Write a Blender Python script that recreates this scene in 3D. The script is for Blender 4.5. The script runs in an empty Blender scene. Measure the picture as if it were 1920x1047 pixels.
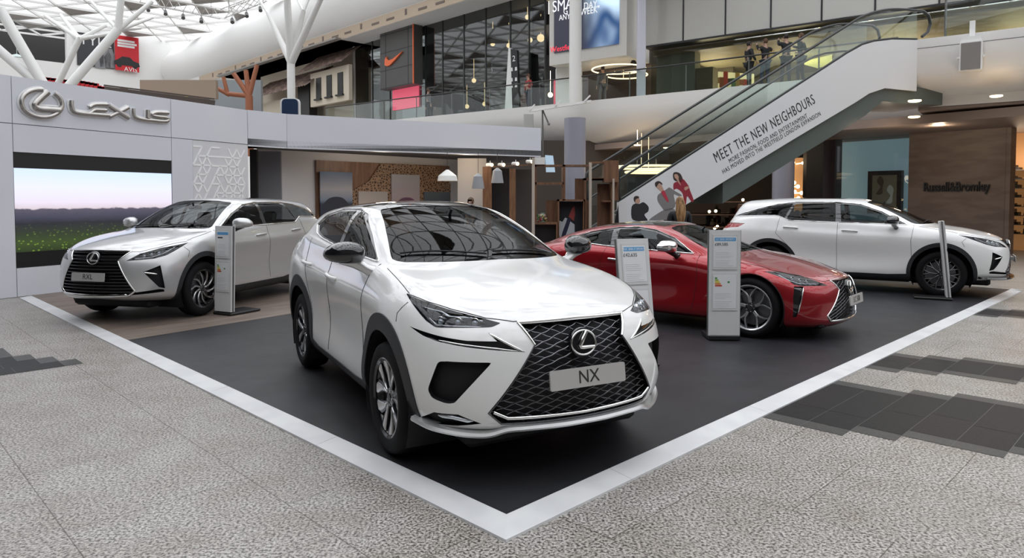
import bpy, bmesh, math, random
import numpy as np
from mathutils import Vector, Matrix
from mathutils.bvhtree import BVHTree
random.seed(7)
PI = math.pi
SC = bpy.context.scene
COL = SC.collection

# ---------------------------------------------------------------- camera
cam = bpy.data.cameras.new('camera')
camo = bpy.data.objects.new('camera', cam); COL.objects.link(camo)
camo.location = (0, 0, 1.68)
camo.rotation_euler = (math.radians(90-2.3), 0, 0)
cam.sensor_width = 36; cam.lens = 36*1300/1920
cam.shift_y = -(523.5-427.2)/1920
cam.clip_start = .05; cam.clip_end = 400
SC.camera = camo

# ---------------------------------------------------------------- view and light
SC.view_settings.view_transform = 'Standard'
SC.view_settings.look = 'None'
SC.view_settings.gamma = 1.0
SC.view_settings.use_curve_mapping = False
SC.view_settings.exposure = 0.12
w = bpy.data.worlds.new('overcast_sky'); SC.world = w; w.use_nodes = True
# overcast sky: three times brighter overhead than at the horizon
_N, _L = w.node_tree.nodes, w.node_tree.links
_tc = _N.new('ShaderNodeTexCoord'); _sp = _N.new('ShaderNodeSeparateXYZ'); _L.new(_tc.outputs['Generated'], _sp.inputs[0])
_mr = _N.new('ShaderNodeMapRange'); _mr.inputs['From Min'].default_value = 0; _mr.inputs['From Max'].default_value = 1
_mr.inputs['To Min'].default_value = 1.0; _mr.inputs['To Max'].default_value = 2.75; _L.new(_sp.outputs[2], _mr.inputs[0])
_N['Background'].inputs[0].default_value = (.94, .965, 1.0, 1)
_L.new(_mr.outputs[0], _N['Background'].inputs[1])
SC.cycles.transparent_max_bounces = 24
# ---------------------------------------------------------------- helpers
def tag(o, label=None, cat=None, group=None, kind=None):
    if label: o['label'] = label
    if cat: o['category'] = cat
    if group: o['group'] = group
    if kind: o['kind'] = kind
    return o

def empty(name, loc=(0, 0, 0), rz=0.0, label=None, cat=None, group=None):
    o = bpy.data.objects.new(name, None)
    COL.objects.link(o)
    o.empty_display_size = 0.1
    o.location = loc
    o.rotation_euler = (0, 0, rz)
    return tag(o, label, cat, group)

def finish(me, name, mats, parent=None, smooth=None, loc=None, rot=None):
    if not isinstance(mats, (list, tuple)): mats = [mats]
    for m in mats: me.materials.append(m)
    if smooth is not None and len(me.polygons):
        me.polygons.foreach_set('use_smooth', [True] * len(me.polygons))
        me.set_sharp_from_angle(angle=math.radians(smooth))
    me.update()
    o = bpy.data.objects.new(name, me)
    COL.objects.link(o)
    if parent: o.parent = parent
    if loc is not None: o.location = loc
    if rot is not None: o.rotation_euler = rot
    return o

class MB:
    """collects shapes, builds ONE mesh object"""
    def __init__(s): s.v = []; s.f = []; s.m = []; s.M = Matrix()
    def add(s, vs, fs, m=0):
        b = len(s.v)
        s.v += [tuple(s.M @ Vector(p)) for p in vs]
        s.f += [tuple(b + i for i in f) for f in fs]
        s.m += [m] * len(fs)
        return s
    def box(s, lo, hi, m=0):
        x0, y0, z0 = lo; x1, y1, z1 = hi
        vs = [(x0,y0,z0),(x1,y0,z0),(x1,y1,z0),(x0,y1,z0),(x0,y0,z1),(x1,y0,z1),(x1,y1,z1),(x0,y1,z1)]
        return s.add(vs, [(0,3,2,1),(4,5,6,7),(0,1,5,4),(1,2,6,5),(2,3,7,6),(3,0,4,7)], m)
    def rbox(s, lo, hi, b=0.01, m=0):
        """box with chamfered edges"""
        x0,y0,z0 = lo; x1,y1,z1 = hi
        b = min(b, (x1-x0)*.45, (y1-y0)*.45, (z1-z0)*.45)
        vs = []
        for (z, i) in ((z0, b), (z0+b, 0), (z1-b, 0), (z1, b)):
            for (px, py, cx, cy) in ((x0,y0,1,1),(x1,y0,-1,1),(x1,y1,-1,-1),(x0,y1,1,-1)):
                a = (px+cx*(b+i*0.0)+ (cx*i*0), py+cy*i, z); c = (px+cx*i, py+cy*(b+i*0.0), z)
                if cx*cy > 0: vs += [(px+cx*i, py+cy*(b+i*.5), z), (px+cx*(b+i*.5), py+cy*i, z)]
                else: vs += [(px+cx*(b+i*.5), py+cy*i, z), (px+cx*i, py+cy*(b+i*.5), z)]
        fs = [tuple(range(7, -1, -1)), tuple(range(24, 32))]
        for k in range(3):
            for i in range(8):
                j = (i+1) % 8
                fs.append((k*8+i, k*8+j, k*8+8+j, k*8+8+i))
        return s.add(vs, fs, m)
    def obox(s, p, q, w, h, up=(0,0,1), m=0):
        """bar from p to q, width w (sideways) and height h (along up)"""
        p = Vector(p); q = Vector(q); d = (q-p)
        if d.length < 1e-6: return s
        d.normalize(); u = Vector(up); u = (u - d*u.dot(d))
        if u.length < 1e-4: u = d.orthogonal()
        u.normalize(); r = d.cross(u)
        a = r*(w/2); b = u*(h/2)
        vs = [p-a-b, p+a-b, p+a+b, p-a+b, q-a-b, q+a-b, q+a+b, q-a+b]
        return s.add(vs, [(0,1,2,3),(7,6,5,4),(0,4,5,1),(1,5,6,2),(2,6,7,3),(3,7,4,0)], m)
    def tube(s, pts, r, n=8, closed=False, m=0, flat=1.0, up=None):
        pts = [Vector(p) for p in pts]; N = len(pts)
        rs = r if isinstance(r, (list, tuple)) else [r]*N
        vs = []; prev = None
        for i, p in enumerate(pts):
            if closed: d = pts[(i+1) % N]-pts[i-1]
            else: d = pts[min(i+1, N-1)]-pts[max(i-1, 0)]
            if d.length < 1e-9: d = Vector((0,0,1))
            d.normalize()
            if up is not None: u = Vector(up)
            else: u = prev if prev is not None else (Vector((0,0,1)) if abs(d.z) < .9 else Vector((1,0,0)))
            u = u-d*u.dot(d)
            if u.length < 1e-6: u = d.orthogonal()
            u.normalize(); prev = u; w = d.cross(u)
            for k in range(n):
                a = 2*PI*k/n
                vs.append(p+u*(math.cos(a)*rs[i]*flat)+w*(math.sin(a)*rs[i]))
        fs = []
        for i in range(N if closed else N-1):
            j = (i+1) % N
            for k in range(n):
                l = (k+1) % n
                fs.append((i*n+k, i*n+l, j*n+l, j*n+k))
        if not closed:
            fs.append(tuple(range(n-1, -1, -1))); fs.append(tuple((N-1)*n+k for k in range(n)))
        return s.add(vs, fs, m)
    def cyl(s, p, q, r, r2=None, n=24, m=0):
        return s.tube([p, q], [r, r if r2 is None else r2], n, m=m)
    def lathe(s, prof, n=48, M=None, m=0, close=False):
        """prof: (r, h) pairs about local z"""
        vs = []
        for (r, h) in prof:
            for k in range(n):
                a = 2*PI*k/n; vs.append((r*math.cos(a), r*math.sin(a), h))
        fs = []; P = len(prof)
        for i in range(P if close else P-1):
            j = (i+1) % P
            for k in range(n):
                l = (k+1) % n
                fs.append((i*n+k, i*n+l, j*n+l, j*n+k))
        if M is not None: vs = [M @ Vector(v) for v in vs]
        return s.add(vs, fs, m)
    def prism(s, poly, fr, t0, t1, m=0):
        """poly: 2D points; fr(a,b,t)->3D; extruded t0..t1"""
        n = len(poly)
        vs = [fr(a, b, t0) for a, b in poly]+[fr(a, b, t1) for a, b in poly]
        fs = [tuple(range(n-1, -1, -1)), tuple(range(n, 2*n))]+[(i, (i+1) % n, n+(i+1) % n, n+i) for i in range(n)]
        return s.add(vs, fs, m)
    def sphere(s, c, r, n=16, m=0, sc=(1,1,1)):
        c = Vector(c); prof = []
        vs = []; fs = []; R = n//2
        for i in range(R+1):
            t = PI*i/R
            for k in range(n):
                a = 2*PI*k/n
                vs.append(c+Vector((r*sc[0]*math.sin(t)*math.cos(a), r*sc[1]*math.sin(t)*math.sin(a), r*sc[2]*math.cos(t))))
        for i in range(R):
            for k in range(n):
                l = (k+1) % n
                fs.append((i*n+k, (i+1)*n+k, (i+1)*n+l, i*n+l))
        return s.add(vs, fs, m)
    def build(s, name, mats, parent=None, smooth=None, loc=None, rot=None, fix=True):
        me = bpy.data.meshes.new(name)
        me.from_pydata([tuple(p) for p in s.v], [], s.f)
        me.polygons.foreach_set('material_index', s.m)
        if fix:
            bm = bmesh.new(); bm.from_mesh(me)
            bmesh.ops.dissolve_degenerate(bm, dist=1e-6, edges=bm.edges)
            bmesh.ops.recalc_face_normals(bm, faces=bm.faces)
            bm.to_mesh(me); bm.free()
        return finish(me, name, mats, parent, smooth, loc, rot)

def text_mesh(body, size, depth=0.0, align='CENTER', sx=1.0, bevel=0.0, spacing=1.0, xoff=0):
    cu = bpy.data.curves.new('t', 'FONT')
    cu.body = body; cu.size = size; cu.extrude = depth; cu.align_x = align; cu.align_y = 'CENTER'
    cu.space_character = spacing; cu.offset = xoff; cu.resolution_u = 3
    o = bpy.data.objects.new('t', cu)
    me = bpy.data.meshes.new_from_object(o)
    vs = [(v.co.x*sx, v.co.y, v.co.z) for v in me.vertices]
    fs = [tuple(p.vertices) for p in me.polygons]
    bpy.data.objects.remove(o); bpy.data.curves.remove(cu); bpy.data.meshes.remove(me)
    return vs, fs

def text_obj(name, body, size, M, mat, parent=None, depth=.002, sx=1.0, align='CENTER', spacing=1.0, xoff=0):
    """M: 4x4 with x = reading direction, y = up, z = facing the reader"""
    vs, fs = text_mesh(body, size, depth, align, sx, spacing=spacing, xoff=xoff)
    mb = MB(); mb.M = M; mb.add(vs, fs)
    return mb.build(name, mat, parent)

def frameM(o, x, y):
    x = Vector(x).normalized(); y = Vector(y); y = (y-x*y.dot(x)).normalized(); z = x.cross(y)
    return Matrix(((x.x, y.x, z.x, o[0]), (x.y, y.y, z.y, o[1]), (x.z, y.z, z.z, o[2]), (0, 0, 0, 1)))

def crom(ps, n, closed=False):
    """Catmull-Rom through points"""
    ps = [np.array(p, float) for p in ps]; N = len(ps); out = []
    for i in range(N if closed else N-1):
        if closed: a, b, c, d = ps[i-1], ps[i], ps[(i+1) % N], ps[(i+2) % N]
        else:
            b, c = ps[i], ps[i+1]
            a = ps[i-1] if i > 0 else 2*b-c
            d = ps[i+2] if i+2 < N else 2*c-b
        for k in range(n):
            t = k/n
            out.append(.5*((2*b)+(c-a)*t+(2*a-5*b+4*c-d)*t*t+(3*b-a-3*c+d)*t**3))
    if not closed: out.append(ps[-1])
    return [tuple(p) for p in out]

def rpoly(ps, r, n=4):
    """round the corners of a 2D polygon; r a number or a list"""
    N = len(ps); out = []
    for i in range(N):
        p = np.array(ps[i], float); a = np.array(ps[i-1], float); b = np.array(ps[(i+1) % N], float)
        R = r[i] if isinstance(r, (list, tuple)) else r
        da = a-p; db = b-p; la = np.linalg.norm(da); lb = np.linalg.norm(db)
        R = min(R, la*.49, lb*.49)
        if R < 1e-5: out.append(tuple(p)); continue
        pa = p+da/la*R; pb = p+db/lb*R
        for k in range(n+1):
            t = k/n; out.append(tuple((1-t)**2*pa+2*t*(1-t)*p+t*t*pb))
    return out

def inpoly(x, y, P):
    c = False; n = len(P); j = n-1
    for i in range(n):
        xi, yi = P[i]; xj, yj = P[j]
        if (yi > y) != (yj > y) and x < (xj-xi)*(y-yi)/(yj-yi)+xi: c = not c
        j = i
    return c

# ---------------------------------------------------------------- materials
def mat(name, col=(.8,.8,.8), rough=.5, metal=0., coat=0., coat_r=.03, spec=.5, emit=None, es=1., ior=None, sheen=0):
    m = bpy.data.materials.new(name); m.use_nodes = True
    b = m.node_tree.nodes['Principled BSDF']
    b.inputs['Base Color'].default_value = (*col, 1)
    b.inputs['Roughness'].default_value = rough
    b.inputs['Metallic'].default_value = metal
    b.inputs['Coat Weight'].default_value = coat
    b.inputs['Coat Roughness'].default_value = coat_r
    b.inputs['Specular IOR Level'].default_value = spec
    if emit is not None:
        b.inputs['Emission Color'].default_value = (*emit, 1)
        b.inputs['Emission Strength'].default_value = es
    m.diffuse_color = (*col, 1)
    return m

def nt(m): return m.node_tree.nodes, m.node_tree.links

def glassy(name, tint=(.8,.85,.85), refl=1.0, rough=0.0, ior=1.5):
    """thin pane: tinted see-through with a mirror reflection"""
    m = bpy.data.materials.new(name); m.use_nodes = True
    N, L = nt(m); N.clear()
    out = N.new('ShaderNodeOutputMaterial'); mix = N.new('ShaderNodeMixShader')
    tr = N.new('ShaderNodeBsdfTransparent'); gl = N.new('ShaderNodeBsdfGlossy'); fr = N.new('ShaderNodeFresnel')
    tr.inputs[0].default_value = (*tint, 1); gl.inputs['Roughness'].default_value = rough
    gl.inputs[0].default_value = (refl, refl, refl, 1)
    # the pane is thin: both faces reflect like the outside of the glass
    ge = N.new('ShaderNodeNewGeometry'); mr = N.new('ShaderNodeMapRange')
    mr.inputs['To Min'].default_value = ior; mr.inputs['To Max'].default_value = 1/ior
    L.new(ge.outputs['Backfacing'], mr.inputs[0]); L.new(mr.outputs[0], fr.inputs['IOR'])
    L.new(fr.outputs[0], mix.inputs[0]); L.new(tr.outputs[0], mix.inputs[1]); L.new(gl.outputs[0], mix.inputs[2])
    L.new(mix.outputs[0], out.inputs[0])
    return m

def noise_color(m, c1, c2, scale, detail=2, lo=.4, hi=.6, coord='Object', vec_scale=None, bump=0.0):
    N, L = nt(m); b = N['Principled BSDF']
    tc = N.new('ShaderNodeTexCoord'); src = tc.outputs[coord]
    if vec_scale:
        mp = N.new('ShaderNodeMapping'); mp.inputs['Scale'].default_value = vec_scale
        L.new(src, mp.inputs[0]); src = mp.outputs[0]
    n = N.new('ShaderNodeTexNoise'); n.inputs['Scale'].default_value = scale; n.inputs['Detail'].default_value = detail
    L.new(src, n.inputs['Vector'])
    r = N.new('ShaderNodeValToRGB'); r.color_ramp.elements[0].position = lo; r.color_ramp.elements[1].position = hi
    r.color_ramp.elements[0].color = (*c1, 1); r.color_ramp.elements[1].color = (*c2, 1)
    L.new(n.outputs[0], r.inputs[0]); L.new(r.outputs[0], b.inputs['Base Color'])
    if bump:
        bp = N.new('ShaderNodeBump'); bp.inputs['Strength'].default_value = bump; bp.inputs['Distance'].default_value = .002
        L.new(n.outputs[0], bp.inputs['Height']); L.new(bp.outputs[0], b.inputs['Normal'])
    return m

def car_paint(name, col, metal=0.0, rough=.35, inner=(.012,.012,.014), cr=.02):
    """lacquered outside; the inside of the shell is dark trim"""
    m = mat(name, col, rough, metal, coat=1.0, coat_r=cr)
    N, L = nt(m); b = N['Principled BSDF']; g = N.new('ShaderNodeNewGeometry')
    d = N.new('ShaderNodeBsdfDiffuse'); d.inputs[0].default_value = (*inner, 1)
    mx = N.new('ShaderNodeMixShader'); out = N['Material Output']
    L.new(g.outputs['Backfacing'], mx.inputs[0]); L.new(b.outputs[0], mx.inputs[1]); L.new(d.outputs[0], mx.inputs[2])
    L.new(mx.outputs[0], out.inputs[0])
    return m
# ---------------------------------------------------------------- laying out by sight lines
CF, CYP, CPT = 1300.0, 427.2, math.radians(2.3)
def sight(u, v):
    fw = Vector((0, math.cos(CPT), -math.sin(CPT))); up = Vector((0, math.sin(CPT), math.cos(CPT)))
    return fw*CF+Vector((1, 0, 0))*(u-960)+up*(CYP-v)
def atY(u, v, Y): r = sight(u, v); t = Y/r.y; return Vector((0, 0, 1.68))+r*t
def atZ(u, v, z=0.0): r = sight(u, v); t = (z-1.68)/r.z; return Vector((0, 0, 1.68))+r*t

class Wall:
    """a vertical plane: origin (x, y), direction (dx, dy); s along it, z up, t towards the hall"""
    def __init__(s, o, d):
        s.o = Vector((o[0], o[1], 0)); s.d = Vector((d[0], d[1], 0)).normalized()
        s.n = Vector((s.d.y, -s.d.x, 0))
        if s.n.dot(-s.o) < 0: s.n = -s.n
    def sz(s, u, v):
        r = sight(u, v); c = Vector((0, 0, 1.68)); t = (s.o-c).dot(s.n)/r.dot(s.n); p = c+r*t
        return ((p-s.o).dot(s.d), p.z)
    def P(s, a, z, t=0.0): q = s.o+s.d*a+s.n*t; return Vector((q.x, q.y, z))
    def fr(s, a, b, t): return s.P(a, b, t)
    def poly(s, mb, pts, t0, t1, m=0): return mb.prism([s.sz(*p) for p in pts], s.fr, t0, t1, m)
    def rect(s, mb, a0, z0, a1, z1, t0, t1, m=0): return mb.prism([(a0, z0), (a1, z0), (a1, z1), (a0, z1)], s.fr, t0, t1, m)
    def pr(s, mb, u0, v0, u1, v1, t0, t1, m=0):
        a0, z1 = s.sz(u0, v0); a1, z0 = s.sz(u1, v1)
        a0_, z0_ = s.sz(u0, v1)
        return s.rect(mb, a0, min(z0, z1), a1, max(z0, z1), t0, t1, m)
    def M(s, u, v, t=0.0, ang=0.0):
        a, z = s.sz(u, v); sg = 1 if s.d.x > 0 else -1
        x = s.d*sg*math.cos(ang)+Vector((0, 0, math.sin(ang))); y = Vector((0, 0, math.cos(ang)))-s.d*sg*math.sin(ang)
        return frameM(s.P(a, z, t), x, y)

E2 = Vector((.7095, .7047, 0)); E1 = Vector((-.7047, .7095, 0)); CC = Vector((-.03, 3.335, 0))
def pf(a, b, z=0.0): p = CC+E1*a+E2*b; return Vector((p.x, p.y, z))     # a: along left edge, b: along right edge

# ---------------------------------------------------------------- floor
def granite(name):
    m = mat(name, (.5, .49, .46), .38); N, L = nt(m); b = N['Principled BSDF']
    tc = N.new('ShaderNodeTexCoord')
    def noise(sc, det):
        n = N.new('ShaderNodeTexNoise'); n.inputs['Scale'].default_value = sc; n.inputs['Detail'].default_value = det; n.inputs['Roughness'].default_value = .65
        L.new(tc.outputs['Object'], n.inputs['Vector']); return n
    def ramp(src, stops):
        r = N.new('ShaderNodeValToRGB'); e = r.color_ramp.elements
        while len(e) < len(stops): e.new(.5)
        for i, (p, c) in enumerate(stops): e[i].position = p; e[i].color = (*c, 1)
        L.new(src, r.inputs[0]); return r.outputs[0]
    a = ramp(noise(64, 4).outputs[0], [(.37, (.035, .032, .03)), (.44, (.16, .15, .138)), (.52, (.39, .372, .348)), (.66, (.60, .58, .55))])
    c = ramp(noise(2.3, 5).outputs[0], [(.35, (.80, .765, .73)), (.62, (1.0, 1.0, 1.0))])
    mx = N.new('ShaderNodeMix'); mx.data_type = 'RGBA'; mx.blend_type = 'MULTIPLY'; mx.inputs[0].default_value = 1
    L.new(a, mx.inputs[6]); L.new(c, mx.inputs[7])
    # joints of the pavers, running with the platform edges
    mp = N.new('ShaderNodeMapping'); mp.inputs['Rotation'].default_value = (0, 0, -math.radians(134.8))
    mp.inputs['Location'].default_value = (.453, 1.772, 0)
    L.new(tc.outputs['Object'], mp.inputs[0])
    br = N.new('ShaderNodeTexBrick'); br.inputs['Scale'].default_value = 1; br.inputs['Brick Width'].default_value = 1.0; br.inputs['Row Height'].default_value = .95
    br.inputs['Mortar Size'].default_value = .0035; br.inputs['Mortar Smooth'].default_value = .3; br.offset = .5
    br.inputs['Color1'].default_value = (1, 1, 1, 1); br.inputs['Color2'].default_value = (.93, .92, .91, 1); br.inputs['Mortar'].default_value = (.34, .31, .28, 1)
    L.new(mp.outputs[0], br.inputs['Vector'])
    m2 = N.new('ShaderNodeMix'); m2.data_type = 'RGBA'; m2.blend_type = 'MULTIPLY'; m2.inputs[0].default_value = 1
    L.new(mx.outputs[2], m2.inputs[6]); L.new(br.outputs[0], m2.inputs[7]); L.new(m2.outputs[2], b.inputs['Base Color'])
    return m

mb = MB(); mb.box((-60, -20, -.2), (60, 70, 0)); tag(mb.build('floor', granite('speckled_granite')), kind='structure')

M_joint = mat('pale_joint', (.15, .15, .145), .7)

M_dstone = [noise_color(mat('dark_stone', (.03, .03, .03), .5), (.006, .006, .007), (.014, .013, .0125), 60), noise_color(mat('brown_dark_stone', (.03, .03, .03), .5), (.009, .007, .007), (.018, .014, .013), 60),
            noise_color(mat('grey_border_stone', (.06, .06, .06), .4), (.045, .045, .043), (.07, .07, .066), 90)]
for _m in M_dstone: _m.node_tree.nodes['Principled BSDF'].inputs['Specular IOR Level'].default_value = .25
def band(p0, p1, wdt, n0, bw=.16):
    """stepped band of dark pavers from p0 towards p1, its tiles turned with the platform"""
    rw = .30; d = (p1-p0); Ln = d.length; d = d.normalized()
    mbs = MB(); k0 = int(min(p0.dot(-E1), p1.dot(-E1))/rw)-1; k1 = int(max(p0.dot(-E1), p1.dot(-E1))/rw)+1
    for k in range(k0, k1):
        # row k runs along E2 with width rw along -E1
        c = (k+.5)*rw
        den = d.dot(-E1); t = (c-p0.dot(-E1))/den
        if t < 0 or t > Ln: continue
        q = p0+d*t; b0 = round(q.dot(E2)/.15)*.15; b1 = b0+wdt
        def tile(x0, x1, m, g=.002):
            vs = [-E1*(k*rw+g)+E2*(x0+g), -E1*((k+1)*rw-g)+E2*(x0+g), -E1*((k+1)*rw-g)+E2*(x1-g), -E1*(k*rw+g)+E2*(x1-g)]
            vs = [Vector((v.x, v.y, .0025)) for v in vs]; mbs.add(vs, [(0, 1, 2, 3)], m)
        def under(x0, x1):
            vs = [-E1*(k*rw)+E2*x0, -E1*((k+1)*rw)+E2*x0, -E1*((k+1)*rw)+E2*x1, -E1*(k*rw)+E2*x1]
            mbs.add([Vector((v.x, v.y, .0012)) for v in vs], [(0, 1, 2, 3)], 3)
        under(b0, b1); tile(b0, b0+bw, 2); tile(b1-bw, b1, 2)
        x = b0+bw; first = random.random()*.5+.35
        while x < b1-bw-.01:
            x2 = min(b1-bw, x+first); tile(x, x2, 0 if random.random() < .6 else 1); x = x2; first = .9
    tag(mbs.build('floor_band', M_dstone+[M_joint]), kind='structure')
V2 = lambda x, y: Vector((x, y, 0))
band(V2(1.55, 5.36), V2(9.0, 1.64), 1.55, 0)
band(V2(3.35, 6.95), V2(14.0, 1.7), .95, 0)
band(V2(6.3, 10.2), V2(16.0, 5.3), .9, 0)
band(V2(-16.0, 11.4), V2(-5.05, 6.2), 1.1, 0)

# ---------------------------------------------------------------- display platform
LA, LB = 11.85, 13.3
PLZ = .0345
M_vinyl = noise_color(mat('charcoal_vinyl', (.03, .03, .034), .42), (.017, .017, .0195), (.026, .026, .029), 1.6, 4, .3, .7)
N, L = nt(M_vinyl); b_ = N['Principled BSDF']
tc = N.new('ShaderNodeTexCoord'); mp = N.new('ShaderNodeMapping'); mp.inputs['Rotation'].default_value = (0, 0, -math.radians(44.8)); L.new(tc.outputs['Object'], mp.inputs[0])
br = N.new('ShaderNodeTexBrick'); br.inputs['Scale'].default_value = 1; br.inputs['Brick Width'].default_value = 1.2; br.inputs['Row Height'].default_value = 1.2; br.inputs['Mortar Size'].default_value = .0015
br.inputs['Color1'].default_value = (.90, .90, .92, 1); br.inputs['Color2'].default_value = (1.12, 1.12, 1.14, 1); br.inputs['Mortar'].default_value = (.75, .75, .75, 1)
L.new(mp.outputs[0], br.inputs['Vector']); src = b_.inputs['Base Color'].links[0].from_socket
mx = N.new('ShaderNodeMix'); mx.data_type = 'RGBA'; mx.blend_type = 'MULTIPLY'; mx.inputs[0].default_value = 1; L.new(src, mx.inputs[6]); L.new(br.outputs[0], mx.inputs[7]); L.new(mx.outputs[2], b_.inputs['Base Color'])
n2 = N.new('ShaderNodeTexNoise'); n2.inputs['Scale'].default_value = 2.5; n2.inputs['Detail'].default_value = 6; L.new(tc.outputs['Object'], n2.inputs['Vector'])
mr = N.new('ShaderNodeMapRange'); b_.inputs['Specular IOR Level'].default_value = .35; mr.inputs['To Min'].default_value = .36; mr.inputs['To Max'].default_value = .55; L.new(n2.outputs[0], mr.inputs[0]); L.new(mr.outputs[0], b_.inputs['Roughness'])
M_wood_floor = noise_color(mat('brown_wood_floor', (.2, .15, .12), .45), (.115, .085, .068), (.235, .185, .155), 1.0, 4, .3, .7, vec_scale=(1, 1, 1))
N, L = nt(M_wood_floor); b_ = N['Principled BSDF']; nz = [n for n in N if n.type == 'TEX_NOISE'][0]
tc = N.new('ShaderNodeTexCoord'); mp = N.new('ShaderNodeMapping'); mp.inputs['Rotation'].default_value = (0, 0, -math.radians(55)); mp2 = N.new('ShaderNodeMapping'); mp2.inputs['Scale'].default_value = (.8, 14, 1)
L.new(tc.outputs['Object'], mp.inputs[0]); L.new(mp.outputs[0], mp2.inputs[0]); L.new(mp2.outputs[0], nz.inputs['Vector'])
br = N.new('ShaderNodeTexBrick'); br.inputs['Scale'].default_value = 1; br.inputs['Brick Width'].default_value = 1.3; br.inputs['Row Height'].default_value = .19; br.inputs['Mortar Size'].default_value = .002
br.inputs['Color1'].default_value = (.85, .85, .85, 1); br.inputs['Color2'].default_value = (1.1, 1.1, 1.1, 1); br.inputs['Mortar'].default_value = (.5, .5, .5, 1)
L.new(mp.outputs[0], br.inputs['Vector']); src = b_.inputs['Base Color'].links[0].from_socket
mx = N.new('ShaderNodeMix'); mx.data_type = 'RGBA'; mx.blend_type = 'MULTIPLY'; mx.inputs[0].default_value = 1; L.new(src, mx.inputs[6]); L.new(br.outputs[0], mx.inputs[7]); L.new(mx.outputs[2], b_.inputs['Base Color'])
M_strip = noise_color(mat('white_edge_strip', (.6, .6, .6), .35), (.60, .605, .62), (.67, .675, .68), 3)
plat = empty('display_platform', pf(6, 6), 0, 'low charcoal platform with a white edge strip carrying the four cars', 'platform')
plat.location = (0, 0, 0)
SW = .165
mb = MB()
mb.add([pf(SW, SW, .03), pf(11.9, SW, .03), pf(13.6, 5.1, .03), pf(13.7, 10.0, .03), pf(6.7, 10.0, .03), pf(5.9, LB-SW, .03), pf(SW, LB-SW, .03)], [(0, 1, 2, 3, 4, 5, 6)])
mb.build('platform_deck', M_vinyl, plat)
# brown wood area: left of the line from the left edge towards the back
q0 = atZ(192, 646, .03); q1 = atZ(545, 589, .03); dd = (q1-q0).normalized()
def ea(p): r = p-CC; return (r.dot(E1), r.dot(E2))
a0 = ea(q0); da = (dd.dot(E1), dd.dot(E2))
t_ = (SW-a0[1])/da[1]; st_ = (a0[0]+da[0]*t_, SW); t2 = (10.0-a0[1])/da[1]; en = (a0[0]+da[0]*t2, 10.0)
mb = MB(); mb.add([pf(st_[0], st_[1], .032), pf(en[0], en[1], .032), pf(13.7, 10.0, .032), pf(13.6, 5.1, .032), pf(11.9, SW, .032)], [(0, 1, 2, 3, 4)], 0)
mb.build('wood_deck', M_wood_floor, plat)
# white ramp strips, mitred at the corner, in 1.8 m lengths
def ramp_piece(a0_, a1_, fn):
    g = .0015; m_ = MB(); vs = []
    for x in (a0_, a1_):
        gg = g if x == a0_ else -g
        xi = max(x, SW) if x <= SW else x
        if x == 0: vs += [fn(0, 0, 0), fn(0, 0, .014), fn(SW, SW, .034), fn(SW, SW, 0)]
        else: vs += [fn(x+gg, 0, 0), fn(x+gg, 0, .014), fn(x+gg, SW, .034), fn(x+gg, SW, 0)]
    m_.add(vs, [(0, 1, 2, 3), (7, 6, 5, 4), (0, 4, 5, 1), (1, 5, 6, 2), (2, 6, 7, 3), (3, 7, 4, 0)])
    m_.build('edge_strip', M_strip, plat)
for fn, LL, off in ((lambda x, y, z: pf(x, y, z), LA, 1.85), (lambda x, y, z: pf(y, x, z), LB, 1.05)):
    x = 0.0; nx_ = off
    while x < LL-.1:
        ramp_piece(x, min(LL, nx_), fn); x = nx_; nx_ += 1.83
x = SW; 
for x in np.arange(0, 5.6, 1.83):
    fn = lambda a, b, z: pf(a, LB-b, z)
    m_ = MB(); x1 = min(x+1.828, 5.9)
    m_.add([fn(x, 0, 0), fn(x, 0, .014), fn(x, SW, .034), fn(x, SW, 0), fn(x1, 0, 0), fn(x1, 0, .014), fn(x1, SW, .034), fn(x1, SW, 0)], [(0, 1, 2, 3), (7, 6, 5, 4), (0, 4, 5, 1), (1, 5, 6, 2), (2, 6, 7, 3), (3, 7, 4, 0)])
    m_.build('edge_strip', M_strip, plat)

# ---------------------------------------------------------------- hall materials
M_white = mat('white_plaster', (.80, .795, .78), .6); M_cream = mat('cream_render', (.62, .55, .44), .8)
M_warmceil = mat('warm_soffit', (.25, .19, .16), .6); M_taupe = noise_color(mat('taupe_cladding', (.10, .075, .062), .55), (.15, .11, .09), (.19, .145, .12), 1.2, vec_scale=(1, 1, 4))
M_dark = mat('dark_interior', (.022, .02, .02), .6); M_black = mat('black_paint', (.012, .012, .013), .4); M_steel = mat('grey_steel', (.18, .18, .18), .4, .6)
M_bal = glassy('green_tint_glass', (.93, .97, .955), .8, ior=1.45); M_shopglass = glassy('shop_glass', (.40, .42, .42), .9, .02, ior=1.75)
M_frost = mat('frosted_glass', (.50, .49, .46), .16, spec=.8)
M_rail = mat('dark_handrail', (.02, .022, .022), .35)
M_yellow = mat('yellow_light_panel', (.8, .7, .3), .5, emit=(1, .80, .34), es=1.1)
M_warm = mat('warm_lamp', (1, .8, .5), .5, emit=(1, .72, .38), es=6); M_coolp = mat('lit_blue_panel', (.3, .45, .5), .5, emit=(.42, .62, .68), es=.35)
M_orange = mat('signal_orange', (.85, .16, .05), .5); M_redp = mat('banner_red', (.55, .012, .02), .5); M_rust = mat('rust_timber', (.36, .13, .065), .6)
M_roofpan = mat('roof_panel_grey', (.34, .31, .29), .7); M_beam = mat('roof_beam_white', (.66, .65, .63), .5)
M_lav = mat('lavender_column', (.30, .30, .36), .35); M_tile = noise_color(mat('clay_roof_tile', (.2, .13, .1), .8), (.12, .08, .065), (.25, .17, .14), 3)
M_pink = mat('pink_lit_panel', (.6, .1, .15), .5, emit=(.9, .12, .2), es=.45); M_greyp = mat('grey_facade_panel', (.075, .072, .07), .5)

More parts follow.
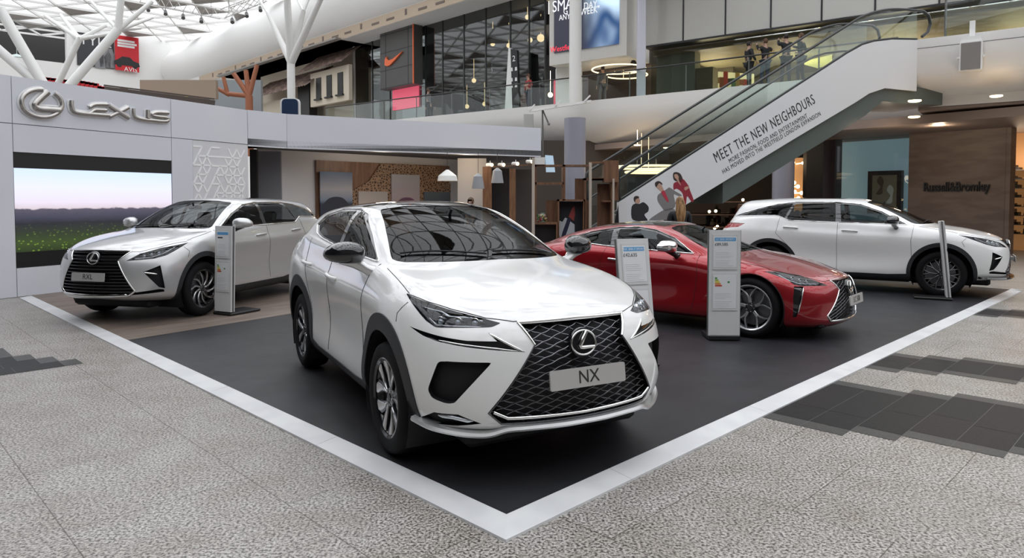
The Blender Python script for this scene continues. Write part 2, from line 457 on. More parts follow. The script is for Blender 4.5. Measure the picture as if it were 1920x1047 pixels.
# ---------------------------------------------------------------- hall shell: side walls, roof lattice
def roofz(x, y):
    p = Vector((x, y, 0)); a = p.dot(E1)
    return 16.3+2.2*max(0, min(1, (45-a)/35))+.25*math.sin(x*.12)*math.cos(y*.09)
def roof_lattice():
    beams = MB(); pans = MB(); c = 2.6; na, nb = 42, 36
    def nd(i, j):
        a = -32+i*c; b = -30+(j+.5*(i % 2))*c*1.1; p = E1*a+E2*b
        bump = 0.0
        return Vector((p.x, p.y, roofz(p.x, p.y)+bump))
    for i in range(na):
        for j in range(nb):
            p = nd(i, j); q = nd(i, j+1)
            beams.obox(p, q, .09, .16)
            if i+1 < na:
                r = nd(i+1, j); r2 = nd(i+1, j+1); r0 = nd(i+1, max(j-1, 0))
                if i % 2 == 0:
                    beams.obox(p, r, .09, .16)
                    if j > 0: beams.obox(p, r0, .09, .16)
                    if (i*7+j*5) % 3 == 0: pans.add([p, q, r], [(0, 1, 2)])
                else:
                    beams.obox(p, r, .09, .16); beams.obox(p, r2, .09, .16)
                    if (i*5+j*3) % 3 == 0: pans.add([p, q, r2], [(0, 1, 2)])
    tag(beams.build('ceiling_lattice', M_beam), kind='structure')
    o = tag(pans.build('ceiling_panels', M_roofpan), kind='structure')
roof_lattice()
# walls behind the viewer and to the sides (seen only in reflections; kept dark and sized to steer side light)
mb = MB(); mb.box((-62, -16, 0), (62, -15, 15.5)); tag(mb.build('wall_back', mat('hall_wall_grey', (.09, .085, .08), .6)), kind='structure')
mb = MB(); mb.box((-25, -15, 0), (-24, 18, 15.5)); mb.box((-24, -15, 9.2), (-9, 9, 9.5)); tag(mb.build('wall_left_light_block', mat('hall_wall_dark', (.08, .08, .08), .5)), kind='structure')  # added wall and ceiling slab, out of view, blocking low light from the left
mb = MB(); mb.box((40, -16, 0), (41, 30, 9)); tag(mb.build('wall_right', mat('hall_wall_warm', (.085, .075, .07), .5)), kind='structure')
# far-left end wall at the upper level (parallel to the right platform edge)
WF = Wall((-41.6, 56.0), (.7095, .7047))
def pxr(W, name, u0, v0, u1, v1, t0, t1, m, parent=None, **k):
    mb = MB(); W.pr(mb, u0, v0, u1, v1, t0, t1); return mb.build(name, m, parent)
mb = MB(); WF.rect(mb, -30, 0, 40, WF.sz(200, 128)[1], -.6, 0, 0); 
za = WF.sz(200, 128)[1]; zb_ = WF.sz(60, 42)[1]
WF.rect(mb, -30, zb_, 40, WF.sz(60, 18)[1], -.6, 0)
s0 = WF.sz(125, 80)[0]; WF.rect(mb, s0, za, 40, zb_, -.6, 0)
tag(mb.build('wall_far', M_white), kind='structure')
mb = MB(); WF.rect(mb, -30, za-3, s0+12, zb_+1.5, -7.5, -7.3); mb.build('wall_far_recess', M_dark)['kind'] = 'structure'
for i in range(3):
    s_ = s0-3-i*4.2; lp = MB(); p = WF.P(s_, zb_-2.6, -3.2)
    lp.lathe([(.05, .4), (1.15, 0), (1.1, -.02), (.05, .34)], 16, Matrix.Translation(p)); lp.cyl(p+Vector((0, 0, .4)), p+Vector((0, 0, 1.9)), .02, n=5)
    tag(lp.build('pendant_lamp', mat('pale_shade', (.6, .7, .68), .5)), ['wide pale lamp above the dark upper opening, nearest the banners', 'wide pale lamp in the middle of the dark upper opening', 'wide pale lamp at the left end of the dark upper opening'][i], 'lamp', 'pale lamps in the upper opening')
# banners on the far wall
b = empty('wall_poster', WF.P(*WF.sz(180, 120), .05), 0, 'black and white STYLE poster high on the far white wall beside the red banner', 'poster')
def child(o, root): o.parent = root; o.matrix_parent_inverse = Matrix.Translation(-Vector(root.location)); return o
sA = WF.sz(143, 60); sB = WF.sz(214, 130)
mb = MB(); WF.rect(mb, sA[0], sB[1], sB[0], sA[1], .02, .10); child(mb.build('poster_panel', mat('poster_black', (.035, .035, .04), .5)), b)
mb = MB()
for (u, v0, v1, w_) in ((196, 86, 126, 5), (187, 96, 128, 4), (206, 92, 128, 4)):
    a, z1 = WF.sz(u, v0); a_, z0 = WF.sz(u, v1); mb.prism([(a-.40, z0), (a-.5, z0+(z1-z0)*.55), (a-.22, z0+(z1-z0)*.8), (a-.15, z1), (a+.15, z1), (a+.25, z0+(z1-z0)*.8), (a+.5, z0+(z1-z0)*.5), (a+.4, z0)], WF.fr, .10, .12)
child(mb.build('printed_figures', mat('poster_grey', (.22, .22, .23), .5)), b)
child(text_obj('poster_text', 'STYLE', 1.15, WF.M(172, 78, .12), mat('poster_white', (.7, .7, .7), .5), None, .004), b)
b = empty('hanging_banner', WF.P(*WF.sz(237, 100), .3), 0, 'red car hire banner with a small dark car, high on the far white wall', 'banner')
sA = WF.sz(213, 66); sB = WF.sz(259, 137)
mb = MB(); WF.rect(mb, sA[0], sB[1], sB[0], sA[1], .28, .33); child(mb.build('banner_cloth', M_redp), b)
M_wt = mat('print_white', (.8, .8, .8), .5)
child(text_obj('banner_text', 'AVIS', .55, WF.M(243, 132, .335), M_wt, None, .004), b)
for k in range(3):
    mb = MB(); a_, z_ = WF.sz(218, 76+k*5); a2_, _ = WF.sz(250+(k % 2)*4, 76+k*5); WF.rect(mb, a_, z_-.09, a2_, z_+.09, .33, .34); child(mb.build('printed_line', M_wt), b)
mb = MB(); cx, cz = WF.sz(236, 118)
mb.prism([(cx+.78*x, cz+.85*z) for x, z in ((-1.3, -.35), (-1.35, 0), (-.9, .25), (-.5, .55), (.3, .55), (.7, .2), (1.25, .05), (1.35, -.35))], WF.fr, .33, .35)
for q in (-.62, .66):
    mb.prism([(cx+q+.2*math.cos(a), cz-.3+.2*math.sin(a)) for a in np.linspace(0, 2*PI, 13)[:-1]], WF.fr, .335, .36)
child(mb.build('printed_car', M_black), b)

# ---------------------------------------------------------------- mezzanine edge
WM = Wall((6.77, 27.5), (.804, -.594))
def prof_wall(name, W, s0_, s1_, prof, m, n=1, lab=None):
    """prof: (t, z) outline swept along the wall"""
    mb = MB(); k = len(prof); vs = []
    for s_ in (s0_, s1_): vs += [W.P(s_, z, t) for t, z in prof]
    mb.add(vs, [(i, (i+1) % k, k+(i+1) % k, k+i) for i in range(k)]+[tuple(range(k)), tuple(range(2*k-1, k-1, -1))])
    return mb.build(name, m, smooth=50)
ZM = 5.95
arcp = [(0, ZM), (0, ZM-.38)]+[(-.0-1.0*(1-math.cos(a))*1.9, ZM-.38-1.55*math.sin(a)) for a in np.linspace(.1, PI/2, 9)]+[(-14, 4.02), (-14, ZM)]
o = prof_wall('floor_mezzanine', WM, -22, 11.5, arcp, mat('slab_white', (.76, .75, .73), .5)); o['kind'] = 'structure'
# balustrade on the mezzanine
def balustrade(W, s0_, s1_, z, pane=1.6, label='', t=-.12, h=1.1, grp='glass balustrades on the mezzanine', name='glass_balustrade'):
    r = empty(name, W.P((s0_+s1_)/2, z, t), 0, label, 'balustrade', grp)
    g = MB(); W.rect(g, s0_, z, s1_, z+h-.06, t-.008, t+.008); child(g.build('glass_pane', M_bal), r)
    g = MB(); g.tube([W.P(s0_, z+h, t), W.P(s1_, z+h, t)], .032, 8); child(g.build('handrail', M_rail), r)
    n = int((s1_-s0_)/pane)
    for i in range(n+1):
        s_ = s0_+(s1_-s0_)*i/max(n, 1); g = MB(); g.box((-.02, -.02, 0), (.02, .02, h-.05)); g2 = g.build('post', M_steel, None); g2.location = W.P(s_, z, t-.03); child(g2, r)
    return r
balustrade(WM, -22, -5.0, ZM, 2.4, 'long glass balustrade in front of the dark glazed shop with the swoosh')
balustrade(WM, -4.9, 7.4, ZM, 2.4, 'glass balustrade below the billboard and before the four standing people')

# upper facade: dark glazed shop with the swoosh panel, left of the billboard
WG = Wall((atY(800, 100, 40)).xy, (.70, -.714))
a660, zt6 = WG.sz(664, 60); a1020, _ = WG.sz(1022, 60)
g = empty('glazed_shopfront', WG.P((a660+a1020)/2, ZM, 0), 0, 'tall dark reflective glass shopfront on the upper level between chalet and billboard', 'shopfront')
mb = MB(); WG.rect(mb, a660, ZM, a1020, 20, -.03, 0); child(mb.build('glass_wall', M_shopglass), g)
for u in (664, 698, 731, 798, 830, 870, 911, 957, 992, 1022):
    s_ = WG.sz(u, 100)[0]; mb = MB(); wd_ = .035 if u > 670 else .10; WG.rect(mb, s_-wd_, ZM, s_+wd_, 20, -.05, .03); child(mb.build('mullion', M_rail if u > 670 else M_white), g)
mb = MB(); WG.rect(mb, a660, ZM, a1020, 20, -6.0, -5.8); WG.rect(mb, a660, ZM-.2, a1020, ZM, -6, 0)
for z in (10.2,): WG.rect(mb, a660, z, a1020, z+.5, -6, -.6)
child(mb.build('shop_interior', M_dark), g)
for (u, v, c) in ((690, 150, 0), (715, 165, 1), (760, 190, 0), (905, 175, 0), (915, 190, 2), (880, 195, 0), (990, 160, 1), (700, 100, 3), (850, 120, 3)):
    mb = MB(); p = WG.P(*WG.sz(u, v), -2.4); mb.rbox((p.x-.35, p.y-.3, p.z-.8), (p.x+.35, p.y+.3, p.z+.6), .1)
    child(mb.build('shop_display', [mat('display_pale', (.5, .55, .52), .6), M_pink, mat('display_orange', (.5, .12, .05), .6), mat('display_grey', (.25, .27, .27), .5)][c]), g)
# ceiling lights inside
for k, (u, v) in enumerate(((692, 140), (850, 145), (950, 22), (990, 37), (975, 62), (955, 66), (885, 74), (915, 77), (993, 172), (870, 190), (837, 195), (925, 190))):
    p = WG.P(*WG.sz(u, v), -1.5); mb = MB(); mb.sphere(p, .13 if k != 4 else .2, 10); mb.cyl(p, p+Vector((0, 0, 1.2)), .012, n=4)
    child(mb.build('shop_light', M_warm), g)
# swoosh panel
g = empty('sign_panel', WG.P(*WG.sz(765, 90), .4), 0, 'dark grey tiled sign tower with an orange swoosh and orange edge', 'sign')
s0_ = WG.sz(731, 90)[0]; s1_ = WG.sz(795, 90)[0]; zb6 = WG.sz(740, 170)[1]
mb = MB(); WG.rect(mb, s0_, zb6, s1_, 20, .1, .7, 0)
for z in np.arange(zb6+.05, 20, 1.05):
    WG.rect(mb, s0_, z-.02, s1_, z+.02, .70, .71, 1)
for f in (.17, .83): WG.rect(mb, s0_+(s1_-s0_)*f-.02, zb6, s0_+(s1_-s0_)*f+.02, 20, .70, .71, 1)
child(mb.build('panel_cladding', [M_greyp, M_black]), g)
mb = MB(); WG.rect(mb, s1_-.07, zb6, s1_, 20, .705, .76); child(mb.build('orange_edge', M_orange), g)
cx, cz = WG.sz(757, 113); k = .0285
sw = [(-15, -6), (-16, 2), (-13, 9), (-12.5, 5), (-9, 1), (0, 4), (18, 13), (0, -5), (-7, -12), (-12, -12.5)]
sw = [(740+2, 126), (742, 116), (745, 109.5), (745.5, 114), (749.5, 117), (757, 114), (775, 100), (760, 117), (751, 126), (746, 127.5)]
mb = MB(); WG.poly(mb, sw, .71, .80); child(mb.build('swoosh', M_orange), g)
gp_ = bpy.data.objects['glazed_shopfront']; mb = MB(); WG.pr(mb, 737, 170, 786, 200, -.2, .05); child(mb.build('lit_panel', M_pink), gp_)

# white bulkhead with slotted trim running along the upper level
WB_ = Wall(WG.P(0, 0, 1.6).xy, (.70, -.714))
def zb_at(u, v): return WB_.sz(u, v)
sL, zL = WB_.sz(400, 153); sR, zR = WB_.sz(862, 0)
zL = (zL+zR)/2
o = prof_wall('wall_bulkhead', WB_, sL-16, sR+14, [(0, zL), (0, zL+.7), (.25, zL+.9), (.75, zL+1.8), (.6, zL+3.0), (-.2, zL+4.1), (-2.4, zL+4.7), (-3, zL+4.7), (-3, zL)], M_white); o['kind'] = 'structure'
o = prof_wall('trim_1', WB_, sL-3, sR+14, [(.01, zL+.02), (.03, zL+.02), (.03, zL+.66), (.01, zL+.66)], mat('beige_trim', (.50, .40, .30), .6)); o['kind'] = 'structure'
mb = MB()
for i in range(26):
    s_ = sL+(sR-sL+6)*i/25; wdt = .75 if i % 3 else .18
    WB_.rect(mb, s_-wdt/2, zL+.24, s_+wdt/2, zL+(.36 if i % 3 else .56), .03, .05)
o = mb.build('trim_2', mat('slot_grille', (.16, .12, .10), .6)); o['kind'] = 'structure'

# chalet-style facade
WC = Wall(WG.P(a660, 0, .6).xy, (.70, -.714))
g = empty('chalet_facade', WC.P(-5, ZM, 0), 0, 'mock chalet front with clay tiled roof and black shuttered openings behind the white tree column', 'facade')
mb = MB()
def cz_(u, v): return WC.sz(u, v)
p0 = WC.sz(588, 150); p1 = WC.sz(661, 195); q0_ = WC.sz(588, 145); q1_ = WC.sz(661, 120)
zl = (WC.sz(588, 200)[1]+WC.sz(661, 190)[1])/2; zu = (WC.sz(588, 140)[1]+WC.sz(661, 121)[1])/2
WC.rect(mb, p0[0], zl, p1[0], zu, 0, .25); WC.rect(mb, WC.sz(486, 180)[0], ZM, WC.sz(530, 180)[0], zu-1.2, -.2, .0)
WC.rect(mb, WC.sz(462, 180)[0], ZM, p1[0], zu+3, -1.4, -1.2); child(mb.build('cream_wall', M_cream), g)
for u in (604, 624, 645):
    a, _ = WC.sz(u, 160); mb = MB(); WC.rect(mb, a-.33, zl+.45, a+.33, zu-.4, .25, .29); o = child(mb.build('window', M_black), g)
    mb = MB(); WC.rect(mb, a-.42, zl+.35, a+.42, zl+.45, .25, .42); child(mb.build('window_box', M_black), g)
mb = MB(); a = WC.sz(570, 160)[0]; WC.rect(mb, a-.9, ZM, a+.75, zu-.3, -.6, .02); child(mb.build('dark_opening', M_black), g)
mb = MB(); a = WC.sz(515, 180)[0]; WC.rect(mb, a-1.0, ZM, a+2.2, ZM+1.2, .3, .4); child(mb.build('balcony_front', mat('dark_timber', (.03, .027, .027), .7)), g)
mb = MB()
sa = WC.sz(478, 160)[0]; sb = WC.sz(588, 140)[0]; sc_ = WC.sz(662, 120)[0]
def tiled(s0_, s1_, z, dep, rise, n):
    for i in range(n):
        a = s0_+(s1_-s0_)*i/n; b_ = s0_+(s1_-s0_)*(i+1)/n; c_ = (a+b_)/2
        vs = [WC.P(a, z, dep), WC.P(c_, z+.07, dep), WC.P(b_, z, dep), WC.P(a, z+rise, -1.2), WC.P(c_, z+rise+.07, -1.2), WC.P(b_, z+rise, -1.2)]
        mb.add(vs, [(0, 1, 4, 3), (1, 2, 5, 4)])
tiled(sb-.6, sc_, zu+.05, .9, 1.7, 26); tiled(sa, sb+.6, zu-.95, 1.0, 1.6, 28)
child(mb.build('tiled_roof', M_tile), g)
# soffit above chalet
o = prof_wall('ceiling_soffit', WC, sa-4, sc_+.3, [(1.4, zL), (1.4, zL+.1), (-2, zL+.1), (-2, zL)], mat('grey_soffit', (.30, .28, .26), .7)); o['kind'] = 'structure'
for u in (595, 620, 639, 657):
    a, z = WC.sz(u, 208); p = WC.P(a, ZM, 1.0); mb = MB(); mb.lathe([(.02, 0), (.28, 0), (.42, .75), (.46, .8), (.40, .8), (.02, .7)], 16)
    o = mb.build('planter', mat('sage_planter', (.30, .31, .20), .7), smooth=40); o.location = p
    tag(o, 'sage coloured planter, %s in the row under the chalet front' % {595: 'leftmost', 620: 'second from left', 639: 'third from left', 657: 'rightmost'}[u], 'planter', 'planters under the chalet')

# ---------------------------------------------------------------- tree columns
def tree_column(label, base, node, r, limbs, mt, extra=()):
    g = empty('tree_column', base, 0, label, 'column', 'branching tree columns')
    mb = MB(); mb.tube([base, node], [r, r*.95], 16); child(mb.build('trunk', mt, smooth=60), g)
    for (p, q, ra, rb) in limbs:
        mb = MB(); mb.tube([p, q], [ra, rb], 12); child(mb.build('branch', mt, smooth=60), g)
    return g
YT = 30.0
nd_ = atY(545.5, 118, YT); bs = Vector((nd_.x, nd_.y, 0))
tree_column('white branching tree column standing in front of the chalet facade', bs, nd_, .175,
    [(nd_, atY(503, 26, YT+1), .15, .09), (nd_, atY(536, -40, YT-1), .17, .14), (nd_, atY(569, 20, YT-.5), .14, .10), (nd_, atY(612, -25, YT-1.5), .17, .10),
     (atY(569, 20, YT-.5), atY(590, -30, YT), .07, .05), (atY(569, 20, YT-.5), atY(548, -20, YT+1), .07, .05), (atY(503, 26, YT+1), atY(480, -10, YT+2), .07, .05)], M_white)
YL = 27.0
n1 = atY(221, 56, YL); tree_column('white tree column rising towards the red banner at upper left', atY(118, 175, YL-1), n1, .17,
    [(n1, atY(228, -10, YL), .14, .12), (n1, atY(170, 2, YL+2), .08, .06), (n1, atY(285, 3, YL+1), .11, .08), (n1, atY(285, 33, YL+5), .10, .07), (n1, atY(263, 53, YL+6), .09, .06)], M_white)
n2_ = atY(149, 73, YL+1); tree_column('thin forked white column just left of the red banner', atY(100, 175, YL+1), n2_, .12,
    [(n2_, atY(85, 30, YL+3), .09, .07), (n2_, atY(114, 28, YL+3), .09, .07), (n2_, atY(198, 48, YL+2), .09, .07), (n2_, atY(216, 62, YL+2), .08, .07)], M_white)
g = tree_column('pair of leaning white struts at the upper left corner', atY(88, 170, YL-3), atY(0, 17, YL-3), .17, [(atY(75, 160, YL-3), atY(-20, 78, YL-3), .16, .16)], M_white)
# rust coloured branching column under the bulkhead
YR = 37.0; nr = atY(467, 180, YR)
g = tree_column('rust coloured branching timber column under the white bulkhead', Vector((nr.x, nr.y, 4)), nr, .20,
    [(nr, atY(438, 138, YR), .15, .12), (nr, atY(461, 132, YR), .14, .12), (nr, atY(482, 122, YR), .14, .11), (nr, atY(425, 176, YR), .13, .12), (atY(430, 178, YR), atY(406, 165, YR), .12, .1), (atY(427, 178, YR), atY(419, 145, YR), .11, .1)], M_rust)
CM_INK = mat('print_black', (.02, .02, .022), .5)

# lighting truss hung under the roof at the upper left
def truss(name, p, q, lab, n=9):
    g = empty(name, p, 0, lab, 'truss', 'lighting trusses'); mb = MB(); d = (q-p).normalized(); sd = d.cross(Vector((0, 0, 1))).normalized()*.22
    off = (sd+Vector((0, 0, .2)), -sd+Vector((0, 0, .2)), Vector((0, 0, -.2)))
    for o in off: mb.tube([p+o, q+o], .03, 6)
    for i in range(n):
        a = p.lerp(q, i/n); b = p.lerp(q, (i+1)/n)
        for k in range(3): mb.tube([a+off[k], b+off[(k+1) % 3]], .018, 4)
    child(mb.build('truss_frame', M_beam), g)
    for i in range(1, n, 2):
        c = p.lerp(q, i/n)-Vector((0, 0, .45)); mb = MB(); mb.cyl(c+Vector((.05, -.1, -.1)), c+Vector((-.03, .06, .1)), .09, .07, n=12); mb.cyl(c+Vector((0, 0, .05)), c+Vector((0, 0, .3)), .015, n=5); child(mb.build('stage_light', M_steel), g)
    for f in (.1, .9): c = p.lerp(q, f); mb = MB(); mb.cyl(c, (c.x, c.y, roofz(c.x, c.y)), .012, n=5); child(mb.build('hanger', M_steel), g)
truss('lighting_truss', atY(262, -4, 34), atY(412, 27, 32), 'white lighting truss sloping right below the lattice roof, longer of two')
truss('lighting_truss', atY(421, 25, 30.5), atY(500, -6, 33), 'short white lighting truss just left of the white tree column', 6)
# ---------------------------------------------------------------- billboard box and pillar
WBd = Wall(atY(1030, 100, 32).xy, (.804, -.594))
g = empty('digital_billboard', WBd.P(2, 10, 0), 0, 'large blue digital billboard in a white box frame behind the round white pillar', 'billboard')
a0, z0 = WBd.sz(1030, 122); a1, z1 = WBd.sz(1175, 96); ztop = WBd.sz(1100, -60)[1]; zbt = (z0+z1)/2-.1
mb = MB(); WBd.rect(mb, a0, zbt, a1, ztop, -2.2, 0); child(mb.build('box_frame', mat('billboard_white', (.66, .64, .60), .6)), g)
b0, y0 = WBd.sz(1040, 100); b1, y1 = WBd.sz(1161, 82); zs = (y0+y1)/2
M_scr = mat('screen_blue', (.05, .07, .12), .3); N, L = nt(M_scr); bb = N['Principled BSDF']
tc = N.new('ShaderNodeTexCoord'); sp = N.new('ShaderNodeSeparateXYZ'); L.new(tc.outputs['Generated'], sp.inputs[0])
wv = N.new('ShaderNodeTexWave'); wv.inputs['Scale'].default_value = .9; wv.inputs['Distortion'].default_value = 9; wv.inputs['Detail'].default_value = 2; wv.wave_type = 'BANDS'; wv.bands_direction = 'DIAGONAL'
mp = N.new('ShaderNodeMapping'); mp.inputs['Location'].default_value = (-1.0, 0, -.1); L.new(tc.outputs['Generated'], mp.inputs[0]); L.new(mp.outputs[0], wv.inputs[0])
r1 = N.new('ShaderNodeValToRGB'); r1.color_ramp.elements[0].color = (.02, .06, .16, 1); r1.color_ramp.elements[1].color = (.55, .72, .9, 1); L.new(wv.outputs[0], r1.inputs[0])
r2 = N.new('ShaderNodeValToRGB'); r2.color_ramp.elements[0].position = .45; r2.color_ramp.elements[1].position = .72; L.new(sp.outputs[0], r2.inputs[0])
mx = N.new('ShaderNodeMix'); mx.data_type = 'RGBA'; L.new(r2.outputs[0], mx.inputs[0]); mx.inputs[6].default_value = (.018, .02, .035, 1); L.new(r1.outputs[0], mx.inputs[7])
L.new(mx.outputs[2], bb.inputs['Emission Color']); bb.inputs['Emission Strength'].default_value = .9; L.new(mx.outputs[2], bb.inputs['Base Color'])
mb = MB(); WBd.rect(mb, b0, zs, b1, ztop, 0, .06); child(mb.build('screen', M_scr), g)
M_scrt = mat('screen_text_white', (.8, .8, .8), .5, emit=(.9, .92, .95), es=.6); M_scrr = mat('screen_text_red', (.8, .03, .05), .5, emit=(.9, .03, .06), es=.8)
for u, v, tx, sz_ in ((1056, 11, 'SMA', .72), (1062, 22, 'G', .42), (1060, 33, 'ANY', .36), (1101, 12, 'ER DAY,', .42), (1103, 22, 'E WEEK"', .40)):
    child(text_obj('screen_text', tx, sz_, WBd.M(u, v, .065), M_scrt, None, .003, sx=.8), g)
child(text_obj('screen_text', 'Westfield', .34, WBd.M(1056, 91, .065), M_scrr, None, .003), g)
mb = MB(); c = WBd.P(*WBd.sz(1164, 106), -1.2); mb.sphere(c-Vector((0, 0, .1)), .14, 10); child(mb.build('dome_camera', M_black), g)
mb = MB(); c = atY(1078.5, 190, 29.6); mb.cyl((c.x, c.y, ZM-.2), (c.x, c.y, 20), .26, n=24)
tag(mb.build('round_pillar', M_white, smooth=50), 'slim round white pillar crossing in front of the billboard', 'column')
mb = MB(); c = atY(1202, 150, 29.0); mb.rbox((c.x-.17, c.y-.15, ZM-.1), (c.x+.17, c.y+.15, 20), .03)
tag(mb.build('square_pillar', mat('lilac_white', (.62, .62, .70), .5)), 'pale lilac square pillar at the left end of the frosted glazing', 'column')
mb = MB(); c = WBd.P(*WBd.sz(1045, 150), -1.0); mb.box((c.x-.6, c.y-.2, ZM), (c.x+.6, c.y+.4, zbt))
tag(mb.build('support_wall', M_white), 'white support pier under the left end of the billboard box', 'pier')
mb = MB(); WBd.rect(mb, a0-2, ZM, a1+2.5, zbt+2, -6.2, -6.0); WBd.rect(mb, a0, zbt-.1, a1+1.5, zbt, -6, -2.2); o = mb.build('wall_lobby', mat('lobby_brown', (.10, .08, .07), .6)); o['kind'] = 'structure'
# ring lamps in the upper lobby
for k, (u, v, rr) in enumerate(((1160, 130, 1.2), (1175, 141, .92))):
    c = atY(u, v, 31.6); mb = MB(); mb.lathe([(rr+.035*math.cos(t), .03*math.sin(t)) for t in np.linspace(0, 2*PI, 9)[:-1]], 40, Matrix.Translation(c), close=True)
    mb.cyl(c+Vector((0, rr, 0)), c+Vector((0, rr, 1.2)), .01, n=4)
    tag(mb.build('ring_lamp', mat('ring_glow', (1, .8, .55), .5, emit=(1, .78, .5), es=1.6), smooth=50), ['larger glowing ring lamp below the billboard soffit', 'smaller lower glowing ring lamp below the billboard soffit'][k], 'lamp')
# wayfinding totem on the mezzanine
c = WM.P(*WM.sz(934, 200), -1.2); d_ = WM.d
g = empty('wayfinding_totem', (c.x, c.y, ZM), 0, 'tall tapered wayfinding totem, white blade and black face with white symbols', 'sign')
def tot(a, b, t): q = Vector((c.x, c.y, 0))+d_*a+WM.n*t; return Vector((q.x, q.y, b))
mb = MB(); mb.prism([(-.45, ZM), (.02, ZM), (-.10, ZM+3.1), (-.22, ZM+3.1)], tot, -.1, .1); child(mb.build('white_blade', M_white), g)
mb = MB(); mb.prism([(.02, ZM), (.42, ZM), (.28, ZM+2.95), (-.12, ZM+3.05)], tot, -.08, .08); child(mb.build('black_face', M_black), g)
for k, (dz, tx) in enumerate(((2.55, '2 →'), (2.05, 'P ⁂'), (1.55, '■ ▲'), (1.25, '● ■'))):
    Mx = frameM(tot(.10, ZM+dz, .085), d_, (0, 0, 1)); 
    if k == 0: child(text_obj('sign_text', '2', .40, Mx, M_wt, None, .002), g)
    else:
        for sx_ in (-.13, .13): mb = MB(); mb.prism([(sx_-.07, -.08), (sx_+.07, -.08), (sx_+.05, .09), (sx_-.05, .09)], lambda a, b, t: Mx @ Vector((a, b, t)), 0, .004); child(mb.build('sign_symbol', M_wt), g)

# ---------------------------------------------------------------- frosted glazing and lit shop at the right
WR = Wall(atY(1210, 80, 30).xy, (.80, -.60))
zr0 = (WR.sz(1210, 79)[1]+WR.sz(1560, 18)[1])/2-.25; sR0 = WR.sz(1208, 60)[0]; sR1 = WR.sz(1930, 0)[0]+2
g = empty('frosted_glazing', WR.P(sR0, zr0, 0), 0, 'large pale frosted glass panels with black joints above the lit upper shop', 'glazing')
us = [1208, 1281, 1360, 1445, 1540, 1640, 1760]
ss = [WR.sz(u, 60)[0] for u in us]
for i in range(len(ss)-1):
    mb = MB(); WR.rect(mb, ss[i]+.03, zr0, ss[i+1]-.03, 20, -.05, 0); child(mb.build('glass_panel', M_frost), g)
mb = MB(); WR.rect(mb, sR0, zr0-.09, sR1, zr0-.02, -.7, .03)
for s_ in ss: WR.rect(mb, s_-.03, zr0, s_+.03, 20, -.1, .02)
child(mb.build('joint_bars', M_black), g)
mb = MB(); WR.rect(mb, sR0, ZM, sR1, zr0-.1, -.73, -.70); tag(mb.build('shop_glass_front', M_shopglass if False else glassy('clear_shop_glass', (.72, .74, .70), .8, ior=1.4)), 'clear glass front of the lit upper shop behind the standing people', 'shopfront')
mb = MB(); WR.rect(mb, sR0-.5, ZM, sR1, zr0+1, -9.2, -9.0); WR.rect(mb, sR0, zr0-.3, sR1, zr0-.1, -9, -.8)
o = mb.build('wall_upper_shop', mat('shop_brown', (.30, .25, .18), .6)); o['kind'] = 'structure'
mb = MB(); WR.rect(mb, sR0, ZM-.1, sR1, ZM+.02, -9, 0); mb.build('floor_upper_shop', mat('shop_floor', (.2, .17, .14), .5))['kind'] = 'structure'
# beige and dark partitions
mb = MB(); a_, _ = WR.sz(1212, 120); b_ = WR.sz(1285, 120)[0]; WR.rect(mb, a_, ZM, b_, zr0-.1, -1.6, -1.0)
tag(mb.build('grey_partition', mat('grey_partition_paint', (.26, .27, .25), .4)), 'grey green partition inside the upper shop beside the lilac pillar', 'partition')
mb = MB(); a_, _ = WR.sz(1285, 120); b_ = WR.sz(1318, 120)[0]; WR.rect(mb, a_, ZM, b_, zr0-1.0, -1.7, -1.1)
tag(mb.build('taupe_partition', mat('tan_partition_paint', (.20, .155, .10), .5)), 'tan partition left of the bright display wall in the upper shop', 'partition')
# bright display wall with pictures
WD = Wall(WR.P(WR.sz(1318, 150)[0], 0, -2.0).xy, (.95, .30))
g = empty('display_wall', WD.P(0, ZM, 0), 0, 'bright lit display wall with small coloured pictures behind the upper balustrade', 'display')
d0, zt_ = WD.sz(1317, 125); d1, zt2 = WD.sz(1414, 146)
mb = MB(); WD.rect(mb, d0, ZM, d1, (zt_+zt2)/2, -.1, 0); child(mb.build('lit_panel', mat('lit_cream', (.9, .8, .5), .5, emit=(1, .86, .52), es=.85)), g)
cols = [(.6, .03, .03), (.05, .2, .08), (.4, .1, .03), (.03, .03, .05), (.5, .3, .05)]
Mc = [mat('picture_colour', c_, .5) for c_ in cols]
for k in range(12):
    u = 1323+k*7.4; v = 149+4*math.sin(k*2.1)+(k*.6); a, z = WD.sz(u, v); mb = MB(); h_ = .12+.1*(k % 3); WD.rect(mb, a-.10, z-h_, a+.10, z+h_, 0, .04)
    child(mb.build('picture', Mc[(k*3) % 5]), g)
# yellow light panels on the upper shop ceiling
for k, (pl, lb) in enumerate((([(1432, 101), (1486, 81), (1526, 95), (1500, 104), (1440, 113)], 'yellow ceiling light panel behind the four standing people'),
        ([(1500, 119), (1560, 105), (1560, 121), (1533, 128)], 'small yellow light panel low beside the escalator handrail'),
        ([(1612, 68), (1618, 57), (1656, 51), (1686, 66), (1640, 72), (1613, 79)], 'yellow light panel seen through the escalator glass near its top'),
        ([(1775, 30), (1860, 18), (1882, 41), (1790, 57)], 'largest yellow ceiling light panel at the upper right'))):
    pts = [atZ(u, v, [8.1, 7.75, 8.1, 8.1][k]) for u, v in pl]; mb = MB(); n_ = len(pts)
    mb.add(pts+[p+Vector((0, 0, .06)) for p in pts], [tuple(range(n_)), tuple(range(2*n_-1, n_-1, -1))]+[(i, (i+1) % n_, n_+(i+1) % n_, n_+i) for i in range(n_)])
    tag(mb.build('ceiling_light', M_yellow), lb, 'ceiling light', 'yellow light panels')
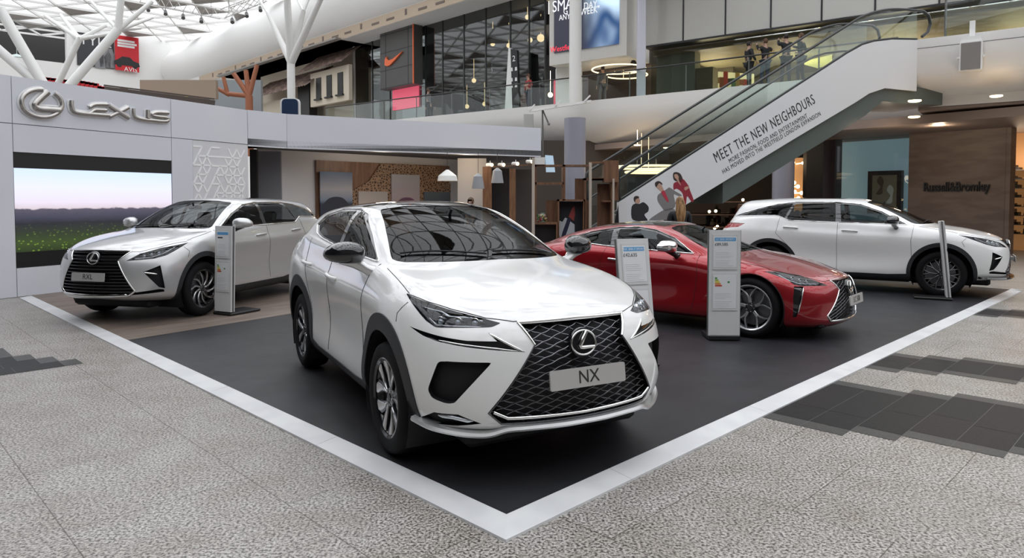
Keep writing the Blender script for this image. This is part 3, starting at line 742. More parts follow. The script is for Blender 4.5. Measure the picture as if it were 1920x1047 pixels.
for k, (u, v) in enumerate(((1322, 92), (1541, 53), (1633, 38), (1734, 20), (1824, 4))):
    p = atZ(u, v, 8.3); mb = MB(); mb.lathe([(.01, 0), (.09, 0), (.12, .02), (.12, .05)], 14, Matrix.Translation(p))
    tag(mb.build('downlight', M_warm), ['small spotlight left of the four standing people', 'small spotlight right of the four standing people', 'small spotlight above the escalator curve', 'small spotlight at the dark post above the escalator top', 'small spotlight at the top edge right of the dark post'][k], 'ceiling light')

# ---------------------------------------------------------------- right-hand landing block
WL = Wall((10.86, 18.75), (.804, -.594))
o = prof_wall('floor_landing', WL, -.1, 9.0, [(0, 5.97), (0, 5.06), (-.35, 4.72), (-1.3, 4.55), (-1.3, 4.30), (-12, 4.30), (-12, 5.97)], mat('slab_white_smooth', (.76, .75, .74), .5)); o['kind'] = 'structure'
mb = MB(); WL.rect(mb, -.1, 5.72, 9, 5.735, 0, .006); mb.build('trim_3', M_steel)['kind'] = 'structure'
balustrade(WL, .6, 8.5, 5.95, 2.0, 'glass balustrade on the landing to the right of the escalator top', t=-.3, grp=None)
g = empty('wall_speaker', WL.P(*WL.sz(1822, 110), .2), 0, 'grey fronted white loudspeaker box hanging on the landing edge', 'speaker')
a, z = WL.sz(1822, 110); p = WL.P(a, z, .28)
mb = MB(); WL.rect(mb, a-.24, z-.36, a+.24, z+.36, .05, .45); mb.prism([(a-.24, z+.36), (a+.24, z+.36), (a+.19, z+.50), (a-.19, z+.50)], WL.fr, .10, .40); child(mb.build('speaker_box', M_white), g)
mb = MB(); WL.rect(mb, a-.21, z-.34, a+.21, z+.33, .45, .465); child(mb.build('speaker_grille', mat('speaker_grey', (.22, .20, .19), .7)), g)
mb = MB(); WL.rect(mb, a-.06, z+.4, a+.06, z+.95, .0, .1); WL.rect(mb, a-.30, z-.02, a-.25, z+.02, .1, .3); WL.rect(mb, a+.25, z-.02, a+.30, z+.02, .1, .3); child(mb.build('bracket', M_white), g)

# ---------------------------------------------------------------- escalator
Hd = Vector((.94, .342, 0)).normalized(); En = Vector((.342, -.94, 0)).normalized()
def es(t, z, off=0.0): p = Vector((8.88, 18.03, 0))+Hd*(-t)+En*off; return Vector((p.x, p.y, z))
ztop_ = lambda t: 5.6-.577*t; zbot_ = lambda t: 4.22-.520*t
top = [(-2.11, 5.96), (-1.2, 5.90), (-.6, 5.80), (-.2, 5.68)]+[(t, ztop_(t)+.0) for t in (.3, 2, 4, 6, 6.9)]
bot = [(-2.11, 4.60), (-1.0, 4.62), (-.45, 4.45), (0, 4.20)]+[(t, zbot_(t)) for t in (2, 4, 6, 6.9)]
g = empty('escalator', es(3, 0, 0), 0, 'escalator with a white advertising side panel and dark handrails rising to the right', 'escalator')
out = [(t, z) for t, z in top]+[(6.9, 0), (5.7, 0), (5.7, zbot_(5.7))]+[(t, z) for t, z in bot[::-1] if t < 5.5]
fe = lambda a, b, t: es(a, b, t)
M_ban = mat('banner_white', (.70, .705, .72), .45)
mb = MB(); mb.prism(out, fe, -.06, 0); ban = child(mb.build('side_panel', M_ban), g)
WDT = -1.65
M_under = mat('green_grey_soffit', (.11, .13, .12), .18)
mb = MB(); mb.prism([(t, z-.70) for t, z in top]+[(t, max(z, .0)+.03) for t, z in bot[::-1]], fe, WDT-.06, WDT); child(mb.build('rear_panel', M_steel), g)
und = [(t, max(z, 0)) for t, z in bot]+[(t, max(z, 0)+.25) for t, z in bot[::-1]]
mb = MB(); mb.prism(und, fe, WDT, -.06); child(mb.build('underside', M_under), g)
dk = [(-3.2, 4.62)]+bot[:]; lowz = [(t, (z-.55 if t > -.5 else z-.33)) for t, z in dk if t < 6.0]
mb = MB(); up_ = [(t, z+.1) for t, z in dk if t < 6.0]
for (p, q, p2, q2) in zip(up_[:-1], up_[1:], lowz[:-1], lowz[1:]): mb.prism([p, q, q2, p2], fe, WDT-.1, -.10)
child(mb.build('truss_cladding', M_under), g)
stp = MB()
for k in range(18):
    t = k*.36; z = ztop_(t)-.75; stp.prism([(t, z), (t+.38, z), (t+.38, z-.21), (t, z-.21)], fe, WDT+.25, -.3)
child(stp.build('steps', M_steel), g)
rail_t = [(-2.3, 6.75), (-1.4, 6.72), (-.8, 6.62), (-.2, 6.42)]+[(t, 6.32-.577*t) for t in (.3, 2, 4, 6, 6.75)]
for off, nm in ((-.03, 'near'), (WDT-.02, 'far')):
    mb = MB()
    for (ta, tb) in zip(np.arange(-2.1, 6.5, .5), list(np.arange(-1.6, 6.5, .5))+[6.88]):
        f1 = lambda t: float(np.interp(t, [q[0] for q in top], [q[1] for q in top])); f2 = lambda t: float(np.interp(t, [q[0] for q in rail_t], [q[1] for q in rail_t]))-.04
        dz_ = 0 if nm == 'near' else .70; mb.prism([(ta, f1(ta)-dz_), (tb, f1(tb)-dz_), (tb, f2(tb)), (ta, f2(ta))], fe, off-.006, off+.006)
    child(mb.build('glass_side', M_bal), g)
    P = [Vector(p) for p in crom([es(t, z, off) for t, z in rail_t], 4)]
    endc = es(7.3, 6.32-.577*7.3, off)
    mb = MB(); mb.tube(P, .042, 8, flat=.8); mb.tube([P[0], P[0]-Vector(-Hd)*0+Hd*.22+Vector((0, 0, -.10)), P[0]+Hd*.30+Vector((0, 0, -.32)), P[0]+Hd*.20+Vector((0, 0, -.55)), P[0]+Vector((0, 0, -.68))], .042, 8)
    mb.tube([P[-1], P[-1]-Hd*.12+Vector((0, 0, -.10)), P[-1]-Hd*.14+Vector((0, 0, -.40)), P[-1]-Hd*.10+Vector((0, 0, -.72))], .042, 8)
    child(mb.build('handrail', M_rail, smooth=60), g)
    mb = MB(); P2 = [es(t, z+.03, off) for t, z in top]; mb.tube(P2, .035, 6, flat=.8); child(mb.build('skirt_rail', M_rail), g)
# printing on the panel (small raised film)
ang = math.atan(.545)
def esz(u, v):
    r = sight(u, v); c = Vector((0, 0, 1.68)); o_ = es(0, 0, .0); t = (o_-c).dot(En)/r.dot(En); p = c+r*t; return (-(p-Vector((8.88, 18.03, 0))).dot(Hd), p.z)
def esM(u, v, ang, off=.004):
    t, z = esz(u, v); x = Hd*math.cos(ang)+Vector((0, 0, math.sin(ang))); y = Vector((0, 0, math.cos(ang)))-Hd*math.sin(ang)
    return frameM(es(t, z, off), x, y)
for tx, u0, v0, u1, v1, sz_ in (('MEET THE NEW NEIGHBOURS', 1340, 298, 1526, 186, .36), ('MORE FASHION, FOOD AND ENTERTAINMENT', 1367, 303, 1513, 217, .155), ('HAS MOVED INTO THE WESTFIELD LONDON EXPANSION', 1355, 323, 1538, 213, .155)):
    a = Vector(esz(u0, v0)); b = Vector(esz(u1, v1)); L_ = (a-b).length; an = math.atan2(b.y-a.y, a.x-b.x)
    vs, fs = text_mesh(tx, sz_, .001, spacing=1.15); wd = max(v[0] for v in vs)-min(v[0] for v in vs)
    t, z = (a+b)/2; x = Hd*math.cos(an)+Vector((0, 0, math.sin(an))); y = Vector((0, 0, math.cos(an)))-Hd*math.sin(an)
    mb = MB(); mb.M = frameM(es(t, z, .004), x, y); mb.add([(v[0]*L_/wd, v[1], v[2]) for v in vs], fs)
    child(mb.build('panel_text', CM_INK), g)
# three printed people on the panel
M_skin = mat('printed_skin', (.50, .30, .22), .5); M_hair = mat('printed_hair', (.03, .018, .014), .5); M_suitr = mat('printed_red_suit', (.28, .012, .03), .5); M_suitg = mat('printed_grey_suit', (.20, .19, .19), .5); M_suitk = mat('printed_black', (.014, .014, .018), .5); M_shirt = mat('printed_shirt', (.45, .03, .06), .5)
def printed(name, shapes):
    for k, (m_, pts, lay) in enumerate(shapes):
        mb = MB(); pp = [esz(1150+x/6.544, 290+y/6.544) for x, y in crom(pts, 3, closed=True)]
        mb.prism(pp, fe, 0, .003+.0015*lay)
        child(mb.build(name, m_), g)
printed('printed_person', [
    (M_hair, [(735, 230), (770, 215), (820, 235), (850, 300), (830, 340), (790, 330), (755, 320), (735, 290)], 1),
    (M_skin, [(745, 250), (775, 240), (800, 270), (800, 310), (830, 380), (800, 350), (770, 300), (755, 290)], 2),
    (M_suitr, [(740, 355), (790, 330), (850, 300), (895, 345), (925, 390), (940, 440), (985, 560), (960, 580), (905, 510), (890, 610), (870, 600), (850, 480), (800, 430), (770, 420), (740, 430)], 1),
    (M_skin, [(870, 405), (915, 390), (925, 410), (880, 440)], 3)])
printed('printed_person', [
    (M_hair, [(510, 350), (550, 325), (590, 345), (600, 375), (560, 350), (525, 400)], 3),
    (M_skin, [(515, 370), (560, 345), (590, 380), (615, 430), (600, 460), (560, 430), (530, 400)], 2),
    (M_suitg, [(545, 500), (600, 460), (660, 420), (690, 405), (760, 450), (840, 500), (800, 510), (740, 490), (760, 600), (740, 660), (640, 690), (590, 640), (545, 570)], 1),
    (M_shirt, [(585, 465), (620, 440), (650, 500), (680, 580), (650, 570), (610, 510)], 3),
    (M_suitg, [(600, 690), (700, 660), (760, 690), (700, 800), (600, 800), (430, 810)], 1)])
printed('printed_person', [
    (M_hair, [(248, 540), (265, 512), (300, 510), (315, 530), (275, 550), (262, 585)], 3),
    (M_skin, [(262, 560), (300, 530), (325, 560), (318, 595), (285, 605)], 2),
    (M_suitk, [(225, 640), (275, 600), (320, 605), (370, 585), (430, 640), (425, 700), (380, 740), (420, 815), (290, 815), (225, 780)], 1)])
# bracket with small camera arm and hanging floodlight on the mezzanine edge
g = empty('light_bracket', WM.P(*WM.sz(1040, 200), .3), 0, 'white bracket rail with a floodlight hanging from the mezzanine edge', 'light')
mb = MB(); pa = atY(993, 208, 29.5); pb = atY(1108, 190, 27.5); mb.obox(pa, pb, .07, .10)
for f in (.05, .48, .95): q = pa.lerp(pb, f); mb.obox(q+Vector((-.15, 0, 0)), q+Vector((.1, 0, .25)), .05, .06)
child(mb.build('rail', M_white), g)
mb = MB(); c = atY(991, 227, 29.4); mb.rbox((c.x-.20, c.y-.15, c.z-.32), (c.x+.20, c.y+.15, c.z+.30), .03); child(mb.build('floodlight', mat('flood_grey', (.42, .42, .40), .5)), g)
mb = MB(); c = atY(1017, 205, 29.2); c2 = atY(1029, 233, 29.2); c3 = atY(1018.5, 300, 29.2); mb.cyl(c, c2, .03, n=6); mb.sphere(c2, .06, 8); mb.cyl(c, c3, .035, n=6); child(mb.build('arm', M_steel), g)

# ---------------------------------------------------------------- ground floor behind the escalator
WX = Wall(atY(1704, 250, 23.6).xy, (.61, -.79))
zc = 3.9
g = empty('shop_wall', WX.P(2, 0, 0), 0, 'taupe shopfront wall with dark raised shop name at the right', 'shopfront')
sA_, _ = WX.sz(1704, 300); sB_, _ = WX.sz(1886, 300)
mb = MB(); WX.rect(mb, sA_, 0, sB_, zc, -.4, 0); child(mb.build('wall_cladding', M_taupe), g)
a, z = WX.sz(1731, 350); b_, z2 = WX.sz(1854, 350); vs, fs = text_mesh('Russell&Bromley', .42, .03, xoff=.006); wd = max(v[0] for v in vs)-min(v[0] for v in vs)
mb = MB(); mb.M = WX.M(1792, 351, .03); mb.add([(v[0]*abs(b_-a)/wd, v[1], v[2]) for v in vs], fs); child(mb.build('shop_lettering', M_black), g)
g = empty('shop_window', WX.P(-1, 0, 0), 0, 'pale blue lit shop window with a dark framed picture left of the taupe wall', 'window')
sw0, _ = WX.sz(1566, 300)
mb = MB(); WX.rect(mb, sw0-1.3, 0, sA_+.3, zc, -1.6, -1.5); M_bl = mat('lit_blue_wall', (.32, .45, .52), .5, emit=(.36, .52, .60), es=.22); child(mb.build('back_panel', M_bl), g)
mb = MB(); WX.rect(mb, sw0, 0, sA_-.02, zc, -.06, -.04); child(mb.build('glass_pane', glassy('shop_window_glass', (.85, .9, .9), .7, ior=1.4)), g)
f0 = WX.sz(1600, 320); f1 = WX.sz(1662, 402)
mb = MB(); WX.rect(mb, f0[0], f1[1], f1[0], f0[1], -1.3, -1.1); child(mb.build('picture_frame', mat('brown_frame', (.035, .022, .02), .5)), g)
f0 = WX.sz(1609, 328); f1 = WX.sz(1654, 396)
mb = MB(); WX.rect(mb, f0[0], f1[1], f1[0], f0[1], -1.1, -1.08); child(mb.build('picture', mat('picture_tan', (.35, .30, .22), .6)), g)
for (u, v, du, dv) in ((1622, 345, 4, 10), (1641, 362, 5, 11)):
    a, z = WX.sz(u, v); mb = MB(); mb.prism(crom([(a-.1, z-.35), (a+.05, z-.1), (a-.08, z+.1), (a+.02, z+.3), (a+.15, z+.15), (a+.12, z-.1), (a+.1, z-.35)], 3, True), WX.fr, -1.08, -1.06); child(mb.build('picture_motif', M_wt if u > 1630 else mat('motif_brown', (.12, .07, .05), .6)), g)
for u0, u1, m_, lb in ((1541, 1566, mat('maroon_pier_paint', (.06, .045, .05), .5), 'dark maroon pier left of the pale blue shop window'),):
    mb = MB(); a = WX.sz(u0, 300)[0]; b_ = WX.sz(u1, 300)[0]; WX.rect(mb, a, 0, b_, zc, -.5, 0); tag(mb.build('shop_pier', m_), lb, 'pier')
# warm shop at the extreme right
g = empty('shoe_shop', WX.P(sB_+1, 0, 0), 0, 'warm lit shoe shop with shelves at the extreme right edge', 'shopfront')
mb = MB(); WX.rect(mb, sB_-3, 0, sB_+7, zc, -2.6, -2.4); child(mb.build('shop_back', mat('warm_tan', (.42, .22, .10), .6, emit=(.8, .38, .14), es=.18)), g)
mb = MB(); WX.rect(mb, sB_+.02, 0, sB_+.14, zc, -.4, .05); child(mb.build('door_jamb', M_taupe), g)
for k in range(8):
    z = .55+k*.30
    mb = MB(); a = WX.sz(1888, 300)[0]; WX.rect(mb, a-.6, z, a+1.6, z+.02, -2.4, -2.0); child(mb.build('shelf', M_steel), g)
    for j in range(6):
        mb = MB(); aa = a-.45+j*.33; h_ = .10+.06*((j+k) % 3); WX.rect(mb, aa, z+.02, aa+.18, z+.02+h_*.5, -2.35, -2.05); WX.rect(mb, aa, z+.02, aa+.07, z+.02+h_, -2.33, -2.07); child(mb.build('shoe', M_black), g)
# ceiling and dark shops further left
mb = MB(); p_ = [atY(1000, 300, 40), atY(1990, 240, 20), WX.P(sB_+6, 0, -8), WX.P(-14, 0, -10)]
WX.rect(mb, -22, zc, sB_+8, zc+.25, -10, 3.2); mb.build('ceiling_ground', M_warmceil)['kind'] = 'structure'
WS = Wall((4.0, 27.0), (.985, .17))
mb = MB(); WS.rect(mb, -14, 0, 12, 4.3, -4.2, -4.0); mb.build('wall_shops', mat('shop_dark_brown', (.055, .042, .036), .6))['kind'] = 'structure'
WK = Wall(atY(1450, 400, 24).xy, (1, 0))
for u, lb, Y_ in ((1467.5, 'lavender grey round column beside the warm lit shop under the escalator', 24), (1077.5, 'lavender grey round column behind the wooden shelving', 23.3)):
    c = atY(u, 400, Y_); mb = MB(); mb.cyl((c.x, c.y, 0), (c.x, c.y, 4.4), .36, n=32)
    for z in (1.9,): mb.lathe([(.362, z), (.365, z+.01), (.362, z+.02)], 32, Matrix.Translation((c.x, c.y, 0)))
    tag(mb.build('round_column', M_lav, smooth=50), lb, 'column')
def ysl(u0, v0, u1, v1, Y, m_, name, lb, cat, th=.3, grp=None, parent=None):
    a = atY(u0, v0, Y); b_ = atY(u1, v1, Y); mb = MB(); mb.box((min(a.x, b_.x), Y, min(a.z, b_.z)), (max(a.x, b_.x), Y+th, max(a.z, b_.z)))
    o = mb.build(name, m_)
    if parent: child(o, parent)
    else: tag(o, lb, cat, grp)
    return o
ysl(1513, 262, 1541, 452, 25.5, M_black, 'dark_door', 'black shop door panel between warm shop and maroon pier', 'door')
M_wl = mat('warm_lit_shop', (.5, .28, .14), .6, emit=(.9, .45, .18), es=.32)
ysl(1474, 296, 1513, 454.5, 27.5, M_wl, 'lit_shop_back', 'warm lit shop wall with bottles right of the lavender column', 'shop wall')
for k, (u, v) in enumerate(((1489, 343), (1496, 350), (1503, 362), (1490, 360), (1497, 372), (1505, 306), (1488, 305))):
    c = atY(u, v, 26.9); mb = MB(); mb.sphere(c, .075 if k < 5 else .055, 10); mb.cyl(c, c+Vector((0, .62, 0)), .02, n=6)
    tag(mb.build('shop_lamp', M_warm), 'small glowing lamp on the warm shop wall', 'lamp', 'lamps on the warm shop wall')
g = empty('shop_counter', atY(1340, 440, 24), 0, 'cluttered cosmetic counter with cream boxes behind the red coupe', 'counter')
random.seed(3)
Mb = [mat('box_cream', (.42, .34, .22), .6), mat('box_brown', (.12, .06, .035), .6), mat('box_dark', (.03, .025, .025), .5), mat('box_red', (.22, .03, .03), .5), mat('box_green', (.12, .14, .08), .5)]
for k in range(46):
    u = 1300+random.random()*150; v = 395+random.random()*50; Y = 22+random.random()*3.5; c = atY(u, v, Y); s_ = .08+random.random()*.13
    mb = MB(); 
    if k % 2: mb.rbox((c.x-s_, c.y-s_*.6, c.z-s_), (c.x+s_, c.y+s_*.6, c.z+s_*1.4), .02)
    else: mb.lathe([(.001, -s_), (s_*.5, -s_), (s_*.5, s_*.6), (s_*.2, s_*.9), (s_*.2, s_*1.3), (.001, s_*1.3)], 10, Matrix.Translation(c))
    child(mb.build('packaged_goods', Mb[[0, 1, 2, 1, 3, 4, 2, 1][k % 8]]), g)
for zz in (.95, 1.35, 1.75):
    mb = MB(); mb.box((5.6, 22.0, zz-.16), (9.8, 25.4, zz-.13)); child(mb.build('shelf', Mb[1]), g)
for (u, v) in ((1330, 397), (1345, 425), (1393, 375), (1420, 398), (1342, 396), (1340, 428)):
    c = atY(u, v, 22.2); mb = MB(); mb.sphere(c, .05, 8); child(mb.build('candle_light', M_warm), g)
# ceiling downlights, ring lamp, hanging sign text in the ground floor hall
for k, (u, v, z_) in enumerate(((1868, 180, 4.29), (1714, 219, 3.88), (1715, 189, 4.0), (1195, 272, 3.9), (1250, 277, 3.9), (1148, 285, 3.9), (1218, 308, 3.4), (1230, 300, 3.6))):
    p = atZ(u, v, z_); mb = MB(); mb.lathe([(.01, 0), (.10, 0), (.14, .015), (.14, .04)], 18, Matrix.Translation(p+Vector((0, 0, -.03)))); (mb.cyl(p, (p.x, p.y, 4.03 if k != 3 else 4.5), .012, n=5) if z_ < 4.0 and u < 1300 else None)
    tag(mb.build('downlight', M_warm, smooth=50), ['warm round downlight under the landing at the far right', 'warm round downlight above the pale blue shop window', 'warm downlight seen at the escalator underside bend', 'downlight left of the escalator handrail, beside the hanging sign', 'downlight behind the lower escalator glass', 'downlight furthest left, above the wooden shelving', 'low downlight above the ground floor ring lamp', 'dim downlight behind the escalator handrails'][k], 'ceiling light')
for k, (u, v, rr) in enumerate(((1215, 314, 1.3), (1226, 323, 1.0))):
    c = atY(u, v, 25); mb = MB(); mb.lathe([(rr+.05*math.cos(t), .04*math.sin(t)) for t in np.linspace(0, 2*PI, 9)[:-1]], 36, Matrix.Translation(c), close=True); mb.cyl(c+Vector((0, rr, 0)), c+Vector((0, rr, 1.35)), .01, n=4)
    tag(mb.build('ring_lamp', mat('ring_glow2', (1, .8, .55), .5, emit=(1, .76, .46), es=1.3), smooth=50), ['upper ring lamp behind the foot of the escalator', 'lower ring lamp behind the foot of the escalator'][k], 'lamp')
ysl(1178, 333, 1215, 465.5, 24, M_black, 'dark_kiosk', 'dark kiosk panel behind the foot of the escalator', 'kiosk')

# warm ceiling under the landing and shop lamps
mb = MB(); WL.rect(mb, -.1, 4.22, 9, 4.29, -11.9, -1.35); mb.build('ceiling_landing', M_warmceil)['kind'] = 'structure'
def plight(n, p, e, c, r=.15):
    l = bpy.data.lights.new(n, 'POINT'); l.energy = e; l.color = c; l.shadow_soft_size = r; o = bpy.data.objects.new(n, l); COL.objects.link(o); o.location = p
for u, v, Y, e in ((1868, 190, 17.0, 14), (1760, 235, 20.8, 36), (1660, 270, 20.8, 18), (1905, 300, 22.5, 40)):
    p = atY(u, v, Y); p.z = min(p.z, 3.8); plight('shop_downlight', p, e, (1, .78, .55))
for s_, z, t, e in ((1.5, 6.9, -4, 260), (5, 6.9, -4.5, 260), (9, 6.9, -4.5, 260), (13, 6.9, -4.5, 220), (18, 6.9, -4.5, 220)):
    plight('upper_shop_light', WR.P(sR0+s_, z, t), e, (1, .84, .55), .9)
for s_, e in ((-6, 18), (1, 18), (6, 26)): plight('ground_shop_light', WS.P(s_, 3.3, -2.0), e, (1, .72, .45), .2)
for u in (700, 850, 980): plight('sports_shop_light', WG.P(WG.sz(u, 100)[0], 9.3, -3), 60, (.9, .95, 1), .3)
# ---------------------------------------------------------------- brand stand: screen wall, canopy, lounge
M_pan = noise_color(mat('lilac_white_panel', (.55, .56, .62), .42), (.69, .70, .765), (.72, .73, .785), .4, 1)
M_panint = mat('lounge_wall', (.62, .60, .60), .5)
W1 = Wall((-8.64, 11.7), (2.44, 4.8)); 
ZT, ZB = 3.80, 2.95
s465 = W1.sz(465, 240)[0]; sN = -4.0
g = empty('screen_wall', W1.P(1, 0, 0), 0, 'pale lilac panelled stand wall holding the silver lettering and the landscape screen', 'wall')
sS0 = W1.sz(28, 400)[0]; sS1 = W1.sz(324, 400)[0]; s361 = W1.sz(362, 300)[0]
z_t = (W1.sz(28, 288)[1]+W1.sz(323, 300)[1])/2; z_b = W1.sz(34, 503)[1]; z_s = (W1.sz(28, 315)[1]+W1.sz(323, 326)[1])/2
zm = (W1.sz(0, 230)[1]+W1.sz(323, 258)[1])/2
gp = .006
mb = MB()
for (a, b_, c, d) in ((sN, zm, sS0, ZT), (sS0, zm, sS1, ZT), (sS1, zm, W1.sz(464, 230)[0], ZT),
        (sN, 0, sS0, zm), (sS0, z_t, sS1, zm), (sS0, 0, sS1, z_b), (sS1, 0, s361, zm)):
    W1.rect(mb, a+gp, b_+gp, c-gp, d-gp, -.06, 0)
child(mb.build('wall_panels', M_pan), g)
mb = MB(); W1.rect(mb, sN, 0, s465, ZT-.02, -.4, -.07); child(mb.build('wall_core', mat('joint_grey', (.20, .20, .23), .6)), g)
a, b_ = s361+gp, s465-gp; zp = zm-gp
M_hexp = mat('pattern_panel', (.68, .685, .715), .45)
mb = MB(); W1.rect(mb, a, 0, b_, zp, -.06, -.01); child(mb.build('pattern_panel', M_hexp), g)
# raised tessellated line pattern
mb = MB(); u_ = .235; h3 = math.sqrt(3)/2*u_; rnd = random.Random(5)
wd = b_-a; nxx = int(wd/u_)+2; nz = int(zp/h3)+2
for j in range(nz):
    for i in range(-1, nxx):
        x = a+(i+.5*(j % 2))*u_; z = j*h3
        for (dx, dz) in ((u_, 0), (u_/2, h3), (-u_/2, h3)):
            if rnd.random() < .27: continue
            x2, z2 = x+dx, z+dz
            if min(x, x2) < a or max(x, x2) > b_ or z2 > zp: continue
            mb.obox(W1.P(x, z, -.008), W1.P(x2, z2, -.008), .036, .008, up=W1.n)
child(mb.build('raised_pattern', mat('pattern_white', (.92, .92, .93), .4)), g)
# LED screen
g = empty('led_screen', W1.P((sS0+sS1)/2, 1.5, 0), 0, 'large screen showing pale sky over a dark horizon and green field', 'screen')
mb = MB(); W1.rect(mb, sS0, z_b, sS1, z_t, -.05, -.02); child(mb.build('screen_bezel', M_black), g)
M_led = mat('screen_landscape', (.02, .02, .02), .3); N, L = nt(M_led); bb = N['Principled BSDF']
tc = N.new('ShaderNodeTexCoord'); sp = N.new('ShaderNodeSeparateXYZ'); L.new(tc.outputs['Generated'], sp.inputs[0])
nz_ = N.new('ShaderNodeTexNoise'); nz_.inputs['Scale'].default_value = 14; nz_.inputs['Detail'].default_value = 4; L.new(tc.outputs['Generated'], nz_.inputs['Vector'])
ad = N.new('ShaderNodeMath'); ad.operation = 'MULTIPLY_ADD'; ad.inputs[1].default_value = .045; L.new(nz_.outputs[0], ad.inputs[0]); L.new(sp.outputs[2], ad.inputs[2])
r = N.new('ShaderNodeValToRGB'); e = r.color_ramp.elements
st = [(0, (.012, .022, .006)), (.12, (.035, .06, .012)), (.24, (.022, .032, .015)), (.36, (.014, .015, .022)), (.44, (.045, .047, .075)), (.53, (.085, .075, .11)), (.545, (.62, .54, .60)), (.62, (.72, .66, .78)), (.8, (.72, .74, .90)), (1, (.60, .72, .95))]
while len(e) < len(st): e.new(.5)
for i, (p, c) in enumerate(st): e[i].position = p; e[i].color = (*c, 1)
L.new(ad.outputs[0], r.inputs[0])
vo = N.new('ShaderNodeTexVoronoi'); vo.inputs['Scale'].default_value = 26; L.new(tc.outputs['Generated'], vo.inputs['Vector'])
vr = N.new('ShaderNodeValToRGB'); vr.color_ramp.elements[0].position = .12; vr.color_ramp.elements[0].color = (.12, .20, .02, 1); vr.color_ramp.elements[1].position = .3; vr.color_ramp.elements[1].color = (0, 0, 0, 1); L.new(vo.outputs['Distance'], vr.inputs[0])
hm = N.new('ShaderNodeMapRange'); hm.inputs['From Min'].default_value = .36; hm.inputs['From Max'].default_value = .10; L.new(sp.outputs[2], hm.inputs[0])
mx = N.new('ShaderNodeMix'); mx.data_type = 'RGBA'; mx.blend_type = 'ADD'; L.new(hm.outputs[0], mx.inputs[0]); L.new(r.outputs[0], mx.inputs[6]); L.new(vr.outputs[0], mx.inputs[7])
L.new(mx.outputs[2], bb.inputs['Emission Color']); bb.inputs['Emission Strength'].default_value = 1.15
zsb = W1.sz(34, 474)[1]
mb = MB(); W1.rect(mb, sS0+.01, zsb, sS1-.01, z_s, -.02, -.012); child(mb.build('display', M_led), g)
# chrome lettering and emblem
M_sgn = mat('brushed_sign_metal', (.50, .48, .46), .25, .9); M_halo = mat('sign_edge_white', (.85, .85, .86), .4)
def Lp(pts, n=4): return [W1.sz(x/4, y/4) for x, y in crom([(p[0], p[1], 0) for p in pts], n) for x, y in [(x, y)]] if False else [W1.sz(p[0]/4, p[1]/4) for p in crom([(q[0], q[1]) for q in pts], n)]
def sign(name, label, strokes, parent):
    for mtl, rr, tt, fl, nm in ((M_halo, .058, .012, .3, 'sign_edge'), (M_sgn, .036, .045, 1.0, 'letter')):
        mb = MB()
        for pts, wsc, cl, n in strokes:
            q = [W1.P(s_, z, tt) for s_, z in Lp(pts, n)]
            if cl: q = q[:-1] if (q[0]-q[-1]).length < .03 else q
            mb.tube(q, rr*wsc, 8, closed=cl, up=W1.n, flat=fl*.6)
        child(mb.build(nm, mtl, smooth=60), parent)
g = empty('emblem_sign', W1.P(*W1.sz(77, 193), 0), 0, 'silver oval emblem with slanted L on the stand wall left of the lettering', 'sign')
ov = [(305+153*math.cos(a)+0*math.sin(a), 776+104*math.sin(a)+12*math.cos(a)) for a in np.linspace(math.radians(-58), math.radians(238), 26)]
ov = [(305+152*math.cos(a), 776+104*math.sin(a)+10*math.cos(a)) for a in np.linspace(math.radians(-52), math.radians(272), 30)]
sign('e', '', [(ov, 1.0, False, 2), ([(350, 690), (300, 735), (252, 790), (285, 816), (360, 822), (440, 828)], 1.5, False, 3)], g)
g = empty('lettering_sign', W1.P(*W1.sz(225, 210), 0), 0, 'silver raised LEXUS lettering on the stand wall', 'sign')
sign('l', '', [([(527, 755), (528, 800), (545, 835), (600, 850), (700, 860), (810, 868)], 1.1, False, 4),
    ([(800, 786), (730, 784), (695, 788), (665, 806)], .9, False, 3), ([(790, 829), (730, 826), (700, 828), (668, 852)], .9, False, 3),
    ([(808, 792), (860, 825), (960, 886)], 1.2, False, 3), ([(955, 806), (900, 835), (815, 876)], 1.0, False, 3),
    ([(992, 815), (992, 850), (1005, 878), (1060, 896), (1150, 906), (1235, 912), (1256, 898), (1240, 884), (1160, 874), (1130, 862), (1165, 846), (1256, 849)], .95, False, 3),
    ([(1100, 826), (1100, 888)], 1.2, False, 2)], g)

# canopy fascia
Pa = W1.P(W1.sz(464, 230)[0], 0, 0); Wf = Wall((-5.56, 17.2), (6.43, 3.4)); fEnd = Wf.sz(1016, 270)[0]
g = empty('canopy', Wf.P(3, ZB, 0), 0, 'long pale lilac canopy fascia over the lounge with dark underside', 'canopy')
fa = Vector((Pa.x, Pa.y, 0)); fb = Vector((-5.56, 17.2, 0)); fc = Wf.P(fEnd, 0)
mb = MB()
def fasc(p, q, m=0):
    d = (q-p); n_ = Vector((d.y, -d.x, 0)).normalized(); 
    if n_.dot(-p) < 0: n_ = -n_
    dn = d.normalized()*gp; p = p+dn; q = q-dn
    vs = [p, q, q-n_*.12, p-n_*.12]; mb.add([Vector((v.x, v.y, ZB)) for v in vs]+[Vector((v.x, v.y, ZT)) for v in vs], [(0, 1, 2, 3), (7, 6, 5, 4), (0, 4, 5, 1), (1, 5, 6, 2), (2, 6, 7, 3), (3, 7, 4, 0)], m)
fasc(fa, fb); fasc(fb, fb.lerp(fc, .997)); child(mb.build('fascia_panel', M_pan), g)
WA = Wall((-5.28, 18.7), (.705, .709))
back = WA.P(6.6, 0); 
mb = MB(); pts = [fa, fb, fc, fc+Vector((-.6, 2.2, 0)), back+Vector((.5, 1.2, 0)), WA.P(-4.5, 0), Vector((fa.x-1.6, fa.y+1.6, 0))]
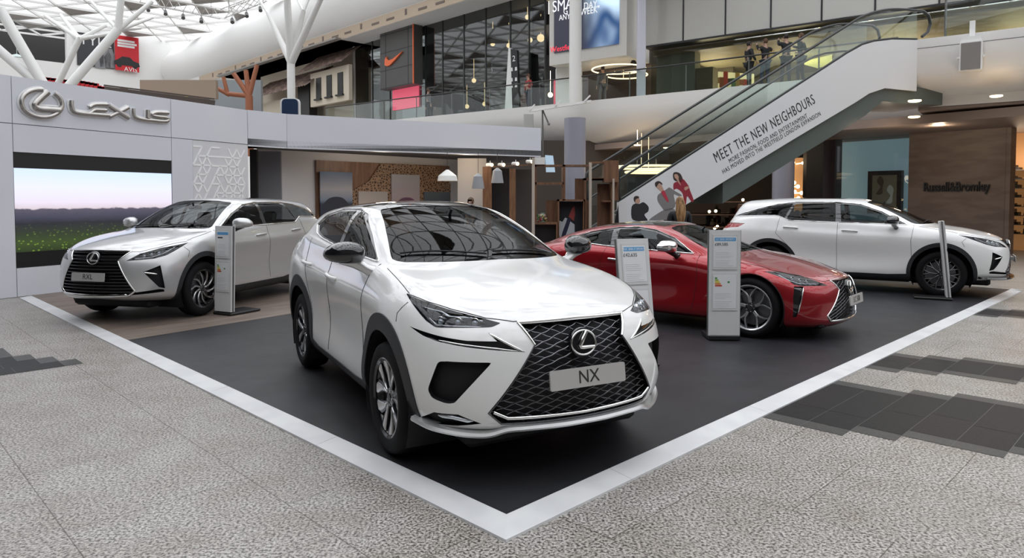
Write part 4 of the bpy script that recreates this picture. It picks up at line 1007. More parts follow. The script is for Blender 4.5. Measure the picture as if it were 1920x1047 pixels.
n_ = len(pts); mb.add([Vector((p.x, p.y, ZB+.03)) for p in pts]+[Vector((p.x, p.y, ZB+.18)) for p in pts], [tuple(range(n_-1, -1, -1)), tuple(range(n_, 2*n_))]+[(i, (i+1) % n_, n_+(i+1) % n_, n_+i) for i in range(n_)])
child(mb.build('canopy_slab', mat('canopy_under', (.10, .097, .095), .8)), g)
# entrance recess between screen wall and lounge
ysl(468, 280, 484, 496, 17.6, M_dark, 'dark_doorway', 'dark narrow doorway right of the patterned panel', 'doorway', .1)
ysl(483, 284, 529, 495, 18.0, mat('grey_door_panel', (.26, .26, .28), .4), 'grey_door', 'tall grey sliding door panel beside the lounge wall', 'door', .08)
# lounge back wall and picture wall
mb = MB(); WA.rect(mb, WA.sz(529, 300)[0], 0, 6.3, ZB+.02, -.2, -.06)
tag(mb.build('lounge_wall', M_panint), 'white lounge wall behind the wooden picture panel under the canopy', 'wall')
M_walnut = noise_color(mat('walnut_veneer', (.25, .13, .07), .45), (.13, .06, .032), (.25, .13, .07), 5, 4, .3, .7, vec_scale=(3, 3, .35))
g = empty('picture_wall', WA.P(3, 1, 0), 0, 'walnut picture wall with perforated wave screen and four seascape prints', 'display')
w0 = WA.sz(593, 350)[0]; w1 = WA.sz(843, 350)[0]; zt_ = (WA.sz(593, 300)[1]+WA.sz(841, 312)[1])/2
mb = MB(); WA.rect(mb, w0, .2, w1, zt_, -.06, 0); child(mb.build('wood_panel', M_walnut), g)
M_perf = mat('perforated_wood', (.2, .1, .05), .5); N, L = nt(M_perf); bb = N['Principled BSDF']; tc = N.new('ShaderNodeTexCoord'); vo = N.new('ShaderNodeTexVoronoi'); vo.inputs['Scale'].default_value = 13; vo.feature = 'DISTANCE_TO_EDGE'
L.new(tc.outputs['Object'], vo.inputs['Vector']); vr = N.new('ShaderNodeValToRGB'); vr.color_ramp.elements[0].position = .10; vr.color_ramp.elements[0].color = (.36, .22, .13, 1); vr.color_ramp.elements[1].position = .2; vr.color_ramp.elements[1].color = (.07, .035, .02, 1)
L.new(vo.outputs[0], vr.inputs[0]); L.new(vr.outputs[0], bb.inputs['Base Color'])
mb = MB(); pts = [WA.sz(*p) for p in ((655, 360), (690, 340), (712, 308), (760, 308), (818, 313), (826, 330), (843, 345), (843, 405), (655, 405))]; mb.prism(pts, WA.fr, 0, .05); child(mb.build('wave_screen', M_perf), g)
def grad(name, stops, axis=2):
    m = mat(name, (.5, .5, .5), .4); N, L = nt(m); tc = N.new('ShaderNodeTexCoord'); sp = N.new('ShaderNodeSeparateXYZ'); L.new(tc.outputs['Generated'], sp.inputs[0]); r = N.new('ShaderNodeValToRGB'); e = r.color_ramp.elements
    while len(e) < len(stops): e.new(.5)
    for i, (p, c) in enumerate(stops): e[i].position = p; e[i].color = (*c, 1)
    L.new(sp.outputs[axis], r.inputs[0]); L.new(r.outputs[0], N['Principled BSDF'].inputs['Base Color']); return m
pr = [grad('print_blue_sea', [(0, (.03, .04, .06)), (.28, (.04, .05, .08)), (.36, (.20, .25, .33)), (.6, (.42, .40, .42)), (1, (.07, .13, .22))]), grad('print_pale', [(0, (.25, .22, .22)), (.5, (.5, .44, .40)), (1, (.42, .38, .36))]),
      grad('print_dusk', [(0, (.25, .18, .22)), (.35, (.45, .36, .38)), (1, (.42, .42, .46))]), grad('print_dark_sea', [(0, (.05, .06, .08)), (1, (.11, .14, .17))])]
for k, (u0, v0, u1, v1) in enumerate(((597, 322, 658, 405), (669, 359, 724, 405), (731, 327, 784, 405), (792, 360, 841, 405))):
    a, z1 = WA.sz(u0, v0); b_, z0 = WA.sz(u1, v1); mb = MB(); WA.rect(mb, a, z0, b_, z1, .05, .09); child(mb.build('sea_print', pr[k]), g)
    if k in (0, 2):
        a2 = WA.sz(u0+18, 375)[0]; zz = WA.sz(u0+18, 383)[1]; mb = MB(); mb.prism(crom([(a2-.2, zz-.15), (a2-.1, zz+.1), (a2+.15, zz+.2), (a2+.45, zz+.14), (a2+.6, zz-.15)], 4, True), WA.fr, .09, .095); child(mb.build('printed_rocks', [mat('rock_blue', (.03, .035, .05), .6), 0, mat('rock_plum', (.16, .07, .12), .6)][k]), g)
# return wall lit by the pendants
ysl(858, 297, 912, 479, 20.6, M_panint, 'lounge_side_wall', 'short white lounge wall lit by the grey pendants', 'wall', .1)
# pendant lamps
def pendant(u, vt, vb, wpx, Y, m_, lb, prof):
    c = atY(u, vb, Y); k = Y/CF; h_ = (vb-vt)*k; r_ = wpx/2*k
    g = empty('pendant_lamp', c, 0, lb, 'lamp', 'pendant lamps under the canopy')
    mb = MB(); pp = [(r_*a, h_*b) for a, b in prof]; mb.lathe([(x, z) for x, z in pp]+[(max(x-.012, .002), z-.012 if i else z) for i, (x, z) in list(enumerate(pp))[::-1]], 36, close=True)
    o = mb.build('lamp_shade', m_, g, smooth=35)
    mb = MB(); mb.cyl((0, 0, h_), (0, 0, ZB+.03-c.z), .006, n=6); mb.build('cable', M_black, g)
    mb = MB(); mb.sphere((0, 0, h_*.35), .05, 10); mb.build('bulb', M_warm, g)
M_gs = mat('grey_shade', (.30, .31, .33), .5)
pendant(839, 318.5, 339.5, 38, 18.9, mat('white_shade', (.8, .8, .78), .5), 'wide white pendant lamp, leftmost of the three under the canopy', [(1, 0), (.90, .45), (.35, .85), (.12, 1), (.02, 1)])
pendant(896.5, 325.5, 354, 23.5, 18.6, M_gs, 'grey bucket pendant lamp hanging lowest of the three', [(1, 0), (.72, .80), (.30, .95), (.12, 1), (.02, 1)])
pendant(932.5, 315, 343.5, 23.5, 19.4, M_gs, 'grey bucket pendant lamp nearest the track spotlights', [(1, 0), (.72, .80), (.30, .95), (.12, 1), (.02, 1)])
for (x, y, z, e_, c_, sz_) in ((atY(875, 305, 19.4).x, 19.6, 2.8, 22, (1, .80, .58), .25), (atY(720, 300, 19).x, 18.6, 2.8, 18, (1, .85, .7), .3)):
    l = bpy.data.lights.new('lounge_light', 'POINT'); l.energy = e_; l.color = c_; l.shadow_soft_size = sz_; o = bpy.data.objects.new('lounge_light', l); COL.objects.link(o); o.location = (x, y, z)
# track spotlights
YS = 19.8
for k, (u, v) in enumerate(((919, 311), (941, 311), (967, 309), (994, 305))):
    c = atY(u, v, YS); mb = MB(); mb.cyl(c+Vector((.05, -.1, .02)), c+Vector((-.08, .12, .03)), .055, n=14); mb.cyl(c+Vector((0, 0, .03)), c+Vector((0, 0, .14)), .01, n=5)
    mb.cyl(c+Vector((.051, -.102, .02)), c+Vector((.056, -.112, .019)), .045, n=14, m=1)
    tag(mb.build('spotlight', [M_white, M_warm], smooth=40), 'small white track spotlight, %s of the four beside the pendants' % ['leftmost', 'second from left', 'third from left', 'rightmost'][k], 'lamp', 'track spotlights')
mb = MB(); a = atY(905, 314, YS); b_ = atY(1001, 309, YS); mb.obox(a, b_, .05, .03); tag(mb.build('light_track', M_walnut), 'wooden rail carrying the four track spotlights', 'rail')
# walnut shelving
g = empty('shelving_unit', (.9, 15.2, .03), 0, 'open walnut shelving unit of staggered boxes between lounge and escalator', 'shelf unit')
def sp_(u0, v0, u1, v1, Y, dep, name='shelf_board', m_=None):
    if Y < 19.9: Y *= .785; dep *= .785
    a = atY(u0, v0, Y); b = atY(u1, v1, Y); mb = MB(); mb.box((min(a.x, b.x), Y, max(min(a.z, b.z), .033)), (max(a.x, b.x), Y+dep, max(a.z, b.z))); return child(mb.build(name, m_ or M_walnut), g)
M_post = mat('pale_post', (.52, .45, .38), .5)
sp_(997.5, 296, 1002.5, 450, 19.0, .12, 'post', M_post); sp_(1105, 305, 1109, 452, 19.0, .12, 'post', M_post); sp_(1149, 335, 1151.5, 452, 18.9, .08, 'post', M_post)
for (u0, v0, u1, v1) in ((1003, 309, 1107, 312.5), (1003, 342, 1057, 346.5), (1003, 309, 1006, 417), (1055, 309, 1060, 376), (1000, 417, 1047, 421), (1043, 421, 1047, 470),
        (1046, 374, 1097, 377.5), (1046, 374, 1048.5, 470), (1094, 374, 1097, 470), (1096, 334, 1151, 338), (1096, 334, 1099, 470), (1146, 335, 1149, 470), (1107, 303, 1134, 306.5), (1107, 335, 1134, 338), (1130, 376, 1149, 379)):
    sp_(u0, v0, u1, v1, 19.1, .42)
sp_(1024, 376, 1047, 417, 19.5, .02, 'back_panel'); sp_(1078, 335, 1096, 376, 19.5, .02, 'back_panel'); sp_(1133, 301, 1160, 342, 19.0, .45, 'solid_box'); sp_(1120, 345, 1147, 470, 19.5, .03, 'back_panel')
sp_(1097, 376, 1104, 470, 19.5, .03, 'back_panel'); sp_(905, 314, 922, 450, 20.2, .1, 'side_board'); sp_(955, 316, 967, 420, 20.4, .15, 'side_board'); sp_(1151, 340, 1160, 376, 19.2, .3, 'side_board')
ysl(967, 318, 1000, 475, 21.6, mat('screen_brown', (.07, .055, .05), .6), 'brown_screen', 'brown screen panel behind the spotlights, left of the shelving', 'panel', .05)  # panel in one even brown
ysl(922, 316, 956, 475, 21.5, mat('screen_dark_grey', (.035, .03, .032), .6), 'dark_screen', 'dark brown screen panel directly behind the pendant lamps', 'panel', .05)  # panel in one even, very dark grey
sp_(1003.5, 421.5, 1042.5, 470, 19.3, .2, 'dark_cabinet', M_black)
# white panel and tilted screen on top of the shelving
ysl(1002.6, 295, 1022, 308.5, 14.95, M_white, 'header_box', 'small white box on top of the pale shelving post', 'box', .1)
mb = MB(); q = [atY(1022, 291, 20.0), atY(1037, 292, 20.2), atY(1041, 323, 20.2), atY(1024, 323, 20.0)]; n_ = len(q); mb.add(q+[p+Vector((0, .05, 0)) for p in q], [(0, 1, 2, 3), (7, 6, 5, 4), (0, 4, 5, 1), (1, 5, 6, 2), (2, 6, 7, 3), (3, 7, 4, 0)])
tag(mb.build('hanging_screen', mat('screen_pale_blue', (.3, .4, .5), .3, emit=(.45, .58, .7), es=.5)), 'small pale blue screen hanging behind the shelving top', 'screen')
# poster with umbrella
g = empty('umbrella_poster', atY(1071, 410, 15.2), 0, 'black poster with white splash and red pencil shape inside the shelving', 'poster')
a = atY(1048.7, 377.8, 15.25); b_ = atY(1093.8, 462, 15.25); mb = MB(); mb.box((a.x, 15.25, b_.z), (b_.x, 15.28, a.z)); child(mb.build('poster_board', mat('poster_navy', (.01, .012, .018), .5)), g)
def ypoly(pts, Y, m_, nm, th=.008):
    q = [atY(980+x/6.16, 280+y/6.16, Y) for x, y in pts]; mb = MB(); n_ = len(q); mb.add(q+[p+Vector((0, th, 0)) for p in q], [tuple(range(n_)), tuple(range(2*n_-1, n_-1, -1))]+[(i, (i+1) % n_, n_+(i+1) % n_, n_+i) for i in range(n_)]); return child(mb.build(nm, m_), g)
ypoly([(600, 650), (575, 670), (530, 780), (555, 800), (590, 830), (605, 760)], 15.24, mat('poster_red', (.35, .06, .05), .5), 'red_shape')
ypoly([(425, 825), (460, 840), (490, 790), (515, 800), (500, 850), (545, 830), (600, 870), (600, 1000), (560, 1040), (430, 1045), (415, 930)], 15.245, mat('poster_splash', (.55, .58, .62), .5), 'white_splash')
ypoly([(520, 790), (500, 850), (460, 960), (440, 1040), (480, 1045), (530, 900), (560, 800)], 15.235, mat('poster_blue', (.02, .025, .06), .5), 'blue_shape')
ypoly([(1060, 860), (1085, 730), (1105, 640), (1112, 860)], 15.2, M_black, 'black_shape')
# jar of sweets
c = atY(1015, 417, 15.1); g = empty('sweet_jar', c, 0, 'glass jar full of colourful sweets on the walnut shelf', 'jar')
mb = MB(); mb.lathe([(.001, .0), (.14, .0), (.175, .04), (.18, .17), (.15, .25), (.12, .27), (.12, .29), (.115, .29), (.115, .27), (.145, .245), (.172, .17), (.168, .045), (.135, .01), (.001, .01)], 28); mb.build('jar_glass', M_bal, g, smooth=50)
sw_ = [mat('sweet', c_, .35) for c_ in ((.6, .35, .05), (.5, .05, .05), (.6, .5, .35), (.1, .3, .12), (.55, .2, .3))]
rnd = random.Random(2); mbs_ = [MB() for _ in sw_]
for k in range(90):
    a = rnd.random()*2*PI; r_ = .14*math.sqrt(rnd.random()); z = .03+rnd.random()*.18; mbs_[rnd.randrange(5)].sphere((r_*math.cos(a), r_*math.sin(a), z), .026, 8)
allm = MB()
for k, m_ in enumerate(mbs_): allm.add(m_.v, m_.f, k)
tag(allm.build('sweets', sw_, g, smooth=60), kind='stuff')
g.scale = (.79, .79, .79)
# car key mirror sign above the canopy: rounded dark sign
c = atY(542, 198, 19.0); g = empty('rounded_screen', c, 0, 'dark rounded screen in a white surround standing above the canopy', 'screen')
k = 19/CF
def rs(a, b, t): return Vector((c.x+a*k, c.y-t, c.z-b*k))
mb = MB(); mb.prism(rpoly([(-17, -14), (19, -14), (19, 20), (-17, 20)], [10, 10, 1, 1], 5), rs, -.12, 0); mb.box((c.x-.1, c.y+.02, ZT-.7), (c.x+.1, c.y+.1, c.z)); child(mb.build('screen_surround', M_white), g)
mb = MB(); mb.prism(rpoly([(-13, -12), (17, -12), (17, 18), (-13, 18)], [8, 8, 1, 1], 5), rs, 0, .03); child(mb.build('screen_face', mat('screen_deep_blue', (.03, .05, .10), .12)), g)
# roof-top string of things seen over the stand wall: red letters and balustrade
WT = Wall(W1.P(0, 0, -14).xy, (.62, .785))
mb = MB()
for (u0, u1, v0, v1) in ((78, 128, 148, 154), (134, 183, 152, 161)):
    n_ = 6
    for i in range(n_):
        u = u0+(u1-u0)*(i+.5)/n_; v = v0+(v1-v0)*(i+.5)/n_; cc = atY(u, v, 34); mb.box((cc.x-.09, cc.y, cc.z-.16), (cc.x+.09, cc.y+.1, cc.z+.10)); mb.box((cc.x-.12, cc.y, cc.z-.02), (cc.x+.12, cc.y+.1, cc.z+.10)); mb.box((cc.x-.3, cc.y+.02, cc.z-.2), (cc.x+.9, cc.y+.06, cc.z-.12)); mb.box((cc.x-.03, cc.y+.02, 0), (cc.x+.03, cc.y+.06, cc.z))
tag(mb.build('red_lettering', M_redp), 'row of red letters just showing above the stand wall', 'lettering')
for k, (u, v, m_) in enumerate(((232, 168, 0), (310, 179, 0), (371, 187, 0), (279, 177, 2), (345, 184, 1))):
    c = atY(u, v, 33); mb = MB(); mb.rbox((c.x-.20, c.y-.05, c.z-.12), (c.x+.20, c.y+.05, c.z+.08), .03); mb.box((c.x-.02, c.y-.02, 0), (c.x+.02, c.y+.02, c.z))
    tag(mb.build('food_sign', [mat('sign_brown', (.25, .10, .05), .5), mat('sign_yellow', (.6, .5, .12), .5), M_redp][m_]), ['brown food sign, leftmost above the stand wall', 'brown food sign in the middle above the stand wall', 'brown food sign, rightmost above the stand wall', 'red round food sign above the silver lettering', 'yellow food sign above the silver lettering'][k], 'sign')
mb = MB(); a = atY(195, 160, 32.5); b_ = atY(402, 186, 32.5); mb.obox(a, b_, .05, .07); mb.obox(a-Vector((0, 0, .35)), b_-Vector((0, 0, .35)), .03, .6)
tag(mb.build('kiosk_rail', mat('rail_brown', (.08, .06, .05), .5)), 'long dark rail with signs behind the top of the stand wall', 'railing')
ysl(262, 150, 405, 185, 36, mat('tan_wall_paint', (.36, .28, .21), .7), 'tan_wall', 'tan wall under the left end of the white bulkhead', 'wall', .3)
ysl(402, 150, 490, 215, 40, mat('blue_grey_glass_wall', (.28, .31, .33), .3), 'pale_glass_wall', 'pale blue grey glass wall behind the rust coloured column', 'wall', .3)

# ---------------------------------------------------------------- price stands
M_std = mat('stand_white', (.62, .62, .62), .4); M_acr = mat('acrylic_frame', (.60, .60, .60), .2); M_paper = mat('paper', (.70, .71, .72), .6); M_blue = mat('header_blue', (.10, .33, .62), .5)
Men = [mat('energy_colour', c_, .5) for c_ in ((.02, .22, .05), (.25, .38, .04), (.65, .50, .03), (.60, .22, .03), (.5, .05, .03))]
def price_stand(name_lab, x, y, rz, lean, head, price, wdt=.36, hgt=1.28, base=True, bw=.5):
    g = empty('price_stand', (x, y, PLZ), rz, name_lab, 'sign', 'price stands')
    R = Matrix.Rotation(lean, 4, 'X')
    def fr(a, b, t): return R @ Vector((a, -t, b))
    mb = MB(); mb.prism([(-wdt/2, .05), (wdt/2, .05), (wdt/2, hgt), (-wdt/2, hgt)], fr, -.035, .035); mb.build('stand_panel', M_std, g)
    mb = MB(); mb.prism([(-wdt/2-.012, .05), (wdt/2+.012, .05), (wdt/2+.012, hgt), (-wdt/2-.012, hgt)], fr, -.010, .010); mb.build('side_channel', M_steel, g)
    mb = MB()
    mb.rbox((-wdt/2-.02, -.05, .003), (wdt/2+.02, bw, .035), .008) if base else mb.rbox((-wdt/2, -.06, .003), (wdt/2, .3, .06), .008)
    mb.build('foot_plate', M_black, g)
    for k, (z1, z0) in enumerate(((hgt-.05, hgt-.46), (hgt-.50, hgt-.94))):
        w2 = wdt*.40
        mb = MB(); mb.prism([(-w2, z0), (w2, z0), (w2, z1), (-w2, z1)], fr, .035, .042); fr_ = mb.build('paper_holder', M_acr, g)
        mb = MB(); mb.prism([(-w2+.012, z0+.03), (w2-.012, z0+.03), (w2-.012, z1-.02), (-w2+.012, z1-.02)], fr, .042, .0435); mb.build('printed_sheet', M_paper, fr_)
        TM = lambda a, b: R @ frameM((a, -.045, b), (1, 0, 0), (0, 0, 1))
        if k == 0:
            mb = MB(); mb.prism(rpoly([(-w2+.022, z1-.075), (w2-.022, z1-.075), (w2-.022, z1-.035), (-w2+.022, z1-.035)], .006, 2), fr, .0435, .0445); mb.build('blue_header', M_blue, fr_)
            if head: text_obj('header_text', head, .030, TM(0, z1-.056), M_wt, fr_, .0003)
            if price: text_obj('price_text', price, .048, TM(-.045, z1-.115), CM_INK, fr_, .0005)
            else: mb = MB(); mb.prism([(-w2+.03, z1-.125), (-w2+.13, z1-.125), (-w2+.13, z1-.105), (-w2+.03, z1-.105)], fr, .0435, .0445); mb.build('blurred_price', CM_INK, fr_)
        else:
            for i, m_ in enumerate(Men):
                mb = MB(); z = z1-.05-i*.022; mb.prism([(-w2+.03, z-.018), (-w2+.055+i*.014, z-.018), (-w2+.055+i*.014, z), (-w2+.03, z)], fr, .0435, .0445); mb.build('energy_bar', m_, fr_)
            mb = MB(); mb.prism([(.03, z1-.115), (.055, z1-.115), (.055, z1-.095), (.03, z1-.095)], fr, .0435, .0445); mb.build('rating_mark', Men[0], fr_)
        mb = MB(); rn = random.Random(k)
        for i in range(9):
            z = z0+.045+i*.019
            if i in (4,): continue
            mb.prism([(-w2+.03, z), (-w2+.03+(w2*2-.06)*(.5+.5*rn.random()), z), (-w2+.03+(w2*2-.06)*(.5+.5*rn.random()), z+.003), (-w2+.03, z+.003)], fr, .0435, .044)
        mb.build('small_print', mat('print_grey', (.35, .36, .38), .6), fr_)
price_stand('white price stand before the front wheel of the silver SUV', atZ(421, 591, .03).x, atZ(421, 591, .03).y, -.47, -.03, '', '', .33, 1.27)
price_stand('white price stand priced 42,635 between the crossover and the red coupe', 1.26, 6.75, .30, -.17, 'NX 300h F SPORT', '£42,635', .34, 1.27)
price_stand('tallest looking white price stand in front of the red coupe wheel', atZ(1356, 638, .03).x, atZ(1356, 638, .03).y+.0, -.02, -.005, 'LC 500h SPORT+', '£89,585', .362, 1.29, False)
price_stand('white price stand seen nearly edge on before the white SUV wheel', atZ(1778, 562, .03).x, atZ(1778, 562, .03).y, 1.08, -.10, '', '', .33, 1.30)
# ---------------------------------------------------------------- car bodies
# Each body is a dome of rings (sill, crease, shoulder, hood edge, glass base, roof edge, ridge);
# every ring runs rear centre -> side -> front centre through 16 stations (x, y, z), car frame: x forward.
def ring(*p): return [tuple(q) for q in p]

NX = [
 ring((-2.15,0,.30),(-2.13,.40,.30),(-2.08,.65,.30),(-1.98,.76,.30),(-1.85,.80,.27),(-1.33,.80,.24),(-.80,.80,.23),(-.20,.80,.23),(.35,.80,.23),(.85,.80,.23),(1.33,.80,.26),(1.68,.79,.29),(1.90,.70,.30),(2.06,.56,.31),(2.16,.36,.32),(2.20,0,.33)),
 ring((-2.26,0,.36),(-2.24,.40,.36),(-2.17,.70,.36),(-2.03,.83,.36),(-1.83,.87,.34),(-1.33,.88,.30),(-.80,.87,.28),(-.20,.86,.28),(.35,.86,.28),(.85,.87,.29),(1.33,.88,.31),(1.70,.87,.34),(1.96,.79,.35),(2.14,.61,.355),(2.25,.38,.36),(2.29,0,.365)),
 ring((-2.31,0,.50),(-2.29,.40,.50),(-2.21,.70,.50),(-2.06,.85,.50),(-1.84,.90,.48),(-1.33,.92,.50),(-.80,.905,.42),(-.20,.90,.40),(.35,.90,.41),(.85,.905,.44),(1.33,.92,.50),(1.73,.905,.49),(2.00,.81,.47),(2.17,.62,.46),(2.275,.38,.46),(2.31,0,.46)),
 ring((-2.32,0,.72),(-2.30,.40,.72),(-2.22,.70,.72),(-2.08,.86,.72),(-1.86,.915,.74),(-1.33,.925,.75),(-.80,.868,.66),(-.20,.850,.62),(.35,.855,.62),(.85,.885,.66),(1.33,.922,.75),(1.72,.91,.72),(2.00,.825,.68),(2.16,.64,.66),(2.27,.40,.66),(2.315,0,.66)),
 ring((-2.28,0,.95),(-2.26,.40,.95),(-2.19,.68,.96),(-2.07,.84,.98),(-1.88,.90,1.00),(-1.33,.922,1.00),(-.80,.912,.98),(-.20,.908,.95),(.35,.905,.93),(.85,.908,.93),(1.33,.925,.95),(1.70,.88,.93),(1.95,.80,.89),(2.12,.63,.86),(2.23,.40,.85),(2.285,0,.84)),
 ring((-2.24,0,1.05),(-2.22,.39,1.05),(-2.15,.65,1.06),(-2.04,.79,1.08),(-1.90,.86,1.12),(-1.33,.885,1.13),(-.80,.868,1.10),(-.20,.86,1.07),(.35,.86,1.055),(.85,.865,1.05),(1.33,.872,1.06),(1.66,.815,1.035),(1.88,.73,.995),(2.04,.58,.965),(2.15,.38,.952),(2.20,0,.948)),
 ring((-2.19,0,1.12),(-2.17,.37,1.12),(-2.10,.61,1.13),(-2.01,.73,1.16),(-1.92,.81,1.20),(-1.34,.85,1.24),(-.80,.845,1.21),(-.20,.84,1.17),(.35,.838,1.15),(.85,.825,1.135),(1.31,.79,1.125),(1.58,.73,1.10),(1.77,.64,1.065),(1.92,.49,1.04),(2.02,.31,1.035),(2.06,0,1.035)),
 ring((-2.13,0,1.17),(-2.12,.36,1.17),(-2.06,.59,1.18),(-1.98,.71,1.20),(-1.90,.78,1.25),(-1.36,.82,1.30),(-.80,.82,1.265),(-.20,.82,1.225),(.35,.81,1.195),(.84,.78,1.175),(1.10,.72,1.165),(1.28,.63,1.155),(1.42,.51,1.15),(1.52,.37,1.15),(1.59,.20,1.15),(1.62,0,1.15)),
 ring((-2.10,0,1.20),(-2.09,.35,1.20),(-2.04,.58,1.22),(-1.95,.70,1.24),(-1.75,.75,1.29),(-1.35,.785,1.33),(-.80,.795,1.29),(-.20,.795,1.24),(.35,.785,1.21),(.80,.75,1.19),(.91,.68,1.195),(.99,.58,1.20),(1.06,.46,1.205),(1.11,.32,1.208),(1.14,.16,1.21),(1.15,0,1.21)),
 ring((-1.98,0,1.36),(-1.97,.32,1.36),(-1.92,.52,1.37),(-1.83,.63,1.38),(-1.62,.69,1.42),(-1.25,.715,1.45),(-.78,.72,1.445),(-.25,.715,1.43),(.18,.70,1.41),(.40,.675,1.39),(.47,.61,1.40),(.52,.53,1.41),(.56,.42,1.42),(.59,.29,1.425),(.61,.15,1.43),(.62,0,1.43)),
 ring((-1.82,0,1.52),(-1.81,.30,1.52),(-1.76,.48,1.52),(-1.68,.56,1.52),(-1.45,.60,1.535),(-1.15,.61,1.555),(-.78,.615,1.573),(-.40,.61,1.58),(-.17,.59,1.575),(-.08,.56,1.57),(-.055,.50,1.582),(-.035,.43,1.592),(-.015,.34,1.60),(0,.23,1.605),(.01,.12,1.607),(.01,0,1.608)),
]
NX_ROOF = dict(xr=-1.62, zr=1.575, xf=-.32, zf=1.638, zm=1.65)

def warp(rings, xm, ym, zm):
    X0, X1 = zip(*xm); Z0, Z1 = zip(*zm)
    return [[(float(np.interp(x, X0, X1)), y*ym, float(np.interp(z, Z0, Z1))) for x, y, z in r] for r in rings]

RXR = warp(NX, [(-2.32,-2.50),(-1.33,-1.395),(0,0.05),(.90,1.0),(1.33,1.395),(2.315,2.44)], 1.895/1.85,
           [(0,0),(.36,.36),(.95,.965),(1.21,1.225),(1.65,1.69)])
# longer cabin: header further forward, roof carried to the tail
for k, dx in ((9, .10), (10, .20)):
    RXR[k] = [(x+dx*max(0, min(1, (x+.6)/.5)), y, z) for x, y, z in RXR[k]]
for k, dx in ((9, .04), (10, .10)):
    RXR[k] = [(x-dx*max(0, min(1, (-x-.8)/.7)), y, z+.02*max(0, min(1, (-x-.8)/.7))) for x, y, z in RXR[k]]
RX_ROOF = dict(xr=-1.78, zr=1.645, xf=-.05, zf=1.675, zm=1.695)

LCR = [
 ring((-2.20,0,.22),(-2.18,.40,.22),(-2.12,.65,.22),(-2.02,.78,.22),(-1.90,.82,.20),(-1.435,.84,.18),(-.90,.82,.16),(-.20,.82,.16),(.40,.82,.16),(.92,.82,.16),(1.435,.84,.16),(1.80,.80,.16),(1.98,.72,.16),(2.10,.58,.16),(2.20,.38,.16),(2.24,0,.16)),
 ring((-2.32,0,.30),(-2.30,.40,.30),(-2.22,.70,.30),(-2.10,.84,.29),(-1.90,.90,.27),(-1.435,.92,.24),(-.90,.90,.20),(-.20,.885,.20),(.40,.885,.20),(.92,.90,.20),(1.435,.92,.20),(1.80,.88,.20),(2.02,.79,.20),(2.16,.62,.20),(2.27,.38,.20),(2.31,0,.20)),
 ring((-2.36,0,.42),(-2.34,.40,.42),(-2.26,.72,.42),(-2.14,.86,.42),(-1.92,.93,.40),(-1.435,.955,.42),(-.90,.925,.33),(-.20,.90,.32),(.40,.90,.32),(.92,.92,.33),(1.435,.95,.40),(1.80,.91,.36),(2.03,.82,.32),(2.17,.64,.31),(2.28,.38,.31),(2.33,0,.31)),
 ring((-2.36,0,.60),(-2.34,.40,.60),(-2.26,.72,.60),(-2.15,.86,.61),(-1.94,.94,.63),(-1.435,.96,.66),(-.90,.90,.55),(-.20,.865,.52),(.40,.87,.52),(.92,.91,.55),(1.435,.955,.60),(1.80,.91,.54),(2.03,.81,.48),(2.16,.65,.46),(2.27,.40,.46),(2.32,0,.46)),
 ring((-2.32,0,.76),(-2.30,.40,.76),(-2.23,.68,.77),(-2.12,.83,.78),(-1.94,.92,.80),(-1.435,.95,.84),(-.90,.905,.78),(-.20,.885,.73),(.40,.885,.72),(.92,.905,.73),(1.435,.94,.76),(1.78,.88,.71),(1.99,.79,.64),(2.13,.64,.61),(2.24,.40,.60),(2.30,0,.60)),
 ring((-2.30,0,.88),(-2.28,.39,.88),(-2.20,.64,.88),(-2.09,.78,.89),(-1.94,.86,.92),(-1.435,.90,.95),(-.90,.885,.91),(-.20,.875,.86),(.40,.875,.84),(.92,.88,.83),(1.435,.87,.83),(1.72,.80,.785),(1.92,.70,.74),(2.07,.56,.71),(2.19,.37,.70),(2.25,0,.70)),
 ring((-2.25,0,.94),(-2.23,.37,.94),(-2.15,.58,.94),(-2.05,.70,.95),(-1.92,.76,.97),(-1.435,.82,1.0),(-.90,.845,.965),(-.20,.845,.92),(.40,.84,.90),(.92,.83,.895),(1.38,.77,.88),(1.60,.69,.845),(1.76,.59,.80),(1.90,.46,.775),(2.02,.30,.77),(2.08,0,.77)),
 ring((-2.10,0,.975),(-2.08,.34,.975),(-2.02,.52,.98),(-1.92,.62,.99),(-1.75,.70,1.0),(-1.40,.77,1.03),(-.90,.815,.99),(-.20,.82,.95),(.40,.815,.93),(.86,.78,.925),(1.13,.69,.935),(1.28,.60,.925),(1.40,.49,.915),(1.50,.36,.905),(1.57,.20,.905),(1.60,0,.905)),
 ring((-1.98,0,1.0),(-1.97,.30,1.0),(-1.93,.46,1.0),(-1.85,.56,1.01),(-1.70,.65,1.02),(-1.38,.73,1.05),(-.88,.785,1.01),(-.20,.80,.97),(.38,.79,.955),(.76,.75,.955),(.86,.66,.965),(.93,.56,.97),(.99,.45,.975),(1.04,.31,.98),(1.07,.16,.982),(1.08,0,.983)),
 ring((-1.62,0,1.14),(-1.61,.28,1.14),(-1.57,.42,1.14),(-1.50,.52,1.145),(-1.36,.59,1.155),(-1.12,.645,1.175),(-.76,.69,1.18),(-.20,.70,1.17),(.16,.685,1.155),(.38,.65,1.135),(.44,.58,1.145),(.49,.50,1.155),(.53,.40,1.165),(.56,.28,1.17),(.58,.14,1.173),(.59,0,1.174)),
 ring((-1.16,0,1.252),(-1.15,.26,1.252),(-1.12,.38,1.25),(-1.07,.46,1.25),(-.96,.51,1.258),(-.80,.54,1.27),(-.54,.57,1.283),(-.20,.58,1.287),(-.02,.565,1.278),(.06,.53,1.268),(.085,.47,1.278),(.10,.41,1.287),(.115,.33,1.296),(.13,.22,1.302),(.14,.11,1.305),(.14,0,1.306)),
]
